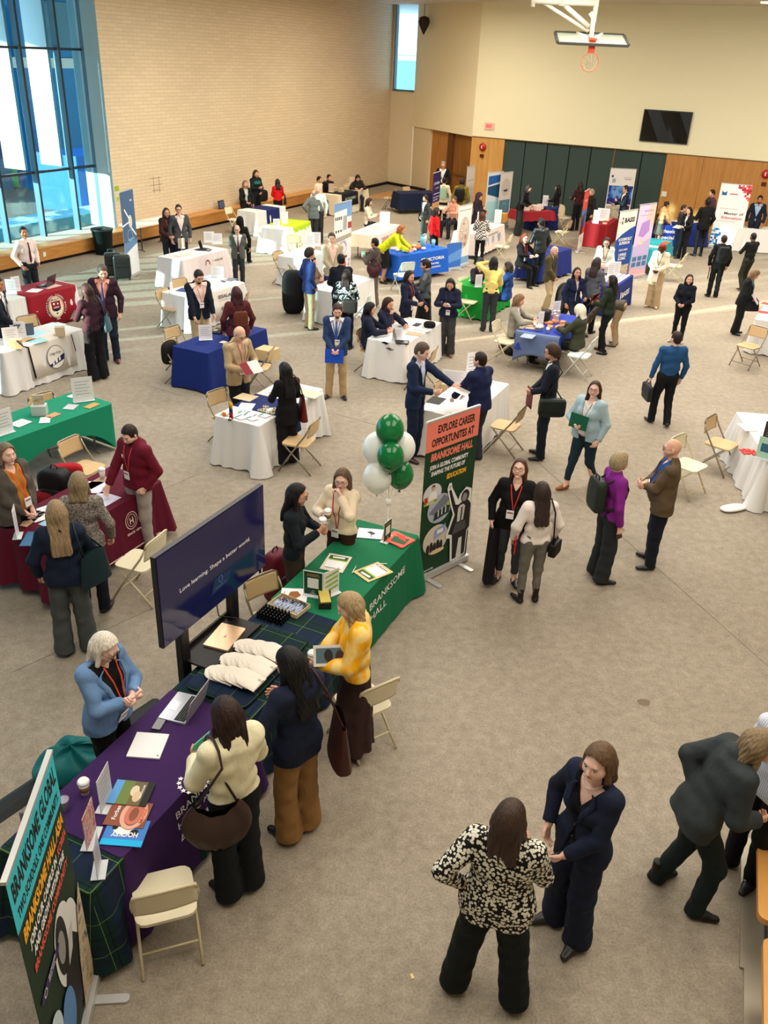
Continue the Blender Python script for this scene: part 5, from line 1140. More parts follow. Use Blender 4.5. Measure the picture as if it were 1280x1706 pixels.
bs = [balloon('uppermost glossy green balloon of the cluster', 650, 717, .0, gr, .148), balloon('white balloon left of the two upper green ones', 629, 748, .10, wh, .158), balloon('white balloon right of the green ones, behind', 669, 746, .14, wh, .15),
      balloon('middle glossy green balloon in front of the white ones', 651, 761, -.12, gr, .142), balloon('lowest white balloon at the left of the cluster', 629, 796, .0, wh, .155), balloon('lowest green balloon at the right, half behind the white', 667, 791, .08, gr, .145)]
kp = bp+np.array([0, 0, .42]); mb = MB([mat((236, 236, 232), .5)])
mb.tube([tuple(bp), tuple(kp)], .004, 6)
for p in bs: mb.tube([tuple(kp), tuple(p-np.array([0, 0, .17]))], .0025, 5)
sq(mb, kp, (.07, .06, .07), .7); o = mb.build('balloon_stick'); tag(o, 'thin white stick and ribbons holding the balloon cluster', 'balloon stick')
# ------------------------------------------------------------------ tables
AX = np.array([.40, 8.31]); ax = np.array([-.411, -.911]); GRN = mat((16, 110, 72), .8, 'drape'); PL = mat((12, 44, 40), .9, 'plaid')
E1 = AX+ax*1.86; E2 = AX+ax*3.40; E3 = AX+ax*5.18
def tableW(label, A, L, mt, **k): return table(label, tuple(A), tuple(np.array(A)-ax*10), L, mt=mt, **k)
T1 = tableW('deep green BRANKSOME HALL tablecloth on the table under the balloons', E1, 1.86, GRN, fold=.006, flare=.03, hem=.03, corner=.09)
T2 = tableW('dark green plaid tablecloth under the stacked white caps', E2, 1.54, PL, fold=.025, flare=.06, hem=.04, z=.742)
T3 = tableW('dark green plaid cloth under the purple tablecloth, near end', E3-ax*.0, 1.78, PL, fold=.03, flare=.07, hem=.06, z=.738, corner=.09)
T3p = tableW('purple BRANKSOME HALL ASIA tablecloth over the plaid one', E3-ax*.30, 1.50, mat((58, 30, 84), .85, 'drape'), fold=.005, flare=.085, hem=.05, z=.748, corner=.05)
leaf = []
for k in range(14):
    a = R_(60+k*24); 
    if k < 13: leaf.append(a)
def crest(x, z, r, c_=W):
    L = []
    for a in [R_(30+k*25) for k in range(11)]:
        cx, cz = x+r*cos(a+1.2), z+r*sin(a+1.2); P = []
        for j in range(10): q = a+j*2*pi/10; rr = r*(.22 if j % 2 == 0 else .11); P.append((cx+rr*cos(q), cz+rr*sin(q)))
        L.append(('p', c_, P))
    L += [('p', c_, [(x-r*.35, z-r*.3), (x+r*.3, z-r*.35), (x+r*.42, z+r*.15), (x-r*.2, z+r*.25)]), ('p', (50, 30, 80) if c_ == W else c_, [(x-r*.1, z-r*.22), (x+.0*r, z-r*.23), (x+r*.08, z+r*.14), (x-r*.02, z+r*.15)]), ('e', c_, x-r*.3, z+r*.42, r*.14, r*.2), ('e', c_, x+r*.05, z+r*.48, r*.12, r*.18)]
    return L
def cpx_(t, u, v): q = t['M'].inverted() @ Vector(at(u, v, .75)); return q.x, q.y
def onfront(t, L, lean=.05, name='lettering', off=.022):
    mb = MB(); draw(mb, Matrix.Translation((0, -off, .745)) @ Matrix.Rotation(-lean, 4, 'X') @ Matrix.Translation((0, 0, -.745)), L); return mb.build(name, None, t['o'])
GL = crest(.42, .40, .16)[:8]
onfront(T1, [('t', W, 'BRANKSOME', 1.03, .50, .085, .86, {'b': .005}), ('t', W, 'HALL', .80, .36, .085, .38, {'b': .005})]+GL, .04, off=.012)
# the crest lies on the purple top, the words hang on its front
onfront(T3p, [('t', W, 'BRANKSOME', .80, .60, .062, .56, {'b': .005}), ('t', W, 'HALL ASIA', .78, .50, .062, .52, {'b': .005}), ('t', W, 'Be Remarkable', .80, .39, .06, .56, {'b': .02, 's': .3})], .10, off=.014)
mb = MB(); draw(mb, Matrix.Translation((0, 0, .750)) @ Matrix.Rotation(-pi/2, 4, 'X'), crest(*cpx_(T3p, 322, 1303), .10)); mb.build('emblem', None, T3p['o'])
def blanket(mb):
    mb.use(PL); sq(mb, (.60, .38, .768), (1.06, .60, .05), .16, None, 30, 10)
mb = MB([PL]); blanket(mb); o = mb.build('folded_cloth', None, None, None, uv=lambda co, n: (co.x, co.y) if n.z > .5 else (co.x, co.z)); o.matrix_world = T2['M']; tag(o, 'thick folded plaid cloth lying under the white caps', 'cloth')
# caps: three rows
def cpx(t, u, v, z=.75):
    q = t['M'].inverted() @ Vector(at(u, v, z)); return q.x, q.y
CAPM = mat((236, 226, 212), .85, 'cloth')
def cap_mesh():
    mb = MB([CAPM]); 
    def fn(a, b):
        x = -.11+.22*a; w_ = .095*math.sqrt(max(0, 1-(max(0, -x-.02)/.09)**2))if x < -.02 else .095; y = (b-.5)*2*w_; z = .016*math.sqrt(max(0, 1-((b-.5)*2)**4))*(1 if x > -.02 else max(.2, 1-((-x-.02)/.09)**2)); return (x, y, z+.002)
    mb.grid(fn, 14, 12); mb.grid(lambda a, b: (fn(a, 1-b)[0], fn(a, 1-b)[1], .0), 14, 12)
    me = mb.build('white_cap'); return me
cap0 = cap_mesh(); cm_ = MB(); draw(cm_, Matrix.Translation((.082, .03, .0185)) @ Matrix.Rotation(pi/2, 4, 'Z') @ Matrix.Rotation(-pi/2, 4, 'X'), [('o', (60, 52, 50), 0, 0, .011, .012, .004), ('r', (70, 60, 56), -.02, -.024, .02, -.020), ('r', (70, 60, 56), -.012, -.031, .012, -.028)]); cm_.build('emblem', None, cap0)
first = True; CR_ = (((343, 1118), (438, 1150)), ((368, 1097), (458, 1128)), ((391, 1074), (480, 1105)))
for r_, (x0_, nm) in enumerate(((.24, 'row nearest the laptop'), (.52, 'middle row'), (.80, 'row nearest the black bottles'))):
    for k in range(9):
        o = cap0 if first else copy_tree(cap0); first = False
        t_ = k/8; q0, q1 = CR_[r_]; q0, q1 = np.array(cpx(T2, *q0, .79)), np.array(cpx(T2, *q1, .79)); dd_ = q1-q0; L_ = np.linalg.norm(dd_); a0_ = math.atan2(dd_[1], dd_[0]); c0_ = q0+dd_/L_*(.115+(L_-.23)*t_)
        o.matrix_world = T2['M'] @ Matrix.Translation((*(c0_+np.array([-sin(a0_), cos(a0_)])*(.012*sin(k*2.1)-.01*t_)), .806+.0135*k-.005*k*t_)) @ Matrix.Rotation(a0_+R_(9-14*t_+2*sin(k*5)), 4, 'Z') @ Matrix.Rotation(R_(9), 4, 'Y')
        tag(o, 'white knit cap in the overlapping %s on the plaid table' % nm if k < 8 else 'top white cap with its emblem, %s on the plaid table' % nm, 'cap', 'white caps, '+nm)
# bottles and pens at the far end of the plaid table
def bottle0():
    o = empty('small_bottle', (0, 0, 0)); mb = MB([mat((12, 12, 14), .12)]); mb.lathe([(.013, 0), (.014, .004), (.014, .034), (.007, .042), (.006, .046)], 10); mb.build('bottle_body', None, o); mb = MB([mat((20, 20, 22), .2)]); mb.lathe([(.009, .044), (.009, .072), (.004, .075)], 10); mb.build('cap', None, o); return o
b0 = bottle0(); n_ = 0
for i in range(8):
    for j in range(5):
        o = b0 if n_ == 0 else copy_tree(b0); n_ += 1; o.matrix_world = T2['M'] @ Matrix.Translation((1.22+.036*j+.004*(i % 2), .70-.036*i, .745)); tag(o, 'small black bottle in the tight block beside the pen tray', 'bottle', 'black bottles beside the pens')
tr = empty('pen_tray', tuple(local(T2, 1.50, .53, .75)), T2['rz']+R_(-6)); tag(tr, 'shallow cardboard tray full of pens on the plaid table', 'tray'); cb = mat((206, 188, 150), .8)
mb = MB([cb]); mb.box((0, 0, .003), (.22, .34, .005)); mb.build('tray_bottom', None, tr)
for c_, d_ in (((.11, 0, .022), (.006, .34, .042)), ((-.11, 0, .022), (.006, .34, .042)), ((0, .17, .022), (.22, .006, .042)), ((0, -.17, .022), (.22, .006, .042))): mb = MB([cb]); mb.box(c_, d_); mb.build('tray_side', None, tr)
pen = MB([mat((190, 200, 226), .3), mat((40, 52, 96), .3)]); pen.tube([(-.06, 0, 0), (.045, 0, 0)], .0045, 6); pen.use(pen.mats[1]); pen.tube([(.045, 0, 0), (.07, 0, 0)], [.005, .0035], 6); pen.box((.05, 0, .006), (.04, .003, .002)); pen0 = pen.build('pen'); rg = random.Random(5)
for k in range(80):
    o = pen0 if k == 0 else pen0.copy()
    if k: COL.objects.link(o)
    o.matrix_world = Matrix.Translation(local(T2, 1.50, .53, .75)) @ Matrix.Rotation(T2['rz'], 4, 'Z') @ Matrix.Translation((rg.uniform(-.035, .035), -.15+.30*((k*7) % 80)/80, .012+.005*(k//16)+.003*rg.random())) @ Matrix.Rotation(rg.uniform(-.35, .35), 4, 'Z') @ Matrix.Rotation(rg.uniform(-.06, .06), 4, 'Y'); tag(o, 'pale blue and white pen heaped in the cardboard tray', 'pen', 'pens in the cardboard tray')
NAVY = mat((22, 36, 92), .8, 'drape'); 
tA = table('white tablecloth with a navy runner in front of the tan blazer man', (432, 710), (535, 650), 1.80, fold=.035, flare=.07, corner=.08)
over(tA, 'navy runner across the white table with the small flag', .45, 1.05, NAVY, .42, .3)
tB = table('white tablecloth at which the navy students are sitting', (674, 575), (733, 539), 1.80, fold=.03, flare=.05)
tC = table('white tablecloth between the two men behind the EXPLORE CAREER banner', (np.array([.49, 12.16])+TN*.76), None, 1.84, fold=.012, flare=.05, hem=.04)
tD = table('bright teal green stretch cover with arched openings', (-20, 745), (185, 672), 1.83, mt=mat((14, 134, 100), .6), frm='B', stretch=1, fold=.0, D=.78)
tE = table('maroon tablecloth with a cream edge line, lower left', (82, 908), (262, 805), 1.80, mt=mat((92, 14, 40), .85, 'drape'), fold=.03, flare=.06, hem=.10, corner=.10, D=.80)
tF = table('white tablecloth carrying the cream banner with a round bridge emblem', (24, 583), (138, 548), 1.80, frm='B', fold=.03, flare=.05)
tG = table('white tablecloth under the red BRENT cover', (48, 493), (127, 474), 1.78, frm='B', fold=.012, flare=.04)
tH = table('royal blue tablecloth on the table of the bearded man', (346, 589), (451, 545), 1.83, mt=mat((18, 40, 112), .8, 'drape'), fold=.004, flare=.03, hem=.03)
tI = table('white tablecloth with the pale EISALAM sheet on its front', (313, 496), (398, 473), 1.83, fold=.03, flare=.06)
tJ = table('pinkish white tablecloth of the couple by the bare table', (303, 434), (370, 417), 1.83, mt=mat((222, 208, 208), .85, 'drape'), fold=.02, flare=.09, hem=.03)
tK = table('white tablecloth with navy end by the brick wall', (427, 354), (470, 345), 1.70, fold=.03, flare=.05)
over(tK, 'navy cloth end on the white table by the brick wall', .55, 1.3, NAVY, .6, .2)
tL = table('white tablecloth with a lime green runner', (476, 383), (510, 371), 1.75, fold=.02, flare=.08, D=.85)
over(tL, 'lime green runner on the white table by the back-turned grey suit', .5, 1.75, mat((172, 206, 32), .8, 'drape'), .62, .1)
tM = table('short white tablecloth left of the navy blazer man', (505, 432), None, 1.2, fold=.03, flare=.06)
tN = table('white tablecloth beside the man in khaki trousers', (560, 488), (613, 467), 1.80, fold=.03, flare=.06)
tO = table('long beige tablecloth by the brick wall with a black sign cloth', (np.array([-2.2, 33.6])), None, 2.4, fold=.01, flare=.04, mt=mat((224, 210, 184), .85, 'drape'))
over(tO, 'black cloth with grey lettering over the beige table', .2, 1.5, mat((20, 22, 28), .8), .45, .1, art=lambda mb, M: draw(mb, M @ Matrix.Translation((.85, 0, 0)), [('t', (170, 176, 170), 'ACADEMY', 0, .52, .10, .9)]))
tP = table('cream tablecloth with a white lettered sheet right of the lilac seal banner', (623, 393), (671, 373), 2.2, fold=.01, flare=.03, hem=.38, mt=mat((236, 220, 190), .85, 'drape'))
over(tP, 'white sheet with faint red lettering on the cream table', .25, 2.1, mat((232, 222, 222), .7), .55, .1, art=lambda mb, M: draw(mb, M @ Matrix.Translation((1.2, 0, 0)), [('t', (170, 96, 96), 'YOUR CAREER', 0, .50, .11, 1.3), ('t', (150, 110, 120), 'TEACH ABROAD', 0, .34, .07, 1.1)]))
tQ = table('bright blue VICTORIA tablecloth covered with snacks', (664, 427), (752, 413), 1.95, mt=mat((26, 92, 196), .8, 'drape'), fold=.006, flare=.02, hem=.12, D=.8)
onfront(tQ, [('t', W, 'VICTORIA', 1.42, .50, .085, .72, {'b': .02}), ('t', W, 'University', 1.34, .39, .05, .46), ('t', W, 'EDUCATION', 1.40, .29, .045, .46), ('p', W, [(.86, .58), (1.0, .60), (.99, .42), (.93, .34), (.87, .42)]), ('p', (26, 92, 196), [(.89, .55), (.97, .56), (.93, .42)])], .02)
tR = table('dark navy tablecloth in the far corner by the purple banner', (668, 323), (716, 322), 1.6, mt=mat((20, 30, 58), .8, 'drape'), fold=.01, hem=.15)
tS = table('white tablecloth with pale printed front, behind the checked jacket', (2.5, 26.9), None, 2.3, fold=.01, flare=.05, hem=.12, D=.85, mt=mat((226, 214, 204), .85, 'drape'))
onfront(tS, [('e', (170, 176, 190), .7, .4, .14, .16), ('e', (170, 176, 190), 1.2, .42, .13, .14), ('r', (150, 160, 180), 1.6, .3, 1.9, .55), ('t', (110, 120, 150), 'HONG KONG', 1.2, .58, .06, .9)], .03)
tU = table('dark blue tablecloth of the red-haired woman', (905, 428), (951, 415), 1.7, mt=mat((26, 40, 108), .8, 'drape'), fold=.02, flare=.05, hem=.08)
tV = table('vivid green tablecloth of the masked woman', (810, 481), None, 1.6, mt=mat((20, 146, 52), .8, 'drape'), fold=.02, flare=.08, hem=.03)
tW_ = table('royal blue tablecloth heaped with books and packets', (929, 563), (968, 527), 1.83, mt=mat((34, 60, 160), .8, 'drape'), fold=.015, flare=.03, hem=.42)
tX = table('navy BASIS tablecloth with rows of brochures', (1027, 478), (1056, 458), 1.6, mt=mat((26, 44, 124), .8, 'drape'), fold=.004, flare=.02)
onfront(tX, [('t', W, 'BASIS', .95, .36, .13, .7, {'b': .03}), ('r', W, .45, .32, .52, .52)], .02)
tY = table('turquoise tablecloth behind the woman in cream', (1097, 417), (1119, 402), 1.9, mt=mat((34, 148, 160), .8, 'drape'), fold=.015, hem=.33, D=.75)
tZ = table('dark red tablecloth beside the red banner', (1012, 376), None, 1.75, mt=mat((136, 18, 26), .8, 'drape'), fold=.012, flare=.02)
tAA = table('long navy tablecloth in front of the wood panelling', (8.2, 30.5), (10.6, 30.75), 2.45, mt=mat((24, 40, 110), .8, 'drape'), fold=.01, hem=.03)
tBB = table('white tablecloth of the bearded man in front of the wood panelling', (11.55, 30.35), (14, 29.8), 2.2, fold=.02, flare=.09)
tCC = table('white tablecloth with red leaflets at the right edge, upper', (8.78+.05, 20.39), (7.75, 18.4), 2.25, fold=.02, flare=.04)
tDD = table('white tablecloth with red candies at the right edge', (5.41, 12.68), (5.24, 10.85), 1.84, fold=.04, flare=.10, corner=.06, hem=.0)
tEE = table('red tablecloth with white boxes before the dark partition', (868, 354), (905, 353), 1.4, mt=mat((150, 34, 44), .8, 'drape'), fold=.01, hem=.45)
tE2 = table('navy tablecloth end beside the woman in jeans', (897, 350), (925, 348), 1.0, mt=NAVY, fold=.01, hem=.02)
for t, lb, x0, x1, c_, fr in ((tG, 'red BRENT cover with a round school crest', .42, 1.74, (146, 18, 36), .72),):
    over(t, lb, x0, x1, mat(c_, .6, 'drape'), fr, .2, name='table_cover', cat='table cover', art=lambda mb, M: draw(mb, M @ Matrix.Translation((1.12, 0, .0)), [
        ('e', (236, 222, 196), 0, .40, .20, .225), ('e', (146, 18, 36), 0, .40, .185, .21), ('e', (236, 222, 196), 0, .40, .175, .20), ('p', (130, 20, 34), [(-.12, .52), (.12, .52), (.12, .36), (0, .24), (-.12, .36)]), ('p', (24, 22, 26), [(-.12, .36), (.12, .36), (0, .24)]), ('t', (30, 26, 28), 'BRENT', 0, .535, .04, .22), ('t', W, 'ARMUS', 0, .38, .025, .15), ('p', W, [(-.07, .32), (0, .30), (.07, .32), (.06, .29), (0, .275), (-.06, .29)]), ('e', W, -.05, .47, .025, .025), ('e', W, .05, .46, .02, .02),
        ('c', W, 'INTERNATIONAL SCHOOL MANILA', 0, .40, .235, .034, 3.9, -.7), ('t', W, '1909', 0, .135, .03, .09)]))
over(tF, 'cream banner cloth with a round navy bridge emblem and black ties', .48, 1.52, mat((232, 224, 212), .7, 'drape'), .60, .05, name='banner_cloth', cat='banner', art=lambda mb, M: draw(mb, M @ Matrix.Translation((1.05, 0, .0)), [
    ('e', (28, 38, 84), 0, .42, .20, .21), ('e', (236, 228, 216), 0, .42, .19, .20), ('p', (28, 38, 84), [(-.185, .30), (.18, .45), (.19, .42), (.17, .34), (-.13, .27)]), ('p', W, [(-.10, .285), (-.06, .30), (-.06, .35), (-.10, .33)]), ('p', W, [(-.03, .31), (.02, .325), (.02, .39), (-.03, .37)]), ('p', W, [(.05, .335), (.09, .35), (.09, .41), (.05, .39)]), ('t', (120, 120, 130), 'Colegio Bridge', 0, .47, .05, .26, {'s': .3}), ('p', (18, 20, 30), [(-.56, .73), (-.53, .73), (-.50, .18), (-.54, .16)]), ('p', (18, 20, 30), [(.42, .73), (.44, .73), (.47, .4), (.45, .4)])]))
over(tI, 'pale sheet lettered EISALAM twice on the white table front', .62, 1.68, mat((228, 220, 216), .7), .66, .05, name='banner_cloth', cat='banner', art=lambda mb, M: draw(mb, M @ Matrix.Translation((1.2, 0, 0)), [('t', (60, 60, 66), 'EISALAM', -.05, .55, .075, .5), ('t', (60, 60, 66), 'EISALAM', .02, .29, .075, .5), ('r', (140, 140, 140), -.3, .50, .2, .508), ('r', (140, 140, 140), -.24, .24, .27, .248)]))
onfront(tJ, [('t', (84, 60, 66), 'INSTITUTE', 1.35, .52, .05, .42), ('o', (120, 30, 50), .95, .48, .10, .13, .03), ('p', (120, 30, 50), [(.9, .34), (.97, .36), (.96, .28)])], .05)
onfront(tE, [('r', (236, 214, 206), -.03, .125, 1.83, .14), ('o', (232, 214, 206), 1.18, .50, .10, .11, .008), ('o', (232, 214, 206), 1.18, .50, .07, .08, .006), ('t', (232, 214, 206), 'H', 1.18, .46, .08, .06), ('t', (232, 214, 206), 'SINCE 1876', 1.2, .33, .03, .24)], .06, off=.03)
onfront(tD, [('o', (16, 40, 40), 1.10, .60, .085, .085, .01), ('p', (200, 220, 214), [(1.05, .59), (1.15, .60), (1.14, .57), (1.06, .56)])], -.35, off=-.0)
def bare(label, A, B, L, fm=(110, 100, 90), top=(214, 206, 190), D=.75, zt=.73):
    A, B = at(*A, .74)[:2] if abs(A[0]) > 50 else np.array(A), at(*B, .74)[:2] if abs(B[0]) > 50 else np.array(B); d = nrm(B-A); o = empty('folding_table', (*A, 0), math.atan2(d[1], d[0])); tag(o, label, 'table')
    mb = MB([mat(top, .5)]); mb.box((L/2, D/2, zt), (L, D, .03), 0, 0, .03); mb.build('tabletop', None, o)
    for x in (.22, L-.22):
        mb = MB([mat(fm, .4)])
        mb.tube([(x, .12, .70), (x, .12, .03)], .016, 8); mb.tube([(x, D-.12, .70), (x, D-.12, .03)], .016, 8); mb.tube([(x, .02, .02), (x, .12, .05), (x, D-.12, .05), (x, D-.02, .02)], .014, 8); mb.tube([(x, .12, .45), (x, D-.12, .45)], .010, 6); mb.build('leg_frame', None, o)
    return o
bare('bare pale folding table standing against the bench by the brick wall', (-7.45, 25.6), (-6.7, 27.1), 1.83, (60, 62, 66))
bare('bare folding table between the far door and the purple banner', (1.75, 31.4), (2.3, 32.6), 1.6)
for t, lb in ((tW_, 'folding table half covered by the royal blue cloth'), (tY, 'folding table under the turquoise cloth'), (tP, 'folding table with pale legs under the cream cloth'), (tS, 'folding table with dark legs under the printed white cloth'), (tEE, 'folding table under the red cloth by the partition'), (tR, 'folding table under the dark navy cloth in the far corner'), (tE, 'folding table showing its legs beneath the maroon cloth'), (tD, 'folding table inside the teal stretch cover')):
    q = t['A']+t['d']*.03+np.array([-t['d'][1], t['d'][0]])*.04; bare(lb, tuple(q), tuple(q+t['d']), t['L']-.06, D=t['D']-.08, zt=.715)
mb = MB([mat((98, 116, 156), .8, 'cloth')]); mb.grid(lambda a, b: (-.03-.03*sin(b*pi)+(.62*max(0, (a-.25))-.0)*0-.02*a+.35*(.25-a)*(a < .25), -.05+.88*b, .76 if a < .25 else max(.757-(a-.25)*(.55+.25*abs(2*b-1)**2), .1)), 12, 14)
o = mb.build('shawl'); o.matrix_world = tW_['M']; tag(o, 'slate blue shawl draped over the near end of the book table', 'shawl'); o.modifiers.new('t', 'SOLIDIFY').thickness = .006
# ------------------------------------------------------------------ chairs
for a in (('beige folding chair in front of the plaid end of the purple table', (216, 1500), (330, 1472), 1), ('beige folding chair behind the woman in the yellow sweater', (600, 1157), (669, 1128), 1),
          ('beige folding chair between the television screen and the dark red backpack', (452, 953), (414, 968), 0), ('beige folding chair left of the television screen, by the maroon table', (246, 908), (276, 884), 1),
          ('tan folding chair in front of the teal stretch cover', (134, 722), (90, 742), 0), ('tan folding chair behind the teal stretch table', (86, 652), (46, 662), 0), ('tan folding chair left of the blue table, without coat', (298, 541), (271, 549), 0),
          ('tan folding chair with a black coat left of the blue table', (294, 559), (268, 570), 0), ('tan folding chair under the red BRENT cover', (61, 524), (25, 530), 0), ('tan folding chair behind the man in the burgundy suit', (176, 487), (180, 478), 0),
          ('tan folding chair left of the white table with the small flag', (374, 646), (344, 656), 0), ('tan folding chair right of the white table with the small flag', (510, 716), (541, 688), 0), ('tan folding chair with a box on it, right of the blue table', (444, 592), (463, 570), 0),
          ('tan folding chair right of the man in the navy quarter zip', (860, 692), (887, 666), 0), ('tan folding chair behind the navy suit man with the paper', (716, 592), (736, 571), 0), ('tan folding chair at the far side of the two men, half hidden', (742, 630), (723, 640), 0),
          ('white folding chair of the olive coat person', (981, 576), (1003, 555), 2), ('beige folding chair of the man in the pale grey blazer', (836, 531), (817, 540), 1), ('beige folding chair by the turquoise table', (1139, 428), (1150, 419), 1),
          ('tan folding chair at the right edge, behind the curly blond woman', (1282, 549), (1251, 541), 0), ('tan folding chair left of the white table with red candies', (1193, 690), (1175, 700), 0), ('pale folding chair behind the bald man in the brown blazer', (1140, 723), (1121, 731), 1),
          ('tan folding chair left of the vivid green table, nearer', (772, 470), (757, 478), 1), ('tan folding chair left of the vivid green table, farther', (779, 461), (763, 465), 1), ('beige folding chair before the printed white table', (846, 397), (860, 387), 1), ('beige folding chair beside the dark red table', (945, 372), (958, 367), 1),
          ('beige folding chair with a cream coat by the dark partition', (938, 343), (925, 345), 1), ('pale folding chair in front of the lime green runner', (501, 392), (477, 393), 1), ('tan folding chair left of the short white table', (469, 418), (455, 421), 0), ('tan folding chair leaning in front of the short white table', (477, 439), (489, 449), 0),
          ('pale folding chair behind the woman in the printed blouse', (611, 500), (623, 482), 2), ('pale folding chair by the brick wall near the black bags', (387, 344), (372, 347), 1), ('pale folding chair in front of the VICTORIA table', (668, 439), (694, 437), 2), ('tan folding chair in the far corner, left of the navy table', (655, 317), (665, 313), 0), ('tan folding chair in the far corner, behind the navy table', (683, 311), (670, 312), 0),
          ('tan folding chair of the left sitting navy student', (606, 545), (594, 552), 0), ('tan folding chair below the pinkish white table, right', (307, 463), (288, 466), 0), ('tan folding chair below the pinkish white table, left', (276, 480), (261, 484), 0), ('tan folding chair at the end of the EISALAM table', (409, 493), (419, 478), 0)):
    if a[3] == 1 and a[1][0] > 560 or a[3] != 1: pass
    chair(*a[:4])
# ------------------------------------------------------------------ things on the near tables
def L1(t, x, y, dz=.004, z=.75): return local(t, x, y, z+dz)
def put(name, label, cat, t, x, y, fn, rz=0., z=.752, group=None): return item(name, label, cat, local(t, x, y, z), t['rz']+R_(rz), fn, group)
def flat(c_, w, h, th=.002, art=None, bev=0.):
    def fn(mb):
        mb.use(mat(c_, .5) if isinstance(c_, tuple) else c_).box((0, 0, th/2), (w, h, th), 0, 0, bev)
        if art: draw(mb, Matrix.Translation((0, 0, th+.0004)) @ Matrix.Rotation(-pi/2, 4, 'X'), art)
    return fn
def putp(name, label, cat, t, u, v, fn, rz=0., z=.752, group=None):
    x, y = cpx(t, u, v, z); return put(name, label, cat, t, x, y, fn, rz, z, group)
CLIP = [('r', W, -.10, -.13, .10, .13), ('r', (60, 90, 40), -.10, .06, .10, .13), ('r', (150, 190, 60), -.10, .04, .10, .06), ('p', W, [(-.06, .08), (.07, .09), (.06, .12), (-.07, .11)]), ('r', (90, 44, 40), -.09, -.12, .09, -.11)]
putp('clipboard', 'wooden clipboard with a form near the front edge of the green table', 'clipboard', T1, 622, 953, flat((226, 196, 140), .25, .33, .004, CLIP), 65)
putp('clipboard', 'clipboard with a green form at the back edge of the green table', 'clipboard', T1, 560, 938, flat((224, 216, 196), .25, .33, .004, CLIP), -80)
for (u, v, r, lb) in ((590, 950, 10, 'white pen left of the wooden clipboard'), (634, 940, -60, 'white pen above the wooden clipboard, outer'), (628, 944, -55, 'white pen above the wooden clipboard, inner')):
    putp('pen', lb, 'pen', T1, u, v, lambda mb: mb.use(mat((236, 236, 230), .3)).tube([(-.07, 0, .006), (.07, 0, .006)], .005, 6), r)
ART_MAG = [('p', (40, 90, 60), [(-.06, -.12), (.08, -.10), (.04, .08), (-.08, .05)]), ('r', (250, 240, 230), -.09, .10, .02, .115), ('p', (220, 60, 50), [(.0, -.1), (.1, -.02), (.09, .1), (.03, .02)])]
for k in range(3): putp('magazine', 'coral Branksome magazine in the small stack at the far end of the green table', 'magazine', T1, 664, 899, flat((240, 104, 84), .23, .29, .004, ART_MAG), 4*k-20, .752+.004*k, group='coral magazines stacked on the green table')
putp('paper', 'white leaflet beside the green sign, far end of the green table', 'paper', T1, 617, 889, flat(W, .22, .28, .002, [('p', (60, 60, 60), [(-.03, -.03), (.02, .04), (.05, .0), (.01, -.06)]), ('r', (90, 90, 90), -.08, -.02, -.02, -.01)]), 20)
QA = lambda mb, M, w, h: draw(mb, M, [('r', (24, 66, 44), .006, .006-w*0, w/2-.006, h-.006)] and [('r', (24, 66, 44), -w/2+.008, .008, w/2-.008, h-.008), ('r', (196, 150, 90), -w*.3, h*.86, w*.3, h*.885), ('r', (196, 150, 90), -w*.34, h*.80, w*.34, h*.82), ('r', (236, 238, 236), -w*.28, h*.30, w*.28, h*.72), ('o', (206, 220, 206), 0, h*.15, .014, .014, .004), ('r', (206, 220, 206), -w*.16, h*.07, w*.16, h*.085)], .0004, .0004)
sign('small green sign with a pale square at the far end of the green table', 645, 900, 62, .17, .24, art=QA)
sign('green sign with a pale square beside the tray of pens', 522, 992, -18, .20, .27, art=QA)
sign('white sign with green stripes in the middle of the green table', 552, 990, 38, .19, .27, art=lambda mb, M, w, h: draw(mb, M, [('p', (150, 190, 60), [(-w*.4, h*(.15+.2*k)), (w*.4, h*(.25+.2*k)), (w*.4, h*(.33+.2*k)), (-w*.4, h*(.22+.2*k))]) for k in range(4)]))
putp('paper', 'white card with a brown tile picture beside the green sign', 'paper', T1, 490, 992, flat(W, .24, .26, .003, [('p', (150, 94, 50), [(-.06, -.02), (0, -.07), (.07, -.03), (.06, .04), (-.03, .06)]), ('r', (222, 120, 110), -.1, .09, .06, .10)]), 25)
putp('box', 'dark box with yellow leaflets behind the green sign', 'box', T1, 541, 1003, lambda mb: (mb.use(mat((40, 40, 30), .6)).box((0, 0, .03), (.12, .24, .06)), mb.use(mat((200, 180, 90), .6)).box((0, 0, .065), (.10, .21, .012), .1)), -60)
lp = cpx(T3p, 300, 1178); laptop('open silver laptop on the purple table', 303, 1181, 180+10, (176, 176, 182), (170, 172, 178), w=.33)
phone('black phone lying face up on the purple table', local(T3p, *cpx(T3p, 266, 1206), .752), T3p['rz']+R_(-75))
putp('pen', 'dark pen lying by the black phone on the purple table', 'pen', T3p, 262, 1222, lambda mb: mb.use(mat((24, 24, 30), .3)).tube([(-.07, 0, .006), (.07, 0, .006)], .0045, 6), -75)
putp('notebook', 'square white-covered notebook on the purple table', 'notebook', T3p, 247, 1243, flat((236, 236, 238), .26, .25, .012, [('r', (80, 80, 80), -.11, -.11, -.095, -.10)]), 22)
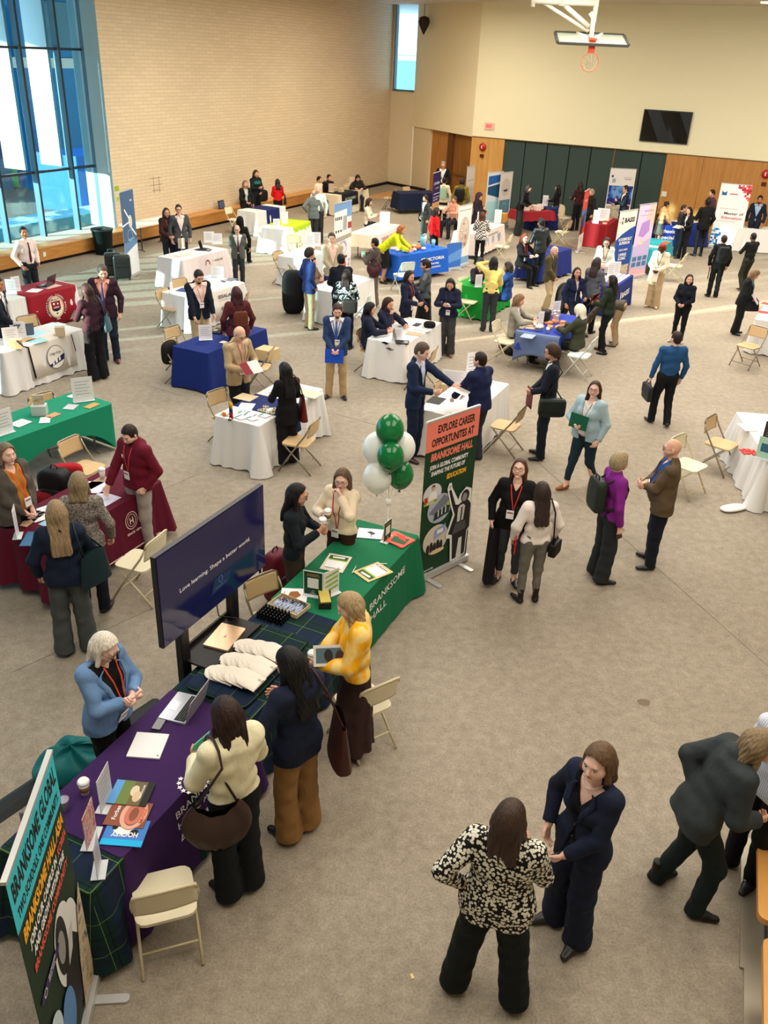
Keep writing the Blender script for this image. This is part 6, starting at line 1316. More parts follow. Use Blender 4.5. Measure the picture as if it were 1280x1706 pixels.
MAG = [('cover with blue sky and a white campus, topmost of the three', 219, 1322, [('r', (112, 100, 70), -.11, -.14, .11, .14), ('r', (96, 160, 220), -.11, .08, .11, .14), ('r', (110, 130, 70), -.11, .0, .11, .08), ('e', (224, 206, 180), .02, -.02, .05, .03), ('e', (216, 190, 150), -.03, -.05, .05, .03), ('r', (40, 40, 40), -.11, -.14, .11, -.09), ('t', W, 'BRANKSOME', .02, -.08, .014, .12)]),
       ('brown-covered magazine, middle of the three', 214, 1357, [('r', (140, 84, 64), -.11, -.14, .11, .14), ('o', (224, 170, 150), .0, -.04, .13, .09, .03), ('o', (206, 120, 100), .0, -.04, .09, .06, .03), ('e', (220, 40, 40), .08, .1, .02, .02), ('t', W, 'Forbes', .0, .07, .03, .12), ('t', (226, 120, 80), 'MARK', 0, -.12, .03, .14)]),
       ('blue HOCKEY magazine, lowest of the three', 209, 1388, [('r', (70, 130, 210), -.11, -.14, .11, .14), ('e', W, .0, .02, .06, .06), ('e', (30, 30, 40), .05, .06, .025, .025), ('e', (30, 30, 40), -.05, -.05, .02, .03), ('r', (30, 190, 240), .06, -.14, .11, .14), ('t', W, 'HOCKEY', 0, -.0, .035, .2, {'b': .03}), ('p', (220, 230, 240), [(-.1, -.14), (-.04, -.14), (-.08, .12), (-.1, .1)])])]
for k, (lb, u, v, art) in enumerate(MAG):
    o = item('magazine', lb+' on the purple table' if 'cover with' not in lb else 'magazine with blue sky and a campus on its cover, topmost of three', 'magazine', at(u, v, .752+.006*(2-k)), R_((86, 86, 178)[k]) if k < 2 else R_(178), flat((60, 60, 60), .22, .28, .006, art) if k < 2 else flat((60, 120, 200), .28, .22, .006, [(e if e[0] == 't' else e) for e in [('r', (70, 130, 210), -.14, -.11, .14, .11), ('r', (30, 180, 240), -.14, .06, .14, .11), ('e', W, .02, -.03, .07, .05), ('e', (30, 30, 40), .08, -.04, .02, .025), ('e', (30, 30, 40), -.06, .0, .03, .03), ('t', W, 'HOCKEY', .0, .0, .04, .18, {'b': .03})]]))
cup('white-lidded coffee cup at the back edge of the purple table', local(T3p, *cpx(T3p, 142, 1322, .752), .752), .12)
sign('tall clear sign with a pale leaflet beside the coffee cup', 178, 1338, 62, .20, .29, mt=mat((206, 206, 214), .3))
PHO = mat((110, 110, 170), .5, 'photo', (200, 90, 80), 3.)
sign('clear sign with a crowd photo near the end of the purple table', 153, 1398, 66, .20, .28, mt=PHO, art=lambda mb, M, w, h: draw(mb, M, [('o', (226, 200, 220), 0, h/2, w*.5, h*.5, .004)]))
sign('curled pale leaflet on a clear stand at the plaid end', 166, 1450, 75, .15, .27, mt=mat((200, 198, 206), .4))
mb = MB([mat((150, 130, 180), .2)]); 
item('plastic_cup', 'empty clear plastic cup at the back of the purple table', 'cup', local(T3p, *cpx(T3p, 108, 1348, .752), .752), 0, lambda mb: mb.use(mat((196, 190, 206), .15)).lathe([(.028, 0), (.038, .09), (.041, .093), (.036, .088), (.026, .004)], 18))
item('plastic_bag', 'crumpled teal plastic bag on the floor behind the purple table', 'bag', at(130, 1272, .14)+np.array([-.06, .05, -.02]), .4, lambda mb: mb.use(mat((10, 100, 102), .55)).grid(lambda a, b: ((.30*cos(2*pi*a)+.05*sin(9*a*2*pi/3))*sin(pi*b*.98+.02), (.24*sin(2*pi*a)+.03*sin(23*a+5*b))*sin(pi*b*.98+.02), max(-.12, -.14*cos(pi*b)*(1+.25*sin(a*31+b*9)+.12*sin(a*57)))), 48, 20))
# backpack by the green table
def backpack(label, M, c_, d_=(.32, .2, .45), trim=None, name='backpack'):
    o = empty(name, (0, 0, 0)); o.matrix_world = M; tag(o, label, 'backpack' if name == 'backpack' else 'bag'); w, d, h = d_; mt = mat(c_, .55)
    mb = MB([mt]); sq(mb, (0, 0, h/2), d_, .45, None, 28, 18); mb.build('bag_body', None, o)
    mb = MB([mat(trim or tuple(int(x*.8) for x in c_), .5)]); sq(mb, (0, -d*.45, h*.34), (w*.72, d*.35, h*.42), .4); mb.build('pocket', None, o)
    for sg in (-1, 1): mb = MB([mat(trim or tuple(int(x*.7) for x in c_), .6)]); mb.tube([(sg*w*.25, d*.38, h*.92), (sg*w*.28, d*.75, h*.7), (sg*w*.3, d*.72, h*.35), (sg*w*.34, d*.4, h*.12)], .014, 6); mb.build('strap', None, o)
    mb = MB([mat((30, 30, 32), .5)]); mb.tube([(-.05, .02, h*.97), (-.03, .02, h+.04), (.03, .02, h+.04), (.05, .02, h*.97)], .008, 6); mb.build('handle', None, o); return o
def atM(u, v, z, rz): return Matrix.Translation(Vector(at(u, v, z))) @ Matrix.Rotation(R_(rz), 4, 'Z')
backpack('dark red backpack standing by the green table legs', Matrix.Translation((-1.15, 8.05, .0)) @ Matrix.Rotation(R_(60), 4, 'Z'), (92, 14, 34), (.32, .22, .62), (40, 12, 20))
backpack('black backpack lying on the floor under the book table', Matrix.Translation((at(860, 592))) @ Matrix.Rotation(R_(30), 4, 'Z') @ Matrix.Rotation(R_(-70), 4, 'X'), (18, 20, 26), (.34, .22, .5))
backpack('black backpack propped at the back of the maroon table', Matrix.Translation(at(97, 838, .45)) @ Matrix.Rotation(R_(-10), 4, 'Z'), (18, 16, 18), (.38, .26, .46), (30, 28, 30))
item('jacket', 'bright red jacket hung over the chair behind the maroon table', 'jacket', at(110, 790, .68), .3, lambda mb: sq(mb.use(mat((170, 24, 34), .8, 'cloth')), (0, 0, 0), (.42, .16, .28), .6))
item('jacket', 'dark red jacket beneath the black backpack at the maroon table', 'jacket', at(70, 850, .42), .3, lambda mb: sq(mb.use(mat((120, 16, 28), .8, 'cloth')), (0, 0, 0), (.5, .2, .5), .6))
item('coat', 'black coat hung over the chair left of the blue table', 'coat', at(282, 582, .62), R_(70), lambda mb: sq(mb.use(mat((22, 20, 20), .8, 'cloth')), (0, 0, -.05), (.40, .16, .42), .6))
item('coat', 'long black coat over a chair beside the khaki trousers man', 'coat', at(489, 522), R_(10), lambda mb: sq(mb.use(mat((14, 14, 16), .8, 'cloth')), (0, 0, .5), (.52, .34, 1.0), .55))
item('box', 'cream box on the chair right of the blue table', 'box', at(446, 598, .45), TA, lambda mb: mb.use(mat((204, 180, 136), .8)).box((0, 0, .1), (.3, .34, .2)))
item('coat', 'cream coat over the chair by the dark partition', 'coat', at(930, 352, .6), .2, lambda mb: sq(mb.use(mat((226, 208, 166), .8, 'cloth')), (0, 0, 0), (.5, .3, .5), .6))
# suitcases, bin
def suitcase(label, u, v, rz, c_=(30, 36, 34)):
    o = empty('suitcase', tuple(at(u, v)), R_(rz)); tag(o, label, 'suitcase'); mb = MB([mat(c_, .4)]); sq(mb, (0, 0, .34), (.42, .26, .58), .25, None, 28, 16); mb.build('shell', None, o)
    for x in (-.16, .16):
        for y in (-.08, .08): mb = MB([mat((14, 14, 14), .5)]); mb.lathe([(.025, -.012), (.025, .012)], 10, Matrix.Translation((x, y, .027)) @ Matrix.Rotation(pi/2, 4, 'X')); mb.build('wheel', None, o)
    mb = MB([mat((60, 66, 64), .4)]); mb.tube([(-.1, .08, .6), (-.1, .08, .70), (.1, .08, .70), (.1, .08, .6)], .012, 6); mb.build('handle', None, o)
    mb = MB([mat((16, 20, 20), .5)]); mb.box((0, -.132, .34), (.30, .012, .03)); mb.box((0, -.131, .45), (.30, .012, .012)); mb.build('trim', None, o)
suitcase('black upright suitcase, left of the pair by the blue banner', 191, 462, 20); suitcase('black ribbed suitcase, right of the pair by the blue banner', 206, 466, 12, (20, 24, 24))
bn = empty('waste_bin', tuple(at(174, 423))); tag(bn, 'large dark waste bin beside the window sill', 'waste bin'); mb = MB([mat((26, 44, 46), .5)]); mb.lathe([(.23, 0), (.29, .66), (.31, .66), (.31, .71), (.28, .71), (.27, .6)], 24); mb.build('bin_body', None, bn)
mb = MB([mat((16, 20, 22), .35)]); mb.grid(lambda a, b: ((.30*b+.02*sin(a*40))*cos(2*pi*a), (.30*b+.02*sin(a*31))*sin(2*pi*a), .70+.05*(1-b)+.03*sin(a*25+b*7)*b), 40, 6); mb.build('bin_liner', None, bn)
# ------------------------------------------------------------------ the visitors
NV, CH_, BKc = (20, 27, 46), (38, 40, 46), (14, 14, 16)
DOTS = mat((226, 222, 206), .8, 'dots', (20, 18, 20), 1.2); TIE = mat((246, 212, 130), .9, 'patch', (246, 176, 18), 1.)
P = {}
def pp(k, label, hp, fp=None, face=0, **kw): P[k] = person(label, hp, fp, face, **kw); return P[k]
# near
pp('navy', 'woman in a navy trouser suit with pearls, bobbed light brown hair, talking', (993, 1242), (940, 1552), -38, det=2, skin='p', hair=('bob', 'lbrown', .13), look=(-12, 6), top=('blazer', (24, 32, 54), {'zb': 1.12, 'hem': .82}), inner=('v', (14, 16, 24)), legs=('wide', (24, 31, 52)), arms=('clasplow', ((.2, .12, .93), .35, (1, -.6, 0))), spread=.11, shoes=(26, 24, 26), w=1.05)
pp('dots', 'woman in a black and white dotted blouse seen from behind, long brown hair', (850, 1342), (805, 1655), 176, det=2, hair=('long', (52, 38, 30), .20), look=(10, 0), top=('blouse', DOTS, {'hem': .80, 'slen': .80, 'sleeve': 1.15, 'curve': .006}), legs=('wide', (16, 24, 24)), arms=('hip', 'hold'), spread=.20, w=1.22, shoes=(22, 20, 22))
pp('greyw', 'blond woman in a dark grey sweater leaning over at the right edge with a phone', (1290, 1226), None, 120, det=2, hair=('long', (112, 94, 70), .36), h=1.72, look=(10, 30), top=('sweater', (50, 56, 58), {'hem': .80, 'off': .035, 'sleeve': 1.2}), legs=('regular', (22, 34, 36)), arms=(((.10, -.02, .98), .7, (1, -1, 0)), 'hold'), bend=20, spread=.14, step=.1, w=1.1, shoes=[mat((26, 22, 20), .5), 1])
pp('stripe', 'person in a pale striped top with a green scarf, half outside the right edge', (1322, 1172), None, -30, det=2, hair=('long', 'brown', .2), top=('blouse', mat((190, 200, 222), .8, 'vstripe', (240, 240, 244), 2.)), legs=('regular', (16, 16, 20)), arms=('side', 'side'))
pp('cream', 'woman in a cream sweater with a brown shoulder bag at the purple table', (388, 1173), (400, 1482), -152, det=2, hair=('bob', (34, 20, 16), .20), look=(0, 20), top=('sweater', (232, 224, 190), {'puff': 1, 'hem': .98, 'sleeve': 1.15, 'off': .03, 'knit': 0}), legs=('wide', (18, 24, 26)), arms=('hold', 'hold'), spread=.09, shoes=(24, 22, 22))
pp('tan', 'woman in a navy jacket and wide tan trousers with very long black hair', (510, 1085), (497, 1385), -140, det=2, hair=('long', (12, 11, 13), .36), look=(-10, 22), top=('jacket', (20, 28, 50), {'hem': .80}), legs=('wide', (142, 106, 62)), arms=(((.24, .16, .98), .6, (1, -.6, 0)), 'hold'), spread=.10, shoes=(20, 18, 20))
pp('yellow', 'blond woman in a yellow and cream sweater holding a cup and newspaper', (572, 992), None, -85, h=1.68, det=2, skin='p', hair=('long', (140, 120, 88), .20), look=(0, 28), top=('sweater', TIE, {'puff': 1, 'sleeve': 1.25, 'off': .032, 'hem': .93}), legs=('skirt', (52, 34, 30), .14), arms=('hold', ((.02, .27, 1.10), .6, (1, .1, -1))), w=1.08)
pp('blue', 'grey-haired woman in a light blue blazer and red lanyard behind the purple table', (183, 1063), None, 46, h=1.66, det=2, skin='p', hair=('long', 'silver', .15), look=(0, 30), glasses=1, top=('blazer', (104, 138, 182), {'zb': 1.0, 'a': .33, 'hem': .82}), inner=('tee', (18, 18, 20)), legs=('regular', BKc), arms=(((.02, .26, 1.14), .8, (1, -.1, -1)), ((.02, .26, 1.14), .8, (1, -.1, -1))), lan=(226, 74, 50), badge=(1.02, .02), w=1.16)
pp('dark', 'woman with long black hair and glasses in a black sweater holding coffee', (500, 808), None, 80, h=1.66, det=2, hair=('long', (16, 13, 14), .26), glasses=1, look=(0, 14), top=('sweater', (16, 24, 32)), legs=('regular', (58, 46, 38)), arms=('phone', 'holdup'), w=1.05)
pp('vest', 'woman in a cream jacket and glasses with red lanyard, hand at her ear', (570, 784), None, -28, h=1.60, det=2, skin='p', hair=('bob', 'lbrown', .14), glasses=1, look=(-14, 8), top=('jacket', (232, 214, 186), {'hem': .93}), legs=('regular', (60, 38, 28)), arms=(((.07, .16, 1.44), .8, (1, .5, -1)), ((.10, .26, 1.20), .7, (.8, 0, -1))), lan=(196, 50, 44), badge=(1.0, .02))
pp('blond', 'woman in a navy cardigan and grey trousers seen from behind, long blond hair', (117, 838), (130, 1084), 178, det=2, hair=('long', (124, 104, 78), .36), top=('jacket', (18, 30, 50), {'hem': .84}), legs=('wide', (74, 78, 78)), arms=('relax', 'phone'), spread=.12, shoes=(16, 16, 18))
pp('sweat', 'woman in a grey knit sweater with wavy blond hair at the maroon table', (122, 790), (160, 1018), 165, det=2, hair=('long', (116, 100, 76), .14), top=('sweater', mat((128, 120, 112), .9, 'knit'), {'hem': .86}), legs=('regular', (22, 26, 40)), arms=('phone', 'relax'))
pp('hood', 'man in a maroon hooded sweatshirt leaning on the maroon table', (193, 703), (242, 912), -52, det=2, sex='m', skin='p', hair=('short', 'dark', 0, 'beard'), look=(-8, 26), top=('hoodie', (104, 16, 38)), legs=('regular', (158, 148, 142)), arms=('pocket', ((.20, .30, .90), .3, (1, -.2, -.4))), lan=(226, 70, 60), badge=(1.12, .02), w=1.12)
pp('must', 'woman in a mustard top and grey open cardigan at the left edge, orange lanyard', (8, 740), None, 40, h=1.66, det=2, skin='p', hair=('bob', 'dblond', .12), look=(10, 0), top=('cardigan', (84, 78, 72), {'gap': .07}), inner=('tee', (182, 120, 52)), legs=('regular', BKc), arms=('clasplow', 'clasplow'), lan=(240, 96, 40), badge=(1.12, .0), w=1.2)
pp('blackc', 'woman in a black cardigan with red lanyard and glasses, facing the camera', (872, 768), (842, 968), -4, det=2, skin='p', hair=('long', (64, 36, 26), .20), glasses=1, look=(6, -14), top=('sweater', (14, 14, 16), {'hem': .82, 'neck': ('v', 1.33, .6)}), legs=('slim', (58, 62, 70)), arms=('relax', 'relax'), lan=(226, 60, 50), badge=(1.13, .03), w=1.15, shoes=[mat((18, 18, 22), .4), 1])
pp('whiteb', 'woman in a white blouse with long dark hair holding a red folder', (903, 805), (878, 1002), -158, det=2, hair=('long', (44, 34, 30), .36), look=(0, 0), top=('blouse', (232, 222, 216), {'puff': 1, 'sleeve': 1.2, 'hem': .90}), legs=('slim', (108, 106, 98)), arms=('relax', 'relax'), shoes=[mat((34, 30, 30), .6), 1])
pp('purple', 'woman in a purple sweater with a dark green backpack, short blond hair', (1028, 755), (996, 964), 118, det=2, skin='p', hair=('mop', (136, 120, 94)), look=(-14, 0), glasses=0, top=('sweater', (126, 34, 132)), collar=(236, 232, 226), legs=('wide', (38, 42, 44)), arms=('relax', 'side'), w=1.08, shoes=(20, 20, 22))
pp('brown', 'bald man in a brown blazer over a blue shirt, standing with folded hands', (1137, 733), (1082, 940), -84, det=2, sex='m', skin='a', hair=('none', 'grey'), look=(0, 4), glasses=1, top=('blazer', (92, 76, 56), {'zb': 1.0, 'a': .4}), inner=('shirt', (30, 78, 140)), legs=('regular', (22, 26, 38)), arms=(((-.01, .26, 1.07), .7, (1, 0, -1)), ((-.01, .26, 1.09), .7, (1, 0, -1))), lan=(40, 50, 150), badge=(1.16, .0), w=1.28, shoes=(18, 18, 22), spread=.13)
pp('cardi', 'woman in a pale blue cardigan and dark leggings walking with a green folder', (992, 634), (964, 812), -30, det=2, skin='p', hair=('long', (50, 28, 22), .26), glasses=1, look=(-20, -4), top=('cardigan', (162, 186, 196), {'gap': .06, 'hem': .84}), inner=('tee', (234, 234, 226)), legs=('slim', (22, 42, 54)), arms=('relax', ((.08, .24, 1.08), .6, (1, 0, -1))), step=.20, w=1.25, shoes=[mat((150, 92, 42), .7), 1], lan=(120, 130, 160), badge=None)
# middle
pp('bag', 'young bearded man in a dark navy suit with a black shoulder bag', (927, 573), (900, 762), -88, det=1, sex='m', hair=('mop', 'brown', 0, 'beard'), glasses=1, look=(0, 10), top=('blazer', (22, 27, 42)), legs=('regular', (24, 30, 46)), arms=('clasp', 'clasp'), shoes=(26, 26, 30))
pp('bshirt', 'man in a blue shirt walking away with a black briefcase', (1137, 550), (1097, 708), -158, det=1, sex='m', skin='p', hair=('short', 'dark'), look=(-25, -6), top=('shirt', (34, 78, 126)), legs=('regular', (18, 20, 26)), arms=('hang', 'side'), step=-.12, w=1.05, lean=-2)
pp('zip', 'man in a navy quarter zip with hands on the white table', (803, 592), (790, 768), -128, det=1, sex='m', skin='p', hair=('short', 'dark'), look=(-12, 0), top=('jacket', (22, 32, 70)), legs=('regular', (46, 48, 58)), arms=('desk', 'desk'), w=1.12, bend=6)
pp('suitp', 'grey-haired man in a navy suit holding a paper over the white table', (708, 568), (686, 764), 68, det=1, sex='m', skin='p', hair=('short', (72, 58, 48)), look=(0, 22), top=('blazer', (20, 36, 66)), inner=('shirt', (190, 200, 226)), legs=('regular', (20, 34, 60)), arms=('reach', 'hold'), shoes=(50, 30, 26))
pp('badge', 'man in a blue suit and khaki trousers holding a blue folder, badge round his neck', (575, 503), (560, 662), -6, det=1, sex='m', skin='a', hair=('short', 'brown', 0, 'beard'), look=(-8, 22), top=('blazer', (38, 58, 98)), tie=(52, 78, 160), legs=('regular', (176, 148, 108)), arms=('clasplow', 'clasplow'), lan=(60, 90, 160), badge=(1.10, -.02), shoes=(20, 20, 26), spread=.13)
pp('tanb', 'bald man in a tan blazer reading an open booklet', (403, 547), None, 38, h=1.74, det=1, sex='m', skin='a', hair=('fringe', 'grey'), look=(0, 30), glasses=1, top=('blazer', (172, 148, 112), {'zb': .95, 'a': .4}), inner=('shirt', (190, 170, 140)), legs=('regular', (22, 22, 26)), arms=('hold', 'hold'), lan=(170, 60, 46), badge=(1.08, .03), w=1.1)
pp('lhair', 'woman in a long black coat with waist-long black hair and a red bag', (468, 605), (480, 772), -150, det=1, hair=('long', (14, 12, 12), .40), look=(0, 24), top=('sweater', (14, 14, 17), {'hem': .72}), legs=('wide', (18, 20, 26)), arms=('hold', 'hold'))
pp('beard', 'bearded man in a black blazer leaning on the royal blue table', (333, 452), None, 26, h=1.78, det=1, sex='m', skin='a', hair=('short', 'dark', 0, 'beard'), look=(0, 30), top=('blazer', (18, 24, 38), {'zb': 1.0, 'a': .4}), inner=('shirt', (240, 214, 200)), legs=('regular', (190, 170, 130)), arms=(((.18, .22, .86), .3, (1, -.6, -.2)), ((.2, .22, .86), .3, (1, -.6, -.2))), lan=(220, 140, 120), w=1.1)
pp('maroon', 'woman in a maroon sweater with a small brown leather backpack', (393, 478), None, -165, h=1.68, det=1, hair=('long', (48, 18, 24), .16), top=('sweater', (80, 30, 36), {'hem': .84}), legs=('regular', (30, 50, 50)), arms=('relax', 'relax'), w=1.12)
pp('burg', 'man in a burgundy suit with a patterned tie behind the cream banner table', (140, 438), (186, 602), -12, det=1, sex='m', skin='a', hair=('short', (70, 58, 50)), look=(-22, 24), top=('blazer', (48, 26, 38)), inner=('shirt', (232, 150, 130)), tie=(70, 60, 100), legs=('regular', (22, 34, 52)), arms=('side', 'side'), shoes=(84, 34, 26))
pp('teal', 'woman in a dark purple blouse with a teal handbag at the cream banner table', (155, 473), (165, 632), -152, det=1, hair=('long', (40, 24, 24), .16), look=(0, 20), top=('blouse', (52, 28, 42), {'hem': .90}), legs=('wide', (16, 17, 20)), arms=('hold', 'relax'))
pp('ledge', 'man in a dark suit cut by the left edge behind the cream banner table', (-4, 462), None, 70, h=1.78, det=1, sex='m', skin='c', hair=('short', 'black'), top=('blazer', (24, 28, 42)), tie=(100, 70, 70), legs=('regular', NV), arms=('side', 'clasplow'))
pp('wshirt', 'man in a white shirt and dark red tie with hands in pockets by the window', (38, 378), None, 34, h=1.78, det=1, sex='m', skin='c', hair=('short', 'black'), look=(20, 0), top=('shirt', (232, 214, 208)), tie=(84, 28, 34), legs=('regular', (20, 24, 32)), arms=('pocket', 'pocket'))
pp('gsuit', 'bald man in a grey suit and dark red tie with hands behind his back', (393, 375), (399, 477), 4, det=1, sex='m', skin='a', hair=('fringe', 'grey'), glasses=1, look=(14, 4), top=('blazer', (86, 88, 84)), tie=(64, 34, 34), legs=('regular', (44, 50, 56)), arms=('back', 'back'), w=1.05)
pp('bhair', 'person in black seen from behind, sitting beyond the bald man in grey', (400, 361), None, 170, sit=1, h=1.7, det=0, hair=('hijab', (12, 12, 14), .2), top=('sweater', (14, 14, 16)), legs=('regular', (16, 16, 18)))
pp('brn', 'woman in a brown jacket with long dark hair beside a man in grey', (277, 347), None, 22, h=1.66, det=1, hair=('long', 'dark', .24), look=(6, 6), top=('jacket', (56, 32, 32)), legs=('regular', (24, 30, 42)), arms=('clasp', 'clasp'), lan=(200, 90, 70))
pp('gman', 'man in a grey suit and glasses beside the woman in brown', (297, 341), None, 18, h=1.76, det=1, sex='m', skin='a', hair=('short', 'dark'), glasses=1, look=(18, 4), top=('blazer', (70, 74, 78)), inner=('shirt', (238, 214, 206)), legs=('regular', (24, 28, 40)), arms=('side', 'side'))
pp('bw', 'blond woman in black beside the woman with teal shoulders by the brick wall', (409, 301), None, 24, h=1.60, det=0, hair=('long', 'dblond', .2), top=('cardigan', (20, 22, 24), {'gap': .04}), inner=('tee', (190, 190, 186)), legs=('regular', BKc), arms=('relax', 'clasp'))
pp('tealw', 'woman in black with teal shoulders standing against the brick wall', (427, 284), None, 36, h=1.72, det=0, hair=('bob', 'brown', .12), top=('jacket', mat((14, 24, 28), .8)), legs=('regular', BKc), arms=('clasp', 'phone'))
pp('red', 'woman in a bright red sweater with long dark hair and a black bag', (462, 305), (464, 374), -168, det=0, hair=('long', 'dark', .24), top=('sweater', (214, 22, 26)), legs=('wide', (20, 20, 24)), arms=('clasp', 'clasp'))
pp('gback', 'balding man in a grey suit seen from behind near the lime green table', (523, 317), (523, 404), 176, det=0, sex='m', skin='a', hair=('fringe', 'grey'), top=('blazer', (104, 112, 112)), legs=('regular', (50, 52, 54)), arms=('hip', 'side'), w=1.05)
pp('wman', 'man in a white shirt half hidden behind the back-turned grey suit', (530, 309), None, -6, h=1.74, det=0, sex='m', skin='a', hair=('fringe', 'grey'), top=('shirt', (216, 226, 226)), legs=('regular', (40, 42, 44)))
pp('seatw', 'man in a white shirt sitting by the brick wall', (533, 294), None, 60, sit=1, det=0, sex='m', skin='b', hair=('short', 'black'), top=('shirt', (232, 214, 190)), legs=('regular', CH_))
pp('seatb', 'man in black sitting by the brick wall, turned to the right', (549, 291), None, 40, sit=1, det=0, sex='m', hair=('short', 'black'), top=('jacket', (22, 20, 22)), legs=('regular', CH_))
pp('seatd', 'dark-haired person bending over the beige table by the brick wall', (597, 293), None, 10, sit=1, det=0, hair=('bob', 'black', .1), look=(0, 40), top=('jacket', (30, 28, 26)), legs=('regular', CH_), arms=('desk', 'desk'))
pp('wsit', 'woman in a cream cardigan sitting right of the seal banner', (617, 331), None, 80, sit=1, det=0, hair=('bob', 'dark', .12), look=(0, 14), top=('sweater', (226, 212, 190)), legs=('regular', CH_), arms=('hold', 'hold'))
pp('lime', 'woman in a lime yellow jacket bending over the VICTORIA table', (672, 376), None, 80, h=1.7, bend=48, det=1, hair=('bob', 'ginger', .08), look=(0, 10), top=('jacket', (196, 206, 24), {'hem': .84}), legs=('skirt', (20, 20, 24), .42), arms=('table', 'table'))
pp('beige', 'man in a beige blazer in front of the lilac seal banner', (553, 388), None, 22, h=1.80, det=1, sex='m', skin='a', hair=('short', 'brown'), look=(18, 8), top=('blazer', (176, 162, 138)), inner=('shirt', (240, 200, 186)), legs=('regular', (28, 48, 100)), arms=('side', 'clasplow'))
pp('khaki', 'man in a navy blazer and khaki trousers seen from the side', (505, 413), (515, 548), 112, det=1, sex='m', skin='a', hair=('mop', 'dark'), look=(0, 6), top=('blazer', (36, 52, 104)), legs=('regular', (178, 160, 128)), arms=('pocket', 'pocket'), w=1.06)
pp('bsuit', 'man in a black suit seen from behind at the white table', (568, 423), None, -166, h=1.74, det=1, sex='m', skin='c', hair=('short', 'black'), top=('blazer', (18, 22, 34)), legs=('regular', (20, 26, 40)), arms=('clasp', 'clasp'))
pp('print', 'woman in a teal and white printed blouse with a black bag', (578, 449), None, 172, h=1.62, det=1, hair=('long', (14, 12, 14), .20), top=('blouse', mat((16, 34, 44), .8, 'splotch', (20, 60, 76)), {'hem': .84}), legs=('regular', (16, 20, 24)), arms=('hold', 'hold'))
pp('mint', 'person in a brown sweater with a maroon shoulder bag and mint cup', (622, 397), (622, 512), -112, det=1, hair=('short', 'black'), look=(0, 4), top=('sweater', (84, 74, 70)), legs=('wide', (104, 94, 84)), arms=('holdup', 'relax'))
pp('stud', 'student in a navy sweatshirt with long dark hair, profile to the right', (685, 452), None, 66, h=1.66, det=1, hair=('long', (24, 18, 18), .16), look=(10, 14), top=('hoodie', (24, 28, 52)), legs=('regular', (22, 22, 30)), arms=('desk', 'hold'), lan=(200, 80, 60), badge=(1.02, .0))
pp('gbun', 'woman in a dark grey sweater with her hair tied back, handing out papers', (707, 432), None, -92, h=1.68, det=1, hair=('pony', 'dark', .10), look=(0, 14), top=('sweater', (72, 76, 80)), legs=('skirt', (16, 16, 18), .2), arms=('hold', 'hold'), w=1.12)
pp('stand', 'student in a navy sweatshirt standing and looking at her phone', (737, 461), (742, 592), -10, det=1, hair=('long', (22, 14, 18), .20), look=(-4, 30), top=('hoodie', (24, 28, 54)), legs=('wide', (56, 56, 56)), arms=('phone', 'phone'), badge=(1.04, -.01), lan=(60, 60, 90), shoes=(120, 80, 44))
pp('nsit', 'student in navy sitting at the white table, turned away', (620, 505), None, 88, sit=1, det=1, hair=('bob', 'black', .06), look=(0, 16), top=('hoodie', (24, 28, 50)), legs=('regular', (26, 28, 36)), arms=('desk', 'desk'))
pp('nchin', 'student in navy sitting with her hand on her cheek', (650, 497), None, 56, sit=1, det=1, hair=('bob', (40, 22, 20), .14), look=(0, 16), top=('hoodie', (24, 28, 52)), legs=('regular', (26, 28, 36)), arms=('desk', 'chin'), lan=(180, 60, 60))
pp('mask', 'woman in black with a white face mask sitting at the vivid green table', (802, 430), None, 40, sit=1, det=1, hair=('pony', 'black', .1), look=(0, 12), top=('cardigan', (24, 20, 28), {'gap': .02}), inner=('tee', (70, 30, 34)), legs=('regular', BKc), arms=('desk', 'desk'))
pp('yel', 'woman in a pale yellow sweater raising a hand to her brow', (824, 429), (812, 552), -176, det=1, hair=('long', (20, 18, 20), .12), top=('sweater', (228, 204, 120)), legs=('regular', (54, 56, 62)), arms=('brow', 'clasp'), lean=4)
pp('bhood', 'student in a blue sweatshirt sitting beside the pale yellow sweater', (846, 437), None, -104, sit=1, det=1, hair=('bob', 'dark', .06), look=(0, 10), top=('hoodie', (30, 60, 120)), legs=('regular', (22, 26, 40)), arms=('desk', 'relax'))
pp('redh', 'red-haired woman in a black coat sitting at the dark blue table', (875, 390), None, 52, sit=1, det=1, skin='p', hair=('bob', 'red', .12), glasses=1, look=(10, 4), top=('cardigan', (18, 20, 24), {'gap': .02}), inner=('tee', (60, 40, 44)), legs=('regular', BKc), arms=('desk', 'desk'), lan=(200, 60, 60))
pp('leath', 'person in a black leather jacket bending toward the red-haired woman', (927, 364), (893, 474), -140, det=1, sex='m', skin='d', hair=('short', 'black'), top=('jacket', mat((22, 30, 34), .4, 'cloth')), legs=('regular', (20, 34, 52)), arms=('hold', 'relax'), bend=0, lean=6)
pp('olive', 'bald man in an olive jacket and beige trousers by the dark blue table', (934, 408), (908, 518), 62, det=1, sex='m', skin='a', hair=('buzz', (190, 150, 130)), look=(0, 22), top=('coat', (84, 74, 48), {'hem': .80}), inner=('shirt', (60, 58, 50)), legs=('regular', (190, 168, 130)), arms=('side', 'clasplow'), step=.10, shoes=(72, 44, 24))
pp('smile', 'smiling woman in navy with long black hair at the book table', (963, 446), None, 32, h=1.62, det=1, skin='b', hair=('long', 'black', .20), look=(14, 0), top=('cardigan', (24, 34, 64), {'gap': .01}), inner=('tee', (200, 190, 190)), legs=('regular', (22, 26, 40)), arms=('hold', 'relax'), sit=1, seat=.62)
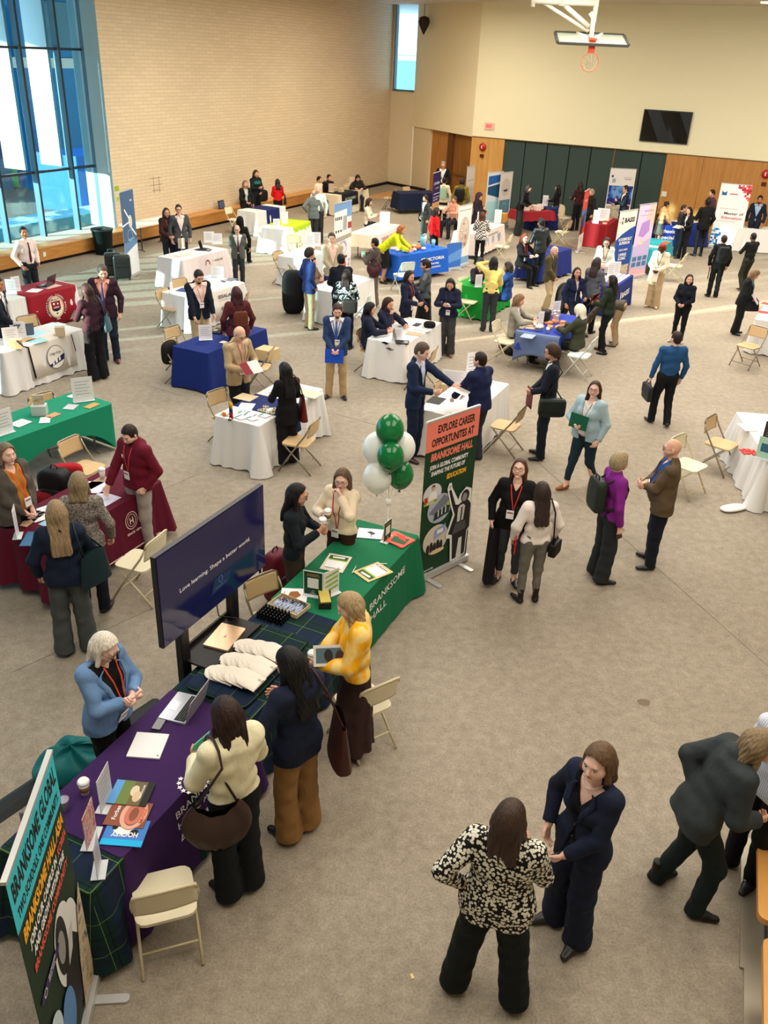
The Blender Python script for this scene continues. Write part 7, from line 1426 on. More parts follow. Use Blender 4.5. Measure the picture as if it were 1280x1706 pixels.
pp('gj', 'woman in a grey jacket with long brown hair by the BASIS table', (997, 429), None, 156, h=1.68, det=1, hair=('long', (46, 34, 34), .26), top=('blazer', (88, 90, 100)), legs=('regular', (22, 22, 28)), arms=('clasp', 'relax'))
pp('dgreen', 'woman in a dark green jacket holding a black and a red folder', (1018, 458), (1003, 588), -112, det=1, hair=('long', (18, 14, 14), .22), look=(0, 10), top=('jacket', (34, 46, 32), {'hem': .90}), legs=('slim', (18, 20, 26)), arms=('hold', 'hold'), step=.10)
pp('wscarf', 'person in a white head covering and olive coat on the white chair', (965, 508), None, -112, sit=1, det=1, hair=('hijab', (226, 216, 196), .12), look=(0, 16), top=('jacket', (56, 60, 42)), legs=('regular', (22, 24, 26)), arms=('desk', 'desk'), w=1.12)
pp('lgrey', 'long-haired man in a pale grey blazer sitting at the book table', (870, 492), None, 84, sit=1, det=1, sex='m', skin='a', hair=('bob', (108, 80, 56), .10), look=(0, 22), top=('blazer', (150, 146, 132)), legs=('regular', (26, 24, 28)), arms=('desk', 'desk'))
pp('tweed', 'person in brown tweed bending down to the floor behind the green jacket', (1012, 560), (1024, 576), -100, det=1, sex='m', h=1.62, bend=96, hair=('short', 'brown'), look=(0, 10), top=('jacket', mat((82, 74, 62), .9, 'knit')), legs=('regular', (164, 140, 110)), arms=('down', 'down'), shoes=(90, 84, 74))
pp('wj', 'woman in a white jacket and glasses behind the BASIS table', (1012, 397), None, 4, h=1.66, det=1, skin='p', hair=('long', 'dark', .2), glasses=1, look=(6, 24), top=('cardigan', (222, 226, 216), {'gap': .04}), inner=('tee', (232, 196, 170)), legs=('regular', BKc), arms=('clasp', 'clasp'), lan=(30, 24, 24))
pp('creamw', 'woman in a cream top and wide beige trousers holding papers, red hair', (1108, 403), (1086, 512), -14, det=1, skin='e', hair=('bob', (120, 36, 22), .05), look=(-6, 36), top=('sweater', (232, 218, 190), {'puff': 1, 'sleeve': 1.2}), legs=('wide', (190, 164, 130)), arms=('clasp', 'clasp'), shoes=(210, 180, 150), lan=(40, 30, 30))
pp('bsw', 'woman in a black sweater with hands together, looking to the left', (1157, 458), (1127, 570), -14, det=1, skin='a', hair=('long', (16, 14, 18), .14), look=(-24, 4), top=('sweater', (18, 22, 34), {'hem': .92}), legs=('slim', (16, 17, 20)), arms=('clasp', 'clasp'), shoes=(190, 170, 150), w=1.06)
pp('bp', 'man in a black suit with a black backpack walking away', (1195, 392), (1186, 495), -166, det=1, sex='m', skin='a', hair=('short', 'dark'), look=(-10, 0), top=('blazer', (18, 18, 20)), legs=('regular', (18, 18, 20)), arms=('side', 'side'))
pp('curl', 'woman with curly blond hair in a black coat and black bag at the right', (1253, 447), (1224, 556), 84, det=1, hair=('curly', (112, 88, 66), .08), look=(0, 30), top=('coat', (20, 24, 26), {'hem': .78}), inner=('shirt', (120, 190, 196)), legs=('wide', (20, 20, 22)), arms=('clasp', 'clasp'), w=1.15, lean=8)
pp('dkm', 'man in a black shirt standing near the right edge, holding a phone', (1255, 387), (1236, 484), -140, det=1, sex='m', skin='d', hair=('buzz', 'black'), top=('shirt', (22, 24, 24)), legs=('regular', (42, 44, 36)), arms=('phone', 'phone'), step=.12)
pp('tall', 'tall man in black with his back turned by the Master of Education banner', (1180, 331), (1162, 427), -150, det=1, sex='m', skin='d', hair=('short', 'black'), look=(0, 6), top=('coat', (18, 18, 20), {'hem': .80}), legs=('slim', (16, 16, 18)), arms=('hold', 'relax'))
pp('plum', 'man in a plum shirt behind the tall man in black', (1187, 316), None, -60, h=1.76, det=0, sex='m', skin='a', hair=('short', 'dark'), top=('shirt', (90, 60, 76)), legs=('regular', (30, 30, 34)))
pp('strp', 'young man in a striped sweater and jeans at the long navy table', (1131, 341), (1123, 426), 100, det=1, sex='m', skin='a', hair=('short', 'brown'), look=(0, 8), top=('sweater', mat((60, 62, 66), .8, 'stripe', (30, 32, 36), 1.2)), legs=('slim', (28, 48, 76)), arms=('clasp', 'clasp'))
pp('dkw', 'woman in black with long dark hair beside the striped sweater', (1147, 345), (1134, 432), -40, det=1, skin='a', hair=('long', 'black', .16), look=(0, 14), top=('cardigan', (18, 18, 22), {'gap': .02}), inner=('shirt', (220, 220, 220)), legs=('regular', (16, 16, 20)), arms=('hold', 'hold'))
pp('peach', 'woman in a peach top with a brown bag bending over the long navy table', (1103, 335), (1092, 412), 118, det=1, skin='b', hair=('bun', 'dark'), look=(0, 20), top=('sweater', (216, 172, 122)), legs=('skirt', (96, 98, 92), .5), arms=('desk', 'desk'), lean=10)
pp('rman', 'bearded man in a dark suit behind the white table on the right', (1268, 326), None, 0, h=1.80, det=1, sex='m', skin='c', hair=('short', 'black', 0, 'beard'), look=(0, 14), top=('blazer', (24, 30, 46)), inner=('shirt', (150, 176, 206)), legs=('regular', (24, 28, 40)), arms=('side', 'side'))
pp('night', 'man in a dark suit in front of the blue night city banner', (1043, 309), None, -74, h=1.78, det=1, sex='m', skin='a', hair=('short', 'dark'), glasses=1, look=(0, 6), top=('blazer', (26, 32, 44)), legs=('regular', (26, 30, 40)), arms=('holdup', 'hold'))
pp('lh1', 'woman with long dark hair in maroon behind the red banner', (967, 303), None, -140, h=1.68, det=0, hair=('long', 'dark', .24), top=('sweater', (60, 20, 28)), legs=('regular', BKc), arms=('hold', 'hold'))
pp('lh2', 'fair-haired person in black partly hidden by the red banner', (986, 315), None, -60, h=1.66, det=0, hair=('short', 'blond'), top=('jacket', (24, 22, 24)), legs=('regular', BKc))
pp('jean', 'woman in a black top and jeans with black hair before the partition', (921, 308), (922, 382), -110, det=0, hair=('long', 'black', .24), top=('sweater', (16, 16, 18)), legs=('regular', (52, 78, 116)), arms=('hold', 'hold'))
pp('bend', 'woman in black leaning forward over the red table by the partition', (879, 304), (862, 392), 70, det=0, hair=('long', 'dark', .2), look=(0, 30), top=('jacket', (20, 16, 18)), legs=('wide', (44, 46, 48)), arms=('hold', 'hold'), lean=16)
pp('chk', 'woman in a black and white checked jacket seen from behind', (802, 368), (797, 441), 174, det=1, hair=('long', (70, 36, 26), .14), top=('jacket', mat((226, 222, 214), .8, 'check', (24, 24, 28), .9), {'hem': .82}), legs=('slim', (20, 20, 24)), arms=('phone', 'phone'))
pp('hij', 'woman in a dark purple headscarf by the blue picture panel', (800, 321), None, 66, h=1.66, det=0, hair=('hijab', (62, 40, 58), .2), top=('coat', (38, 26, 36), {'hem': .6, 'open': 0}), legs=('skirt', (36, 24, 34), .2), arms=('hold', 'holdup'))
pp('olv', 'person in an olive jacket with a black backpack by the far door', (770, 297), None, 168, h=1.74, det=0, sex='m', hair=('mop', 'dark'), look=(-30, 0), top=('jacket', (122, 106, 36)), legs=('regular', BKc))
pp('wgb', 'person in a cream shirt with a pale green backpack by the far door', (741, 296), None, 176, h=1.66, det=0, hair=('short', 'black'), top=('blouse', (230, 214, 186)), legs=('regular', (24, 26, 34)))
pp('dsu', 'man in a dark suit with a badge standing before the far wooden door', (739, 269), None, -4, h=1.80, det=0, sex='m', skin='b', hair=('short', 'grey'), top=('blazer', (24, 24, 30)), legs=('regular', BKc), badge=(1.1, 0), lan=(200, 180, 150))
pp('wmb', 'young man in a dark grey suit with a black shoulder bag, far middle', (705, 325), (706, 405), -58, det=1, sex='m', skin='a', hair=('mop', 'dark', 0, 'beard'), top=('blazer', (64, 68, 68)), inner=('shirt', (240, 236, 230)), legs=('regular', (66, 70, 70)), arms=('side', 'pocket'))
pp('redt', 'woman in a red top with dark hair in front of the purple banner', (729, 346), None, 120, h=1.62, det=0, hair=('long', 'dark', .1), top=('sweater', (220, 26, 30)), legs=('regular', BKc))
pp('dresst', 'person with folded hands sitting between the navy and the beige blazer', (522, 428), None, 60, sit=1, det=0, hair=('short', 'black'), top=('jacket', (120, 96, 80)), legs=('regular', (18, 18, 20)), arms=('clasp', 'clasp'))
pp('pinks', 'person in a pink top bending over the bare table by the far door', (757, 327), None, -40, sit=1, det=0, hair=('short', 'lbrown'), top=('sweater', (226, 160, 136)), legs=('regular', CH_), arms=('desk', 'desk'))
# ------------------------------------------------------------------ what they hold and carry
def hp3(k, i, d=.09, n=.03):
    p = P[k]; dd, nn, t, c_ = p['hd'][i]; return p['M'] @ Vector(p['wr'][i]+dd*d*p['s']+nn*n)
def wd(k, x, y, z): return P[k]['M'] @ Vector(P[k]['T'](x, y, z))
cup('white coffee cup held by the woman in the yellow sweater', hp3('yellow', 0)-Vector((0, 0, .05)), .12)
cup('coffee cup held by the woman in the black sweater', hp3('dark', 1)-Vector((0, 0, .05)), .12)
cup('coffee cup held by the woman in the cream jacket', hp3('vest', 1)-Vector((0, 0, .05)), .12)
cup('white cup at the back of the maroon table beside the hooded man', at(171, 796, .76), .12, sleeve=None)
def bottle(label, pos, c_=(180, 206, 190), r=.036, h=.24):
    o = empty('tumbler', tuple(pos)); tag(o, label, 'bottle'); mb = MB([mat(c_, .35)]); mb.lathe([(r*.8, 0), (r*.85, h*.4), (r*1.1, h*.55), (r*1.1, h*.93)], 18); mb.build('tumbler_body', None, o); mb = MB([mat(tuple(int(x*.75) for x in c_), .35)]); mb.lathe([(r*1.12, h*.93), (r*1.1, h), (r*.5, h+.01)], 18); mb.build('lid', None, o)
bottle('mint green tumbler held low by the woman in tan trousers', hp3('tan', 0)-Vector((0, 0, .13)))
bottle('mint cup held up by the person in the brown sweater', hp3('mint', 0)-Vector((0, 0, .08)), (150, 226, 206), .04, .16)
def held(name, label, cat, k, i, w, h, c_, art=None, rx=60, rz=0, d=.10, dz=0., th=.006):
    p = hp3(k, i, d); mb = MB([mat(c_, .55) if isinstance(c_, tuple) else c_]); mb.box((0, 0, 0), (w, th, h))
    if art: draw(mb, Matrix.Translation((0, -th/2, 0)), art)
    o = mb.build(name); o.matrix_world = Matrix.Translation(p+Vector((0, 0, dz))) @ Matrix.Rotation(P[k]['rz']+R_(rz), 4, 'Z') @ Matrix.Rotation(R_(rx), 4, 'X'); return tag(o, label, cat)
held('newspaper', 'folded newspaper under the arm of the woman in the yellow sweater', 'newspaper', 'yellow', 0, .32, .17, (206, 202, 190), [('r', (80, 100, 110), -.14, -.06, .14, .06), ('e', (40, 32, 30), -.04, .0, .035, .05), ('e', (60, 44, 40), .05, -.01, .035, .05), ('r', (190, 190, 160), .1, -.06, .14, .06)], -40, -90, -.10, .07, .012)
held('folder', 'mint folder held by the woman in the cream sweater', 'folder', 'cream', 0, .16, .24, (90, 190, 160), None, 20, 20)
held('folder', 'bright red folder held by the woman in the white blouse', 'folder', 'whiteb', 0, .23, .34, (222, 34, 36), None, 0, 70, .04, .05, .012)
held('folder', 'dark green folder held by the walking woman in the pale cardigan', 'folder', 'cardi', 1, .28, .20, (14, 84, 58), None, 10, 0, .06, .06, .012)
held('folder', 'blue folder held in front of the blue suit man', 'folder', 'badge', 0, .32, .24, (20, 70, 180), None, -10, 180, .08, -.06, .01)
held('booklet', 'open booklet with a dark red cover read by the bald man in the tan blazer', 'booklet', 'tanb', 1, .34, .22, (232, 214, 206), [('r', (120, 20, 34), -.17, -.11, -.02, .11)], -50, 180, .10, .05)
held('paper', 'white paper held by the grey-haired man in the navy suit', 'paper', 'suitp', 0, .22, .28, (238, 232, 228), None, 75, 0, .12, .0, .002)
held('paper', 'sheet of paper held by the woman in the dark purple blouse', 'paper', 'teal', 0, .22, .28, (228, 214, 226), None, 45, 0, .1, .03, .002)
held('folder', 'black folder held by the woman in the dark green jacket', 'folder', 'dgreen', 0, .26, .32, (26, 26, 30), None, 30, 0, .08, .06, .012)
held('folder', 'red folder held in front of the woman in the dark green jacket', 'folder', 'dgreen', 1, .22, .28, (216, 40, 54), None, 40, 10, .12, .02, .01)
held('paper', 'papers held low by the woman in cream with red hair', 'paper', 'creamw', 0, .24, .30, (222, 206, 186), None, -20, 180, .10, -.08, .004)
held('leaflet', 'leaflets held by the woman with curly blond hair', 'leaflet', 'curl', 0, .22, .26, (200, 190, 206), [('r', (200, 90, 90), -.1, .0, .0, .1), ('r', (120, 140, 190), .0, -.1, .1, .0)], 40, 0, .14, .05, .004)
held('tablet', 'pale tablet held by the man before the night city banner', 'tablet', 'night', 1, .26, .18, (200, 190, 210), [('r', (90, 50, 90), -.11, -.07, .11, .07)], 60, 180, .12, .04, .01)
held('booklet', 'cream booklet passed by the woman in the dark grey sweater', 'booklet', 'gbun', 0, .26, .2, (234, 214, 166), None, 60, 10, .1, .02, .012)
held('leaflet', 'teal booklet carried by the young man in the striped sweater', 'booklet', 'strp', 0, .2, .26, (20, 150, 150), None, 20, 60, .05, .08, .01)
held('paper', 'paper held by the woman in black beside the striped sweater', 'paper', 'dkw', 1, .26, .2, (214, 206, 200), None, 70, 0, .1, 0, .003)
held('folder', 'dark folder hanging from the hand of the man with the backpack', 'folder', 'bp', 0, .05, .3, (30, 26, 26), None, 0, 80, .12, -.1, .02)
held('folder', 'dark red folder held by the young bearded man with the shoulder bag', 'folder', 'bag', 0, .24, .3, (100, 24, 36), None, 0, 20, .06, -.10, .012)
for k, i, lb, c_ in (('navy', 0, 'phone held in front of her by the woman in the navy suit', (60, 70, 80)), ('purple', 1, 'brown phone wallet in the hand of the woman in the purple sweater', (66, 40, 28)), ('greyw', 0, 'black phone held behind the back of the woman in grey', (14, 14, 16)), ('stand', 1, 'phone held by the standing student in navy', (230, 226, 226)), ('dkm', 0, 'phone held by the man in the black shirt', (190, 170, 150))):
    d_, n_, t_, c2_ = P[k]['hd'][i]; M3 = P[k]['M'].to_3x3(); Y3 = (M3 @ Vector(nrm(d_))).normalized(); Z3 = (M3 @ Vector(nrm(n_))).normalized(); X3 = Y3.cross(Z3).normalized()
    M = Matrix.Identity(4)
    for r_ in range(3): M[r_][0], M[r_][1], M[r_][2] = X3[r_], Y3[r_], Z3[r_]
    M.translation = hp3(k, i, .11, .022); phone(lb, None, M=M, case=c_)
def shoulder_bag(label, k, sg, w, h, d, c_, top=1.46, z=.80, y=-.06, kind='tote', out=.30, rz=75, sub='shoulder_bag', strapx=.13, rough=.5):
    """a bag hanging at a person's side from the shoulder; sg -1 is the person's left"""
    p = P[k]; o = empty(sub, tuple(p['M'].translation), p['rz']); tag(o, label, 'bag'); T = p['T']; s = p['s']; mt = mat(c_, rough)
    c0 = Vector(T(sg*out, y, z)); M = Matrix.Translation(c0) @ Matrix.Rotation(R_(rz*sg), 4, 'Z')
    mb = MB([mt])
    if kind == 'tote': mb.grid(lambda a, b: M @ Vector(((w/2)*(.80+.28*(1-b)**.7)*cos(2*pi*a)*(1-.0*b), (d/2)*(1-.72*b)*math.copysign(abs(sin(2*pi*a))**.6, sin(2*pi*a)), -h/2+h*b-.02*cos(4*pi*a)*b)), 30, 10); mb.grid(lambda a, b: M @ Vector(((w/2)*1.08*b*cos(2*pi*a), (d/2)*b*math.copysign(abs(sin(2*pi*a))**.6, sin(2*pi*a)), -h/2-.012*(1-b*b))), 30, 4)
    elif kind == 'slouch': mb.grid(lambda a, b: M @ Vector(((w/2)*(sin(pi*(.18+.76*(1-b)))**.7)*cos(2*pi*a), (d/2)*(sin(pi*(.1+.8*(1-b))))*math.copysign(abs(sin(2*pi*a))**.7, sin(2*pi*a))+.006*sin(a*60), -h/2+h*b+.05*cos(4*pi*a)*b)), 40, 14); mb.grid(lambda a, b: M @ Vector(((w/2)*.46*b*cos(2*pi*a), (d/2)*.4*b*sin(2*pi*a), -h/2)), 40, 2)
    else: sq(mb, (0, 0, 0), (w, d, h), .3, M, 28, 16)
    mb.build('bag_body', None, o)
    if kind not in ('tote', 'slouch'): mb = MB([mt]); sq(mb, (0, -d*.5 if sg < 0 else d*.5, h*.12), (w*.96, d*.2, h*.62), .25, M, 20, 8); mb.build('flap', None, o)
    a0 = M @ Vector((w*.34, 0, h*.46)); a1 = M @ Vector((-w*.34, 0, h*.46)); tp = Vector(T(sg*strapx, -.01, top)) if top else None
    if tp is not None:
        up_ = Vector(T(0, 0, 1))-Vector(T(0, 0, 0)); mb = MB([mt]); f_ = Vector(T(0, .12, 0))-Vector(T(0, 0, 0)); b_ = Vector(T(0, -.13, 0))-Vector(T(0, 0, 0)); lo_ = Vector(T(sg*.02, 0, -.10))-Vector(T(0, 0, 0))
        mb.tube([a1, tp+b_+lo_, tp+b_*.5-lo_*-.15, tp+(Vector(T(0, 0, .03))-Vector(T(0, 0, 0))), tp+f_*.7, tp+f_+lo_, a0], .009, 6); mb.build('strap', None, o)
    else:
        hd_ = Vector(p['wr'][0 if sg < 0 else 1]+p['hd'][0 if sg < 0 else 1][0]*.08*s); mb = MB([mt]); mb.tube([a0, (a0+hd_)/2+Vector((0, 0, .05)), hd_, (a1+hd_)/2+Vector((0, 0, .05)), a1], .008, 6); mb.build('handle', None, o)
    return o
shoulder_bag('large dark brown slouchy bag of the woman in the cream sweater', 'cream', -1, .46, .36, .17, (58, 42, 36), z=.86, y=-.12, kind='slouch', out=.20, rz=25)
shoulder_bag('dark brown leather tote of the long black-haired woman in tan trousers', 'tan', 1, .38, .42, .16, (66, 36, 30), z=.84, y=-.12, kind='tote', out=.30, rz=60)
shoulder_bag('dark teal tote on the arm of the blond woman in navy', 'blond', 1, .34, .34, .13, (24, 44, 48), z=.98, y=-.02, kind='tote', out=.27, rz=40)
shoulder_bag('small black round bag on a long strap, white blouse woman', 'whiteb', 1, .22, .17, .09, (18, 18, 20), z=.80, y=-.02, kind='box', out=.26, rz=50)
shoulder_bag('black messenger bag of the young bearded man in navy', 'bag', -1, .40, .28, .12, (26, 34, 32), z=.88, y=-.06, kind='box', out=.27, rz=75)
shoulder_bag('dark red and black tote of the woman in the long black coat', 'lhair', 1, .34, .34, .14, (96, 30, 30), z=.92, y=.0, kind='tote', out=.28, rz=70)
shoulder_bag('teal leather handbag of the woman in the dark purple blouse', 'teal', 1, .36, .30, .14, (56, 86, 98), z=1.02, y=-.04, kind='tote', out=.26, rz=50)
shoulder_bag('maroon slouchy shoulder bag of the person in the brown sweater', 'mint', -1, .36, .30, .15, (66, 28, 36), z=.96, y=-.08, kind='slouch', out=.22, rz=60)
shoulder_bag('black bag of the woman in the bright red sweater', 'red', 1, .28, .28, .12, (18, 16, 18), z=.94, kind='tote', out=.27)
shoulder_bag('black bag of the woman in the printed blouse', 'print', 1, .32, .26, .14, (18, 24, 26), z=.98, y=-.14, kind='box', out=.10, rz=0)
shoulder_bag('brown bag of the woman in the peach top', 'peach', -1, .32, .30, .12, (90, 48, 30), z=1.0, y=-.02, kind='tote', out=.24)
shoulder_bag('black shoulder bag of the young man in the dark grey suit', 'wmb', 1, .28, .3, .12, (22, 22, 24), z=.90, kind='box', out=.26)
shoulder_bag('black briefcase carried by the walking man in the blue shirt', 'bshirt', -1, .38, .28, .07, (28, 34, 40), top=None, z=.62, y=.02, kind='box', out=.30, rz=90, sub='briefcase')
shoulder_bag('black handbag hanging from the wrist of the curly blond woman', 'curl', -1, .36, .26, .12, (22, 22, 24), top=None, z=.82, y=.26, kind='tote', out=.06, rz=60, sub='handbag')
def on_back(label, k, c_, d_=(.28, .13, .36), z=1.02, y=-.20, trim=None):
    p = P[k]; M = p['M'] @ Matrix.Translation(Vector(p['T'](0, y, z))) @ Matrix.Rotation(pi, 4, 'Z') @ Matrix.Rotation(math.atan2(p['u'][1], p['u'][2]), 4, 'X'); o = backpack(label, M, c_, d_, trim)
    for ch in list(o.children):
        if ch.name.startswith('strap'): bpy.data.objects.remove(ch)
    inv = M.inverted() @ p['M']
    for sg in (-1, 1):
        mb = MB([mat(tuple(int(x*.8) for x in c_), .6)]); pts = p['drape']([(sg*.10, 1.36), (sg*.115, 1.28), (sg*.12, 1.18), (sg*.15, 1.10)], 1, .008); tpp = p['T'](sg*.10, -.02, 1.435)
        mb.tube([inv @ Vector(q) for q in [p['T'](sg*.09, y+.05, z+d_[2]*.9), tpp]+pts+[p['T'](sg*.19, .0, 1.06), p['T'](sg*.10, y+.04, z+.04)]], .011, 6); mb.build('strap', None, o)
    return o
on_back('dark green leather backpack on the woman in the purple sweater', 'purple', (34, 42, 34), (.32, .13, .40), .98, -.21)
on_back('small brown leather backpack on the woman in the maroon sweater', 'maroon', (92, 44, 30), (.26, .10, .30), 1.02, -.20)
on_back('black backpack on the man in the black suit', 'bp', (20, 22, 24), (.32, .18, .42), 1.0, -.24)
on_back('round black backpack on the person in the olive jacket', 'olv', (16, 16, 16), (.34, .18, .44), .98, -.24)
on_back('pale green backpack on the person in the cream shirt', 'wgb', (150, 176, 150), (.28, .12, .40), .98, -.20)
on_back('black backpack on the man sitting in black by the brick wall', 'seatb', (22, 22, 22), (.3, .16, .4), 1.0, -.22)
# pearls, mask
p = P['navy']; q = p['drape']([(.072*sin(a), 1.435-.075*(1-abs(a)/1.3)**.5 if abs(a) < 1.3 else 1.435) for a in np.linspace(-1.3, 1.3, 15)], 1, .006)
mb = MB([mat((240, 230, 214), .25)]); nbv = p['T'](0, -.01, 1.43)
for a in np.linspace(-2.0, 2.0, 30):
    c_ = np.array(p['T'](.066*sin(a), .010+.075*cos(a), 1.425+.016*(abs(a)-1)*1.2)); mb.lathe([(.0005, -.005), (.0045, -.002), (.0045, .002), (.0005, .005)], 6, Matrix.Translation(Vector(c_)))
mb.build('necklace', None, p['root'])
p = P['mask']; mb = MB([mat((236, 236, 234), .8)]); mb.grid(lambda a, b: p['H'](.055*sin((a-.5)*2.4)*1.05, .075+.042*cos((a-.5)*2.4)*(.8+.4*sin(pi*b)), -.085+.085*b), 10, 6); mb.build('mask', None, p['root'])
p = P['tealw']; p['strip']('shoulder_panel', [(-.15, 1.36), (-.14, 1.27)], [(.15, 1.36), (.14, 1.27)], mat((14, 108, 100), .7), 1, 6, .006, 6)
p = P['hood']; p['strip']('emblem', [(.07, 1.30), (.07, 1.26)], [(.105, 1.30), (.105, 1.26)], mat((226, 206, 190), .6), 1, 3, .004, 2)
# ------------------------------------------------------------------ papers, signs and small things on the other tables
for i, (u, v, fc, w_, h_, lb) in enumerate(((343, 566, 5, .24, .27, 'white upright sign on the royal blue table'), (261, 478, 0, .0, .0, ''), (484, 474, 0, 0, 0, ''), (820, 655, 40, 0, 0, ''), (140, 668, 8, .30, .36, 'white upright sheet at the far end of the teal table'), (10, 722, 30, .24, .34, 'pale upright sheet at the near end of the teal table'),
    (363, 462, 0, .28, .24, 'white upright sheet on the EISALAM table'), (286, 488, 60, .12, .22, 'narrow white sign at the near end of the EISALAM table'), (303, 413, 10, .18, .24, 'beige card on the pinkish white table'), (305, 414, 60, .1, .26, 'white and blue upright leaflet on the pinkish white table'), (349, 404, 5, .28, .28, 'white sheet at the far end of the pinkish white table, left'), (362, 406, 8, .28, .26, 'white sheet at the far end of the pinkish white table, right'),
    (662, 566, 20, .2, .22, 'small white sign in the middle of the navy students table'), (757, 641, -5, .4, .24, 'wide white sign between the two men'), (787, 628, 35, .26, .42, 'tall tilted white board behind the wide sign of the two men'), (28, 485, 20, .18, .3, 'white folded card on the BRENT table, right'), (20, 490, -10, .2, .3, 'white folded card on the BRENT table, left'),
    (20, 574, 10, .26, .30, 'white sign on the cream banner table, nearer'), (32, 562, -12, .26, .28, 'white sign on the cream banner table, farther'), (797, 478, 30, .18, .28, 'white sign on the vivid green table'), (900, 546, 30, .12, .32, 'tall narrow white sign on the book table'), (926, 524, 40, .2, .28, 'white sign behind the books'), (30, 893, 78, .16, .34, 'tall tilted pale sign at the near end of the maroon table'),
    (461, 380, 5, .2, .26, 'white sign on the lime green runner'), (475, 374, 40, .24, .36, 'stack of tall white boxes on the lime green runner'), (517, 413, 0, .24, .34, 'white sheet on the short white table, left'), (526, 410, 0, .28, .36, 'white sheet on the short white table, right'), (641, 372, 5, .32, .34, 'white sheet on the cream table'), (552, 320, 0, .2, .3, 'white sign at the near end of the beige table'), (586, 316, 10, .2, .46, 'tall white sign on the beige table'),
    (829, 371, 0, .22, .4, 'white sign with a black base on the printed white table'), (795, 381, 70, .12, .5, 'thin white sign on the printed white table'), (992, 372, 0, .2, .42, 'white card on the dark red table, left'), (1004, 368, 0, .4, .4, 'wide white card on the dark red table, right'), (1250, 376, 0, .18, .28, 'small white sign with a coded square on the right white table'), (1017, 462, 20, .18, .34, 'white sign at the near end of the BASIS table'), (1026, 459, 30, .2, .34, 'white sign in the middle of the BASIS table'),
    (908, 343, 0, .2, .36, 'white sign on the navy table end by the partition'), (1272, 764, -12, .22, .30, 'pale mint sign with a coded square at the right edge'), (690, 388, 20, .2, .35, ''), (1287, 736, 20, .3, .3, 'dark framed sign at the right edge'))):
    if not lb or not w_: continue
    mt_ = None; art = None
    if 'mint' in lb: mt_ = mat((180, 220, 200), .5); art = lambda mb, M, w, h: draw(mb, M, [('r', (60, 110, 140), -w*.3, h*.3, w*.3, h*.7)])
    if 'beige' in lb: mt_ = mat((206, 178, 146), .7)
    if 'framed' in lb: mt_ = mat((50, 44, 40), .5)
    sign(lb, u, v, fc, w_, h_, mt=mt_, art=art)
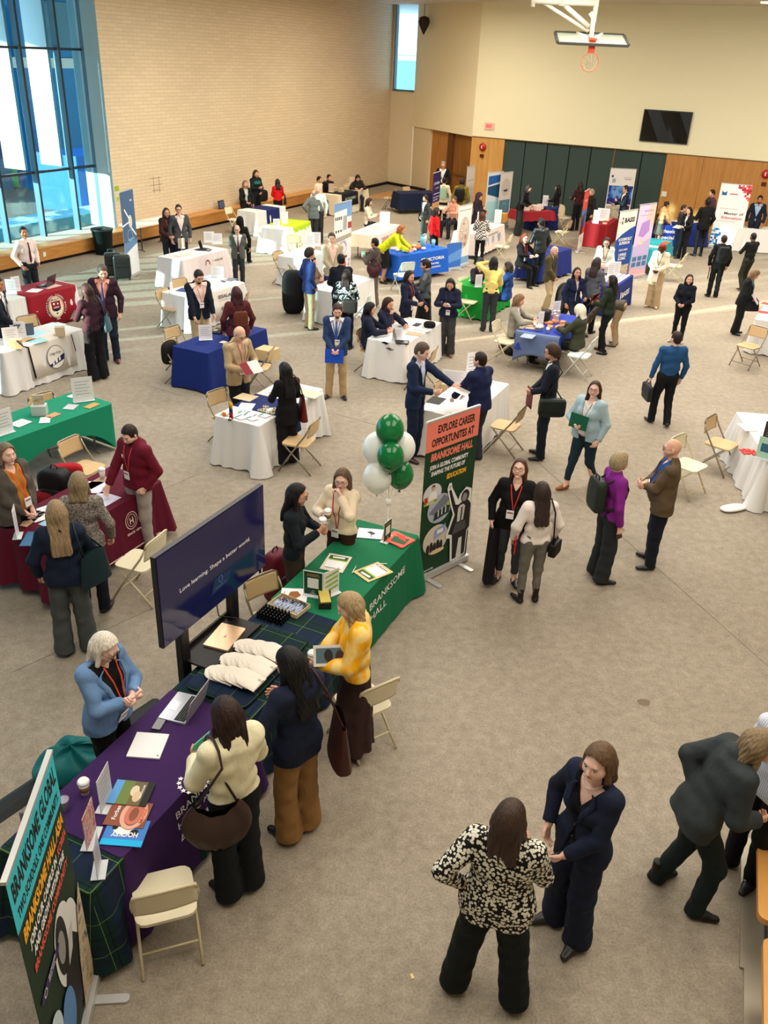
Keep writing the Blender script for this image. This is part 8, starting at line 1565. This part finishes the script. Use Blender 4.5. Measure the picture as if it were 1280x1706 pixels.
for (u, v, w_, h_, r, c_, lb) in ((345, 663, 0, 0, 0, 0, ''), (412, 684, .22, .3, 10, (70, 120, 90), ''), (410, 662, .26, .30, 0, (206, 186, 150), 'tan folder with an emblem on the navy runner'), (410, 678, .30, .22, 20, W, 'white sheet on the navy runner'), (449, 684, .2, .1, 0, W, 'white card by the long-haired visitor'), (514, 656, .3, .4, 0, (186, 190, 170), 'green-edged leaflet at the far end of the flag table'),
    (727, 667, .3, .22, 0, (44, 44, 46), 'dark printed sheet between the two men'), (716, 679, .3, .2, 10, W, 'white sheet in front of the dark printed one'), (762, 642, .2, .2, 0, (226, 130, 110), 'orange leaflet beside the wide white sign'), (690, 556, .22, .3, 10, (190, 160, 130), 'tan sheet on the navy students table'), (706, 549, .22, .3, -10, (200, 196, 206), 'grey sheet on the navy students table'), (695, 541, .22, .12, 0, (60, 60, 80), 'dark leaflet on the navy students table'), (662, 577, .2, .1, 0, (40, 40, 46), ''),
    (84, 477, .4, .3, 0, (230, 200, 190), 'open brochure on the red BRENT cover, far'), (58, 484, .3, .25, 20, W, 'white brochure on the red BRENT cover, near'), (60, 556, .42, .26, 10, (190, 224, 240), 'pale blue brochure on the cream banner table, near'), (62, 568, .3, .26, -10, (170, 220, 226), 'turquoise brochure on the cream banner table'), (92, 542, .34, .22, 0, (214, 236, 232), 'pale brochure on the cream banner table, far'), (45, 566, .26, .2, 0, (210, 176, 130), 'tan envelope on the cream banner table'),
    (42, 862, .36, .30, 10, (222, 184, 150), 'tan brochure on the maroon table'), (70, 856, .3, .3, -20, W, 'white sheet beside the tan brochure on the maroon table'), (155, 812, .30, .34, 25, (226, 222, 240), 'white sheet at the far end of the maroon table'), (172, 832, .28, .3, 0, (210, 206, 226), 'pale sheet beside the hooded man'), (162, 804, .34, .14, 0, (190, 160, 140), 'narrow printed card at the far end of the maroon table'), (60, 898, .3, .26, 30, (60, 110, 150), 'blue and white brochures at the near end of the maroon table'), (92, 868, .3, .2, 0, (150, 190, 220), 'light blue brochure beside the grey sweater'),
    (34, 705, .24, .2, 0, W, 'leaflet with a red mark on the teal table'), (75, 700, .22, .14, 40, (220, 226, 220), 'curved pale leaflet on the teal table'), (88, 692, .2, .12, 0, (226, 150, 110), 'orange leaflet on the teal table'), (118, 678, .2, .16, 20, (200, 196, 200), 'grey booklet on the teal table'), (153, 676, .22, .12, 0, (200, 150, 90), 'brown cards fanned on the teal table'), (26, 697, .3, .2, 20, (220, 220, 236), ''), (120, 660, .12, .1, 0, W, 'small white box on the teal table'),
    (258, 438, .0, 0, 0, 0, ''), (305, 424, .5, .24, 0, (226, 216, 196), 'row of cream leaflets on the pinkish white table'), (337, 415, .36, .24, 0, (70, 60, 66), 'dark booklet on the pinkish white table'), (352, 461, .4, .3, 0, (190, 200, 220), 'pale blue sheet on the EISALAM table'), (306, 483, .3, .24, 10, (60, 70, 120), 'navy booklet on the EISALAM table'), (385, 466, .3, .2, 0, (120, 130, 140), 'grey brochure on the EISALAM table'),
    (372, 570, .12, .1, 0, (230, 214, 196), 'small cream card on the royal blue table'), (790, 467, .24, .2, 0, (206, 226, 206), 'white slip on the vivid green table'), (880, 428, .24, .3, 0, (226, 200, 210), 'pink sheet on the dark blue table'), (886, 545, .3, .22, 10, (232, 196, 160), 'peach booklet on the book table'), (880, 560, .3, .24, 0, (150, 164, 190), 'blue-grey booklet on the book table'), (1090, 411, .3, .3, 0, (232, 210, 180), 'cream sheet on the turquoise table'), (1110, 404, .4, .2, 0, (226, 96, 60), 'orange leaflets on the turquoise table'),
    (1262, 372, .3, .2, 0, (230, 180, 160), 'pink leaflet on the right white table'), (1272, 520, .2, .2, 10, (206, 60, 60), 'red leaflet on the upper right-edge table, near'), (1278, 506, .2, .2, -10, (200, 70, 60), 'red leaflet on the upper right-edge table, far'), (1246, 712, .3, .2, 30, (236, 232, 230), 'white napkin on the candy table')):
    if not lb or not w_: continue
    paper(lb, u, v, w_, h_, r, mt=(None if c_ == W else mat(c_, .6)), name='leaflet' if 'leaflet' in lb else 'brochure' if 'brochure' in lb else 'paper', cat='paper', th=.004)
rg = random.Random(11)
def scatter(name, label, cat, t, n, x, y, fn, group, z=.752, rot=180):
    o0 = None
    for k in range(n):
        px, py = rg.uniform(*x), rg.uniform(*y)
        if o0 is None: o = item(name, label, cat, (0, 0, 0), 0, fn); o0 = o
        else: o = o0.copy(); COL.objects.link(o)
        o.location = local(t, px, py, z+.0006*k); o.rotation_euler = (0, 0, t['rz']+R_(rg.uniform(-rot, rot))); tag(o, label, cat, group)
bx = lambda w, d, h, c_: (lambda mb: mb.use(mat(c_, .6)).box((0, 0, h/2), (w, d, h)))
scatter('leaflet', 'small white leaflet with a green strip in front of the navy runner', 'leaflet', tA, 12, (.10, .42), (.10, .66), lambda mb: (mb.use(PAP).box((0, 0, .002), (.12, .16, .003)), mb.use(mat((70, 130, 110), .6)).box((0, .05, .0042), (.10, .03, .001))), 'small leaflets on the flag table', rot=15)
scatter('magnet', 'small cream square giveaway beside the leaflets', 'giveaway', tA, 16, (.44, .66), (.06, .34), lambda mb: (mb.use(mat((226, 214, 180), .5)).box((0, 0, .006), (.05, .05, .01)), mb.use(mat((30, 30, 34), .5)).box((0, 0, .0125), (.03, .03, .002))), 'square giveaways on the flag table', rot=40)
o = empty('small_flag', tuple(at(383, 700, .75)), 0); tag(o, 'small yellow, blue and red table flag on the white table', 'flag')
mb = MB([mat((40, 34, 30), .4)]); mb.lathe([(.03, 0), (.03, .012), (.006, .018)], 12); mb.tube([(0, 0, .01), (0, 0, .30)], .004, 6); mb.build('flag_stand', None, o)
for c_, z0, z1 in (((250, 206, 40), .19, .29), ((40, 60, 150), .13, .19), ((200, 30, 50), .04, .13)): mb = MB([mat(c_, .7)]); mb.grid(lambda a, b: (.05*a, .012*sin(a*6), z0+(z1-z0)*b-.03*a), 6, 2); p_ = mb.build('flag_stripe', None, o); p_.modifiers.new('t', 'SOLIDIFY').thickness = .002
item('orange', 'round orange stress ball beside the small flag', 'ball', at(374, 690, .78), 0, lambda mb: mb.use(mat((240, 110, 30), .5)).lathe([(.03*sin(pi*i/10)+1e-4, -.03*cos(pi*i/10)) for i in range(11)], 16))
scatter('candy', 'red wrapped candy in the loose pile at the right edge', 'candy', tDD, 46, (.06, .06), (.2, .2), lambda mb: mb.use(mat((220, 40, 36), .35)).lathe([(.002, -.03), (.012, -.022), (.004, -.016), (.013, -.008), (.013, .008), (.004, .016), (.012, .022), (.002, .03)], 8, Matrix.Rotation(pi/2, 4, 'X') @ Matrix.Identity(4)), 'red candies on the white table')
cc = at(1243, 753, .765)
for o in [q for q in bpy.data.objects if q.name.startswith('candy')]: a, r = rg.uniform(0, 6.28), rg.uniform(0, 1)**.5; o.location = (cc[0]+.04+.13*r*cos(a), cc[1]+.10*r*sin(a), .766+.012*rg.random()*(1-r)); o.rotation_euler = (0, 0, rg.uniform(0, 6))
scatter('snack_pack', 'cream snack pack heaped on the VICTORIA table', 'snack', tQ, 26, (.35, 1.2), (.15, .65), lambda mb: sq(mb.use(mat((236, 214, 180), .5)), (0, 0, .035), (.13, .09, .07), .6, None, 12, 8), 'snack packs on the VICTORIA table')
scatter('snack_pack', 'orange-brown snack pack on the VICTORIA table', 'snack', tQ, 8, (.5, 1.3), (.2, .6), lambda mb: sq(mb.use(mat((190, 110, 60), .5)), (0, 0, .06), (.12, .09, .08), .6, None, 12, 8), 'brown snack packs on the VICTORIA table')
for (x, y, c_, lb) in ((1.3, .4, (110, 190, 214), 'tall light blue bottle on the VICTORIA table'), (1.5, .5, (214, 226, 220), 'tall white bottle on the VICTORIA table'), (1.7, .35, (150, 210, 220), 'short blue bottle on the VICTORIA table')): bottle(lb, local(tQ, x, y, .752), c_, .05, .34 if 'tall' in lb else .2)
scatter('book', 'small peach packet among the books', 'packet', tW_, 12, (.45, 1.1), (.12, .5), bx(.14, .1, .04, (214, 140, 96)), 'peach packets on the book table', rot=30)
scatter('tin', 'white tin with a grey band on the book table', 'tin', tW_, 7, (.22, .4), (.15, .6), lambda mb: (mb.use(mat((226, 222, 214), .4)).lathe([(.035, 0), (.035, .10)], 12), mb.use(mat((110, 110, 116), .4)).lathe([(.036, .03), (.036, .06)], 12)), 'white tins on the book table')
scatter('packet', 'grey and pink packet behind the books', 'packet', tW_, 9, (1.0, 1.5), (.3, .68), bx(.12, .05, .13, (190, 170, 176)), 'grey packets on the book table', rot=20)
item('bag', 'small black bag standing among the books', 'bag', local(tW_, .95, .52, .752), tW_['rz'], lambda mb: sq(mb.use(mat((20, 22, 30), .6)), (0, 0, .13), (.28, .18, .26), .5))
for r_ in range(3):
    scatter('brochure', 'small printed brochure in the rows on the BASIS table, %s row' % ('front', 'middle', 'back')[r_], 'brochure', tX, 1, (.3, .3), (.1, .1), lambda mb: (mb.use(PAP).box((0, 0, .003), (.12, .17, .004)), mb.use(mat((150, 90, 80), .6, 'photo', (60, 70, 110), 2)).box((0, .02, .0055), (.10, .09, .001))), 'brochures on the BASIS table', rot=1)
    o0 = [q for q in bpy.data.objects if q.name.startswith('brochure') and 'BASIS table, %s' % ('front', 'middle', 'back')[r_] in q.get('label', '')][0]
    for k in range(8):
        o = o0 if k == 0 else o0.copy()
        if k: COL.objects.link(o)
        o.location = local(tX, .42+.145*k, .14+.2*r_, .752)
scatter('box', 'white gift box in the row on the red table before the partition', 'box', tEE, 6, (.2, 1.2), (.2, .6), bx(.2, .16, .16, (232, 216, 206)), 'white boxes on the red table', rot=6)
scatter('brochure', 'pink and white brochure on the dark red table', 'brochure', tZ, 8, (.2, 1.6), (.1, .66), bx(.2, .14, .03, (222, 150, 136)), 'brochures on the dark red table', rot=30)
scatter('brochure', 'cream brochure on the cream table right of the seal banner', 'brochure', tP, 6, (.2, 2.0), (.1, .66), bx(.26, .18, .01, (226, 200, 170)), 'brochures on the cream table', rot=30)
scatter('box', 'small beige box on the beige table by the brick wall', 'box', tO, 6, (.3, 2.2), (.3, .8), bx(.2, .16, .14, (206, 186, 150)), 'boxes on the beige table', rot=20)
scatter('brochure', 'lime brochure on the lime green runner', 'brochure', tL, 6, (.55, 1.6), (.2, .7), bx(.2, .16, .02, (190, 216, 60)), 'lime brochures', rot=20)
scatter('brochure', 'brochure on the printed white table', 'brochure', tS, 6, (.6, 2.1), (.2, .7), bx(.24, .18, .02, (220, 206, 190)), 'brochures on the printed white table', rot=20)
scatter('paper', 'paper on the long navy table before the wood panelling', 'paper', tAA, 9, (.2, 2.2), (.15, .6), bx(.24, .18, .012, (222, 216, 210)), 'papers on the long navy table', rot=30)
item('sign_board', 'blue sign board lettered Schools Special at the long navy table', 'sign', at(1111, 392, .42), R_(-8), lambda mb: (mb.use(mat((34, 60, 150), .5)).box((0, 0, 0), (.62, .02, .66)), draw(mb, Matrix.Translation((0, -.011, 0)), [('t', W, 'Schools', 0, .08, .12, .5), ('t', W, 'Special', 0, -.12, .12, .5)])))
item('box', 'yellow-brown wooden box on the printed white table', 'box', at(838, 369, .75), TA, lambda mb: mb.use(mat((190, 140, 60), .6)).box((0, 0, .13), (.3, .2, .26)))
item('box', 'clear box of pamphlets on the teal table', 'box', at(67, 690, .75), .2, lambda mb: (mb.use(mat((190, 200, 196), .3)).box((0, 0, .07), (.2, .16, .14)), mb.use(mat((90, 66, 50), .6, 'photo', (200, 180, 150))).box((0, .02, .17), (.15, .03, .22), .1)))
laptop('black laptop open on the BRENT table', 76, 476, 196, (70, 40, 50), (40, 40, 44), w=.36)
laptop('grey laptop open on the cream banner table', 38, 557, 150, (90, 100, 116), (60, 60, 64), w=.34)
laptop('tablet computer on a stand, pinkish white table', 344, 417, 20, (40, 40, 46), (50, 50, 54), w=.22)
laptop('dark tablet propped up on the navy students table', 671, 571, 20, (30, 30, 34), (40, 40, 44), w=.22)
laptop('black laptop behind the white sign on the royal blue table', 364, 552, 190, (24, 24, 28), (30, 30, 34), w=.34)
for (u, v, lb) in ((642, 572, 'black phone at the near end of the navy students table'), (650, 582, 'black phone beside the propped tablet'), (372, 469, 'black phone at the far end of the EISALAM table')): phone(lb, at(u, v, .752), .6)
item('pouch', 'dark fuzzy pouch at the far end of the navy students table', 'pouch', at(716, 541, .80), 0, lambda mb: sq(mb.use(mat((24, 20, 20), .9)), (0, 0, 0), (.24, .18, .14), .8))
item('paper_bag', 'small brown paper bag with black handles at the cream banner table, near', 'bag', at(28, 580, .75), .3, lambda mb: (mb.use(mat((206, 180, 146), .7)).box((0, 0, .08), (.2, .12, .16)), mb.use(mat((20, 20, 24), .6)).tube([(.02, -.07, .15), (.12, -.08, .05), (.2, -.06, .01)], .012, 6)))
item('paper_bag', 'small brown paper bag at the cream banner table, far', 'bag', at(101, 559, .75), .3, lambda mb: mb.use(mat((206, 186, 156), .7)).box((0, 0, .08), (.16, .12, .16)))
item('bag', 'black bag on the bench by the brick wall', 'bag', Vector((*(Cc-dL*11.0+nL*.3), .45)), .9, lambda mb: sq(mb.use(mat((20, 18, 20), .7)), (0, 0, .2), (.6, .34, .42), .5))
item('bag', 'olive bag on the bench beside the black bag', 'bag', Vector((*(Cc-dL*11.8+nL*.3), .45)), .9, lambda mb: sq(mb.use(mat((64, 52, 34), .8)), (0, 0, .13), (.6, .34, .28), .5))
item('tablet', 'small tablet standing on the bench by the brick wall', 'tablet', Vector((*(Cc-dL*13.3+nL*.25), .45)), rzL, lambda mb: (mb.use(mat((40, 40, 44), .4)).box((0, 0, .14), (.34, .02, .28), 0, -.2), mb.use(mat((80, 96, 130), .2)).box((0, -.014, .14), (.28, .005, .22), 0, -.2)))
item('litter', 'small white slip lying on the floor left of the dotted blouse woman', 'litter', at(768, 1467, .0), .8, lambda mb: mb.use(mat((226, 214, 160), .7)).box((0, 0, .003), (.03, .07, .005)))
item('litter', 'small yellow slip lying on the floor near the bottom of the picture', 'litter', at(687, 1627, .0), .4, lambda mb: mb.use(mat((230, 206, 150), .7)).box((0, 0, .003), (.02, .035, .005)))
item('floor_stain', 'round brownish stain on the grey floor', 'stain', at(1073, 1170, .0), 0, lambda mb: mb.use(mat((118, 104, 88), .9)).prism([(.062*cos(a)*(1+.12*sin(5*a)), .05*sin(a)*(1+.1*sin(3*a))) for a in np.linspace(0, 2*pi, 25)[:-1]], .0005, .0015))
item('cloth_bundle', 'white cloth bundle on the floor under the candy table', 'cloth', at(1222, 846, .03), .4, lambda mb: sq(mb.use(WHITE), (0, 0, 0), (.42, .2, .05), .8))
item('coat', 'black coat draped over a chair behind the book table', 'coat', at(938, 500, .55) , 1.0, lambda mb: sq(mb.use(mat((20, 20, 22), .85, 'cloth')), (0, 0, 0), (.5, .3, .8), .7))
item('coat', 'long dark coat hanging from the arm of the woman in the black cardigan', 'coat', tuple(hp3('blackc', 1)-Vector((0, 0, .32))), P['blackc']['rz'], lambda mb: mb.use(mat((22, 22, 26), .8, 'cloth')).grid(lambda a, b: ((.05+.02*(1-b))*cos(2*pi*a), (.10+.05*(1-b))*sin(2*pi*a)+.01*sin(a*40), -.36+.72*b), 24, 10))
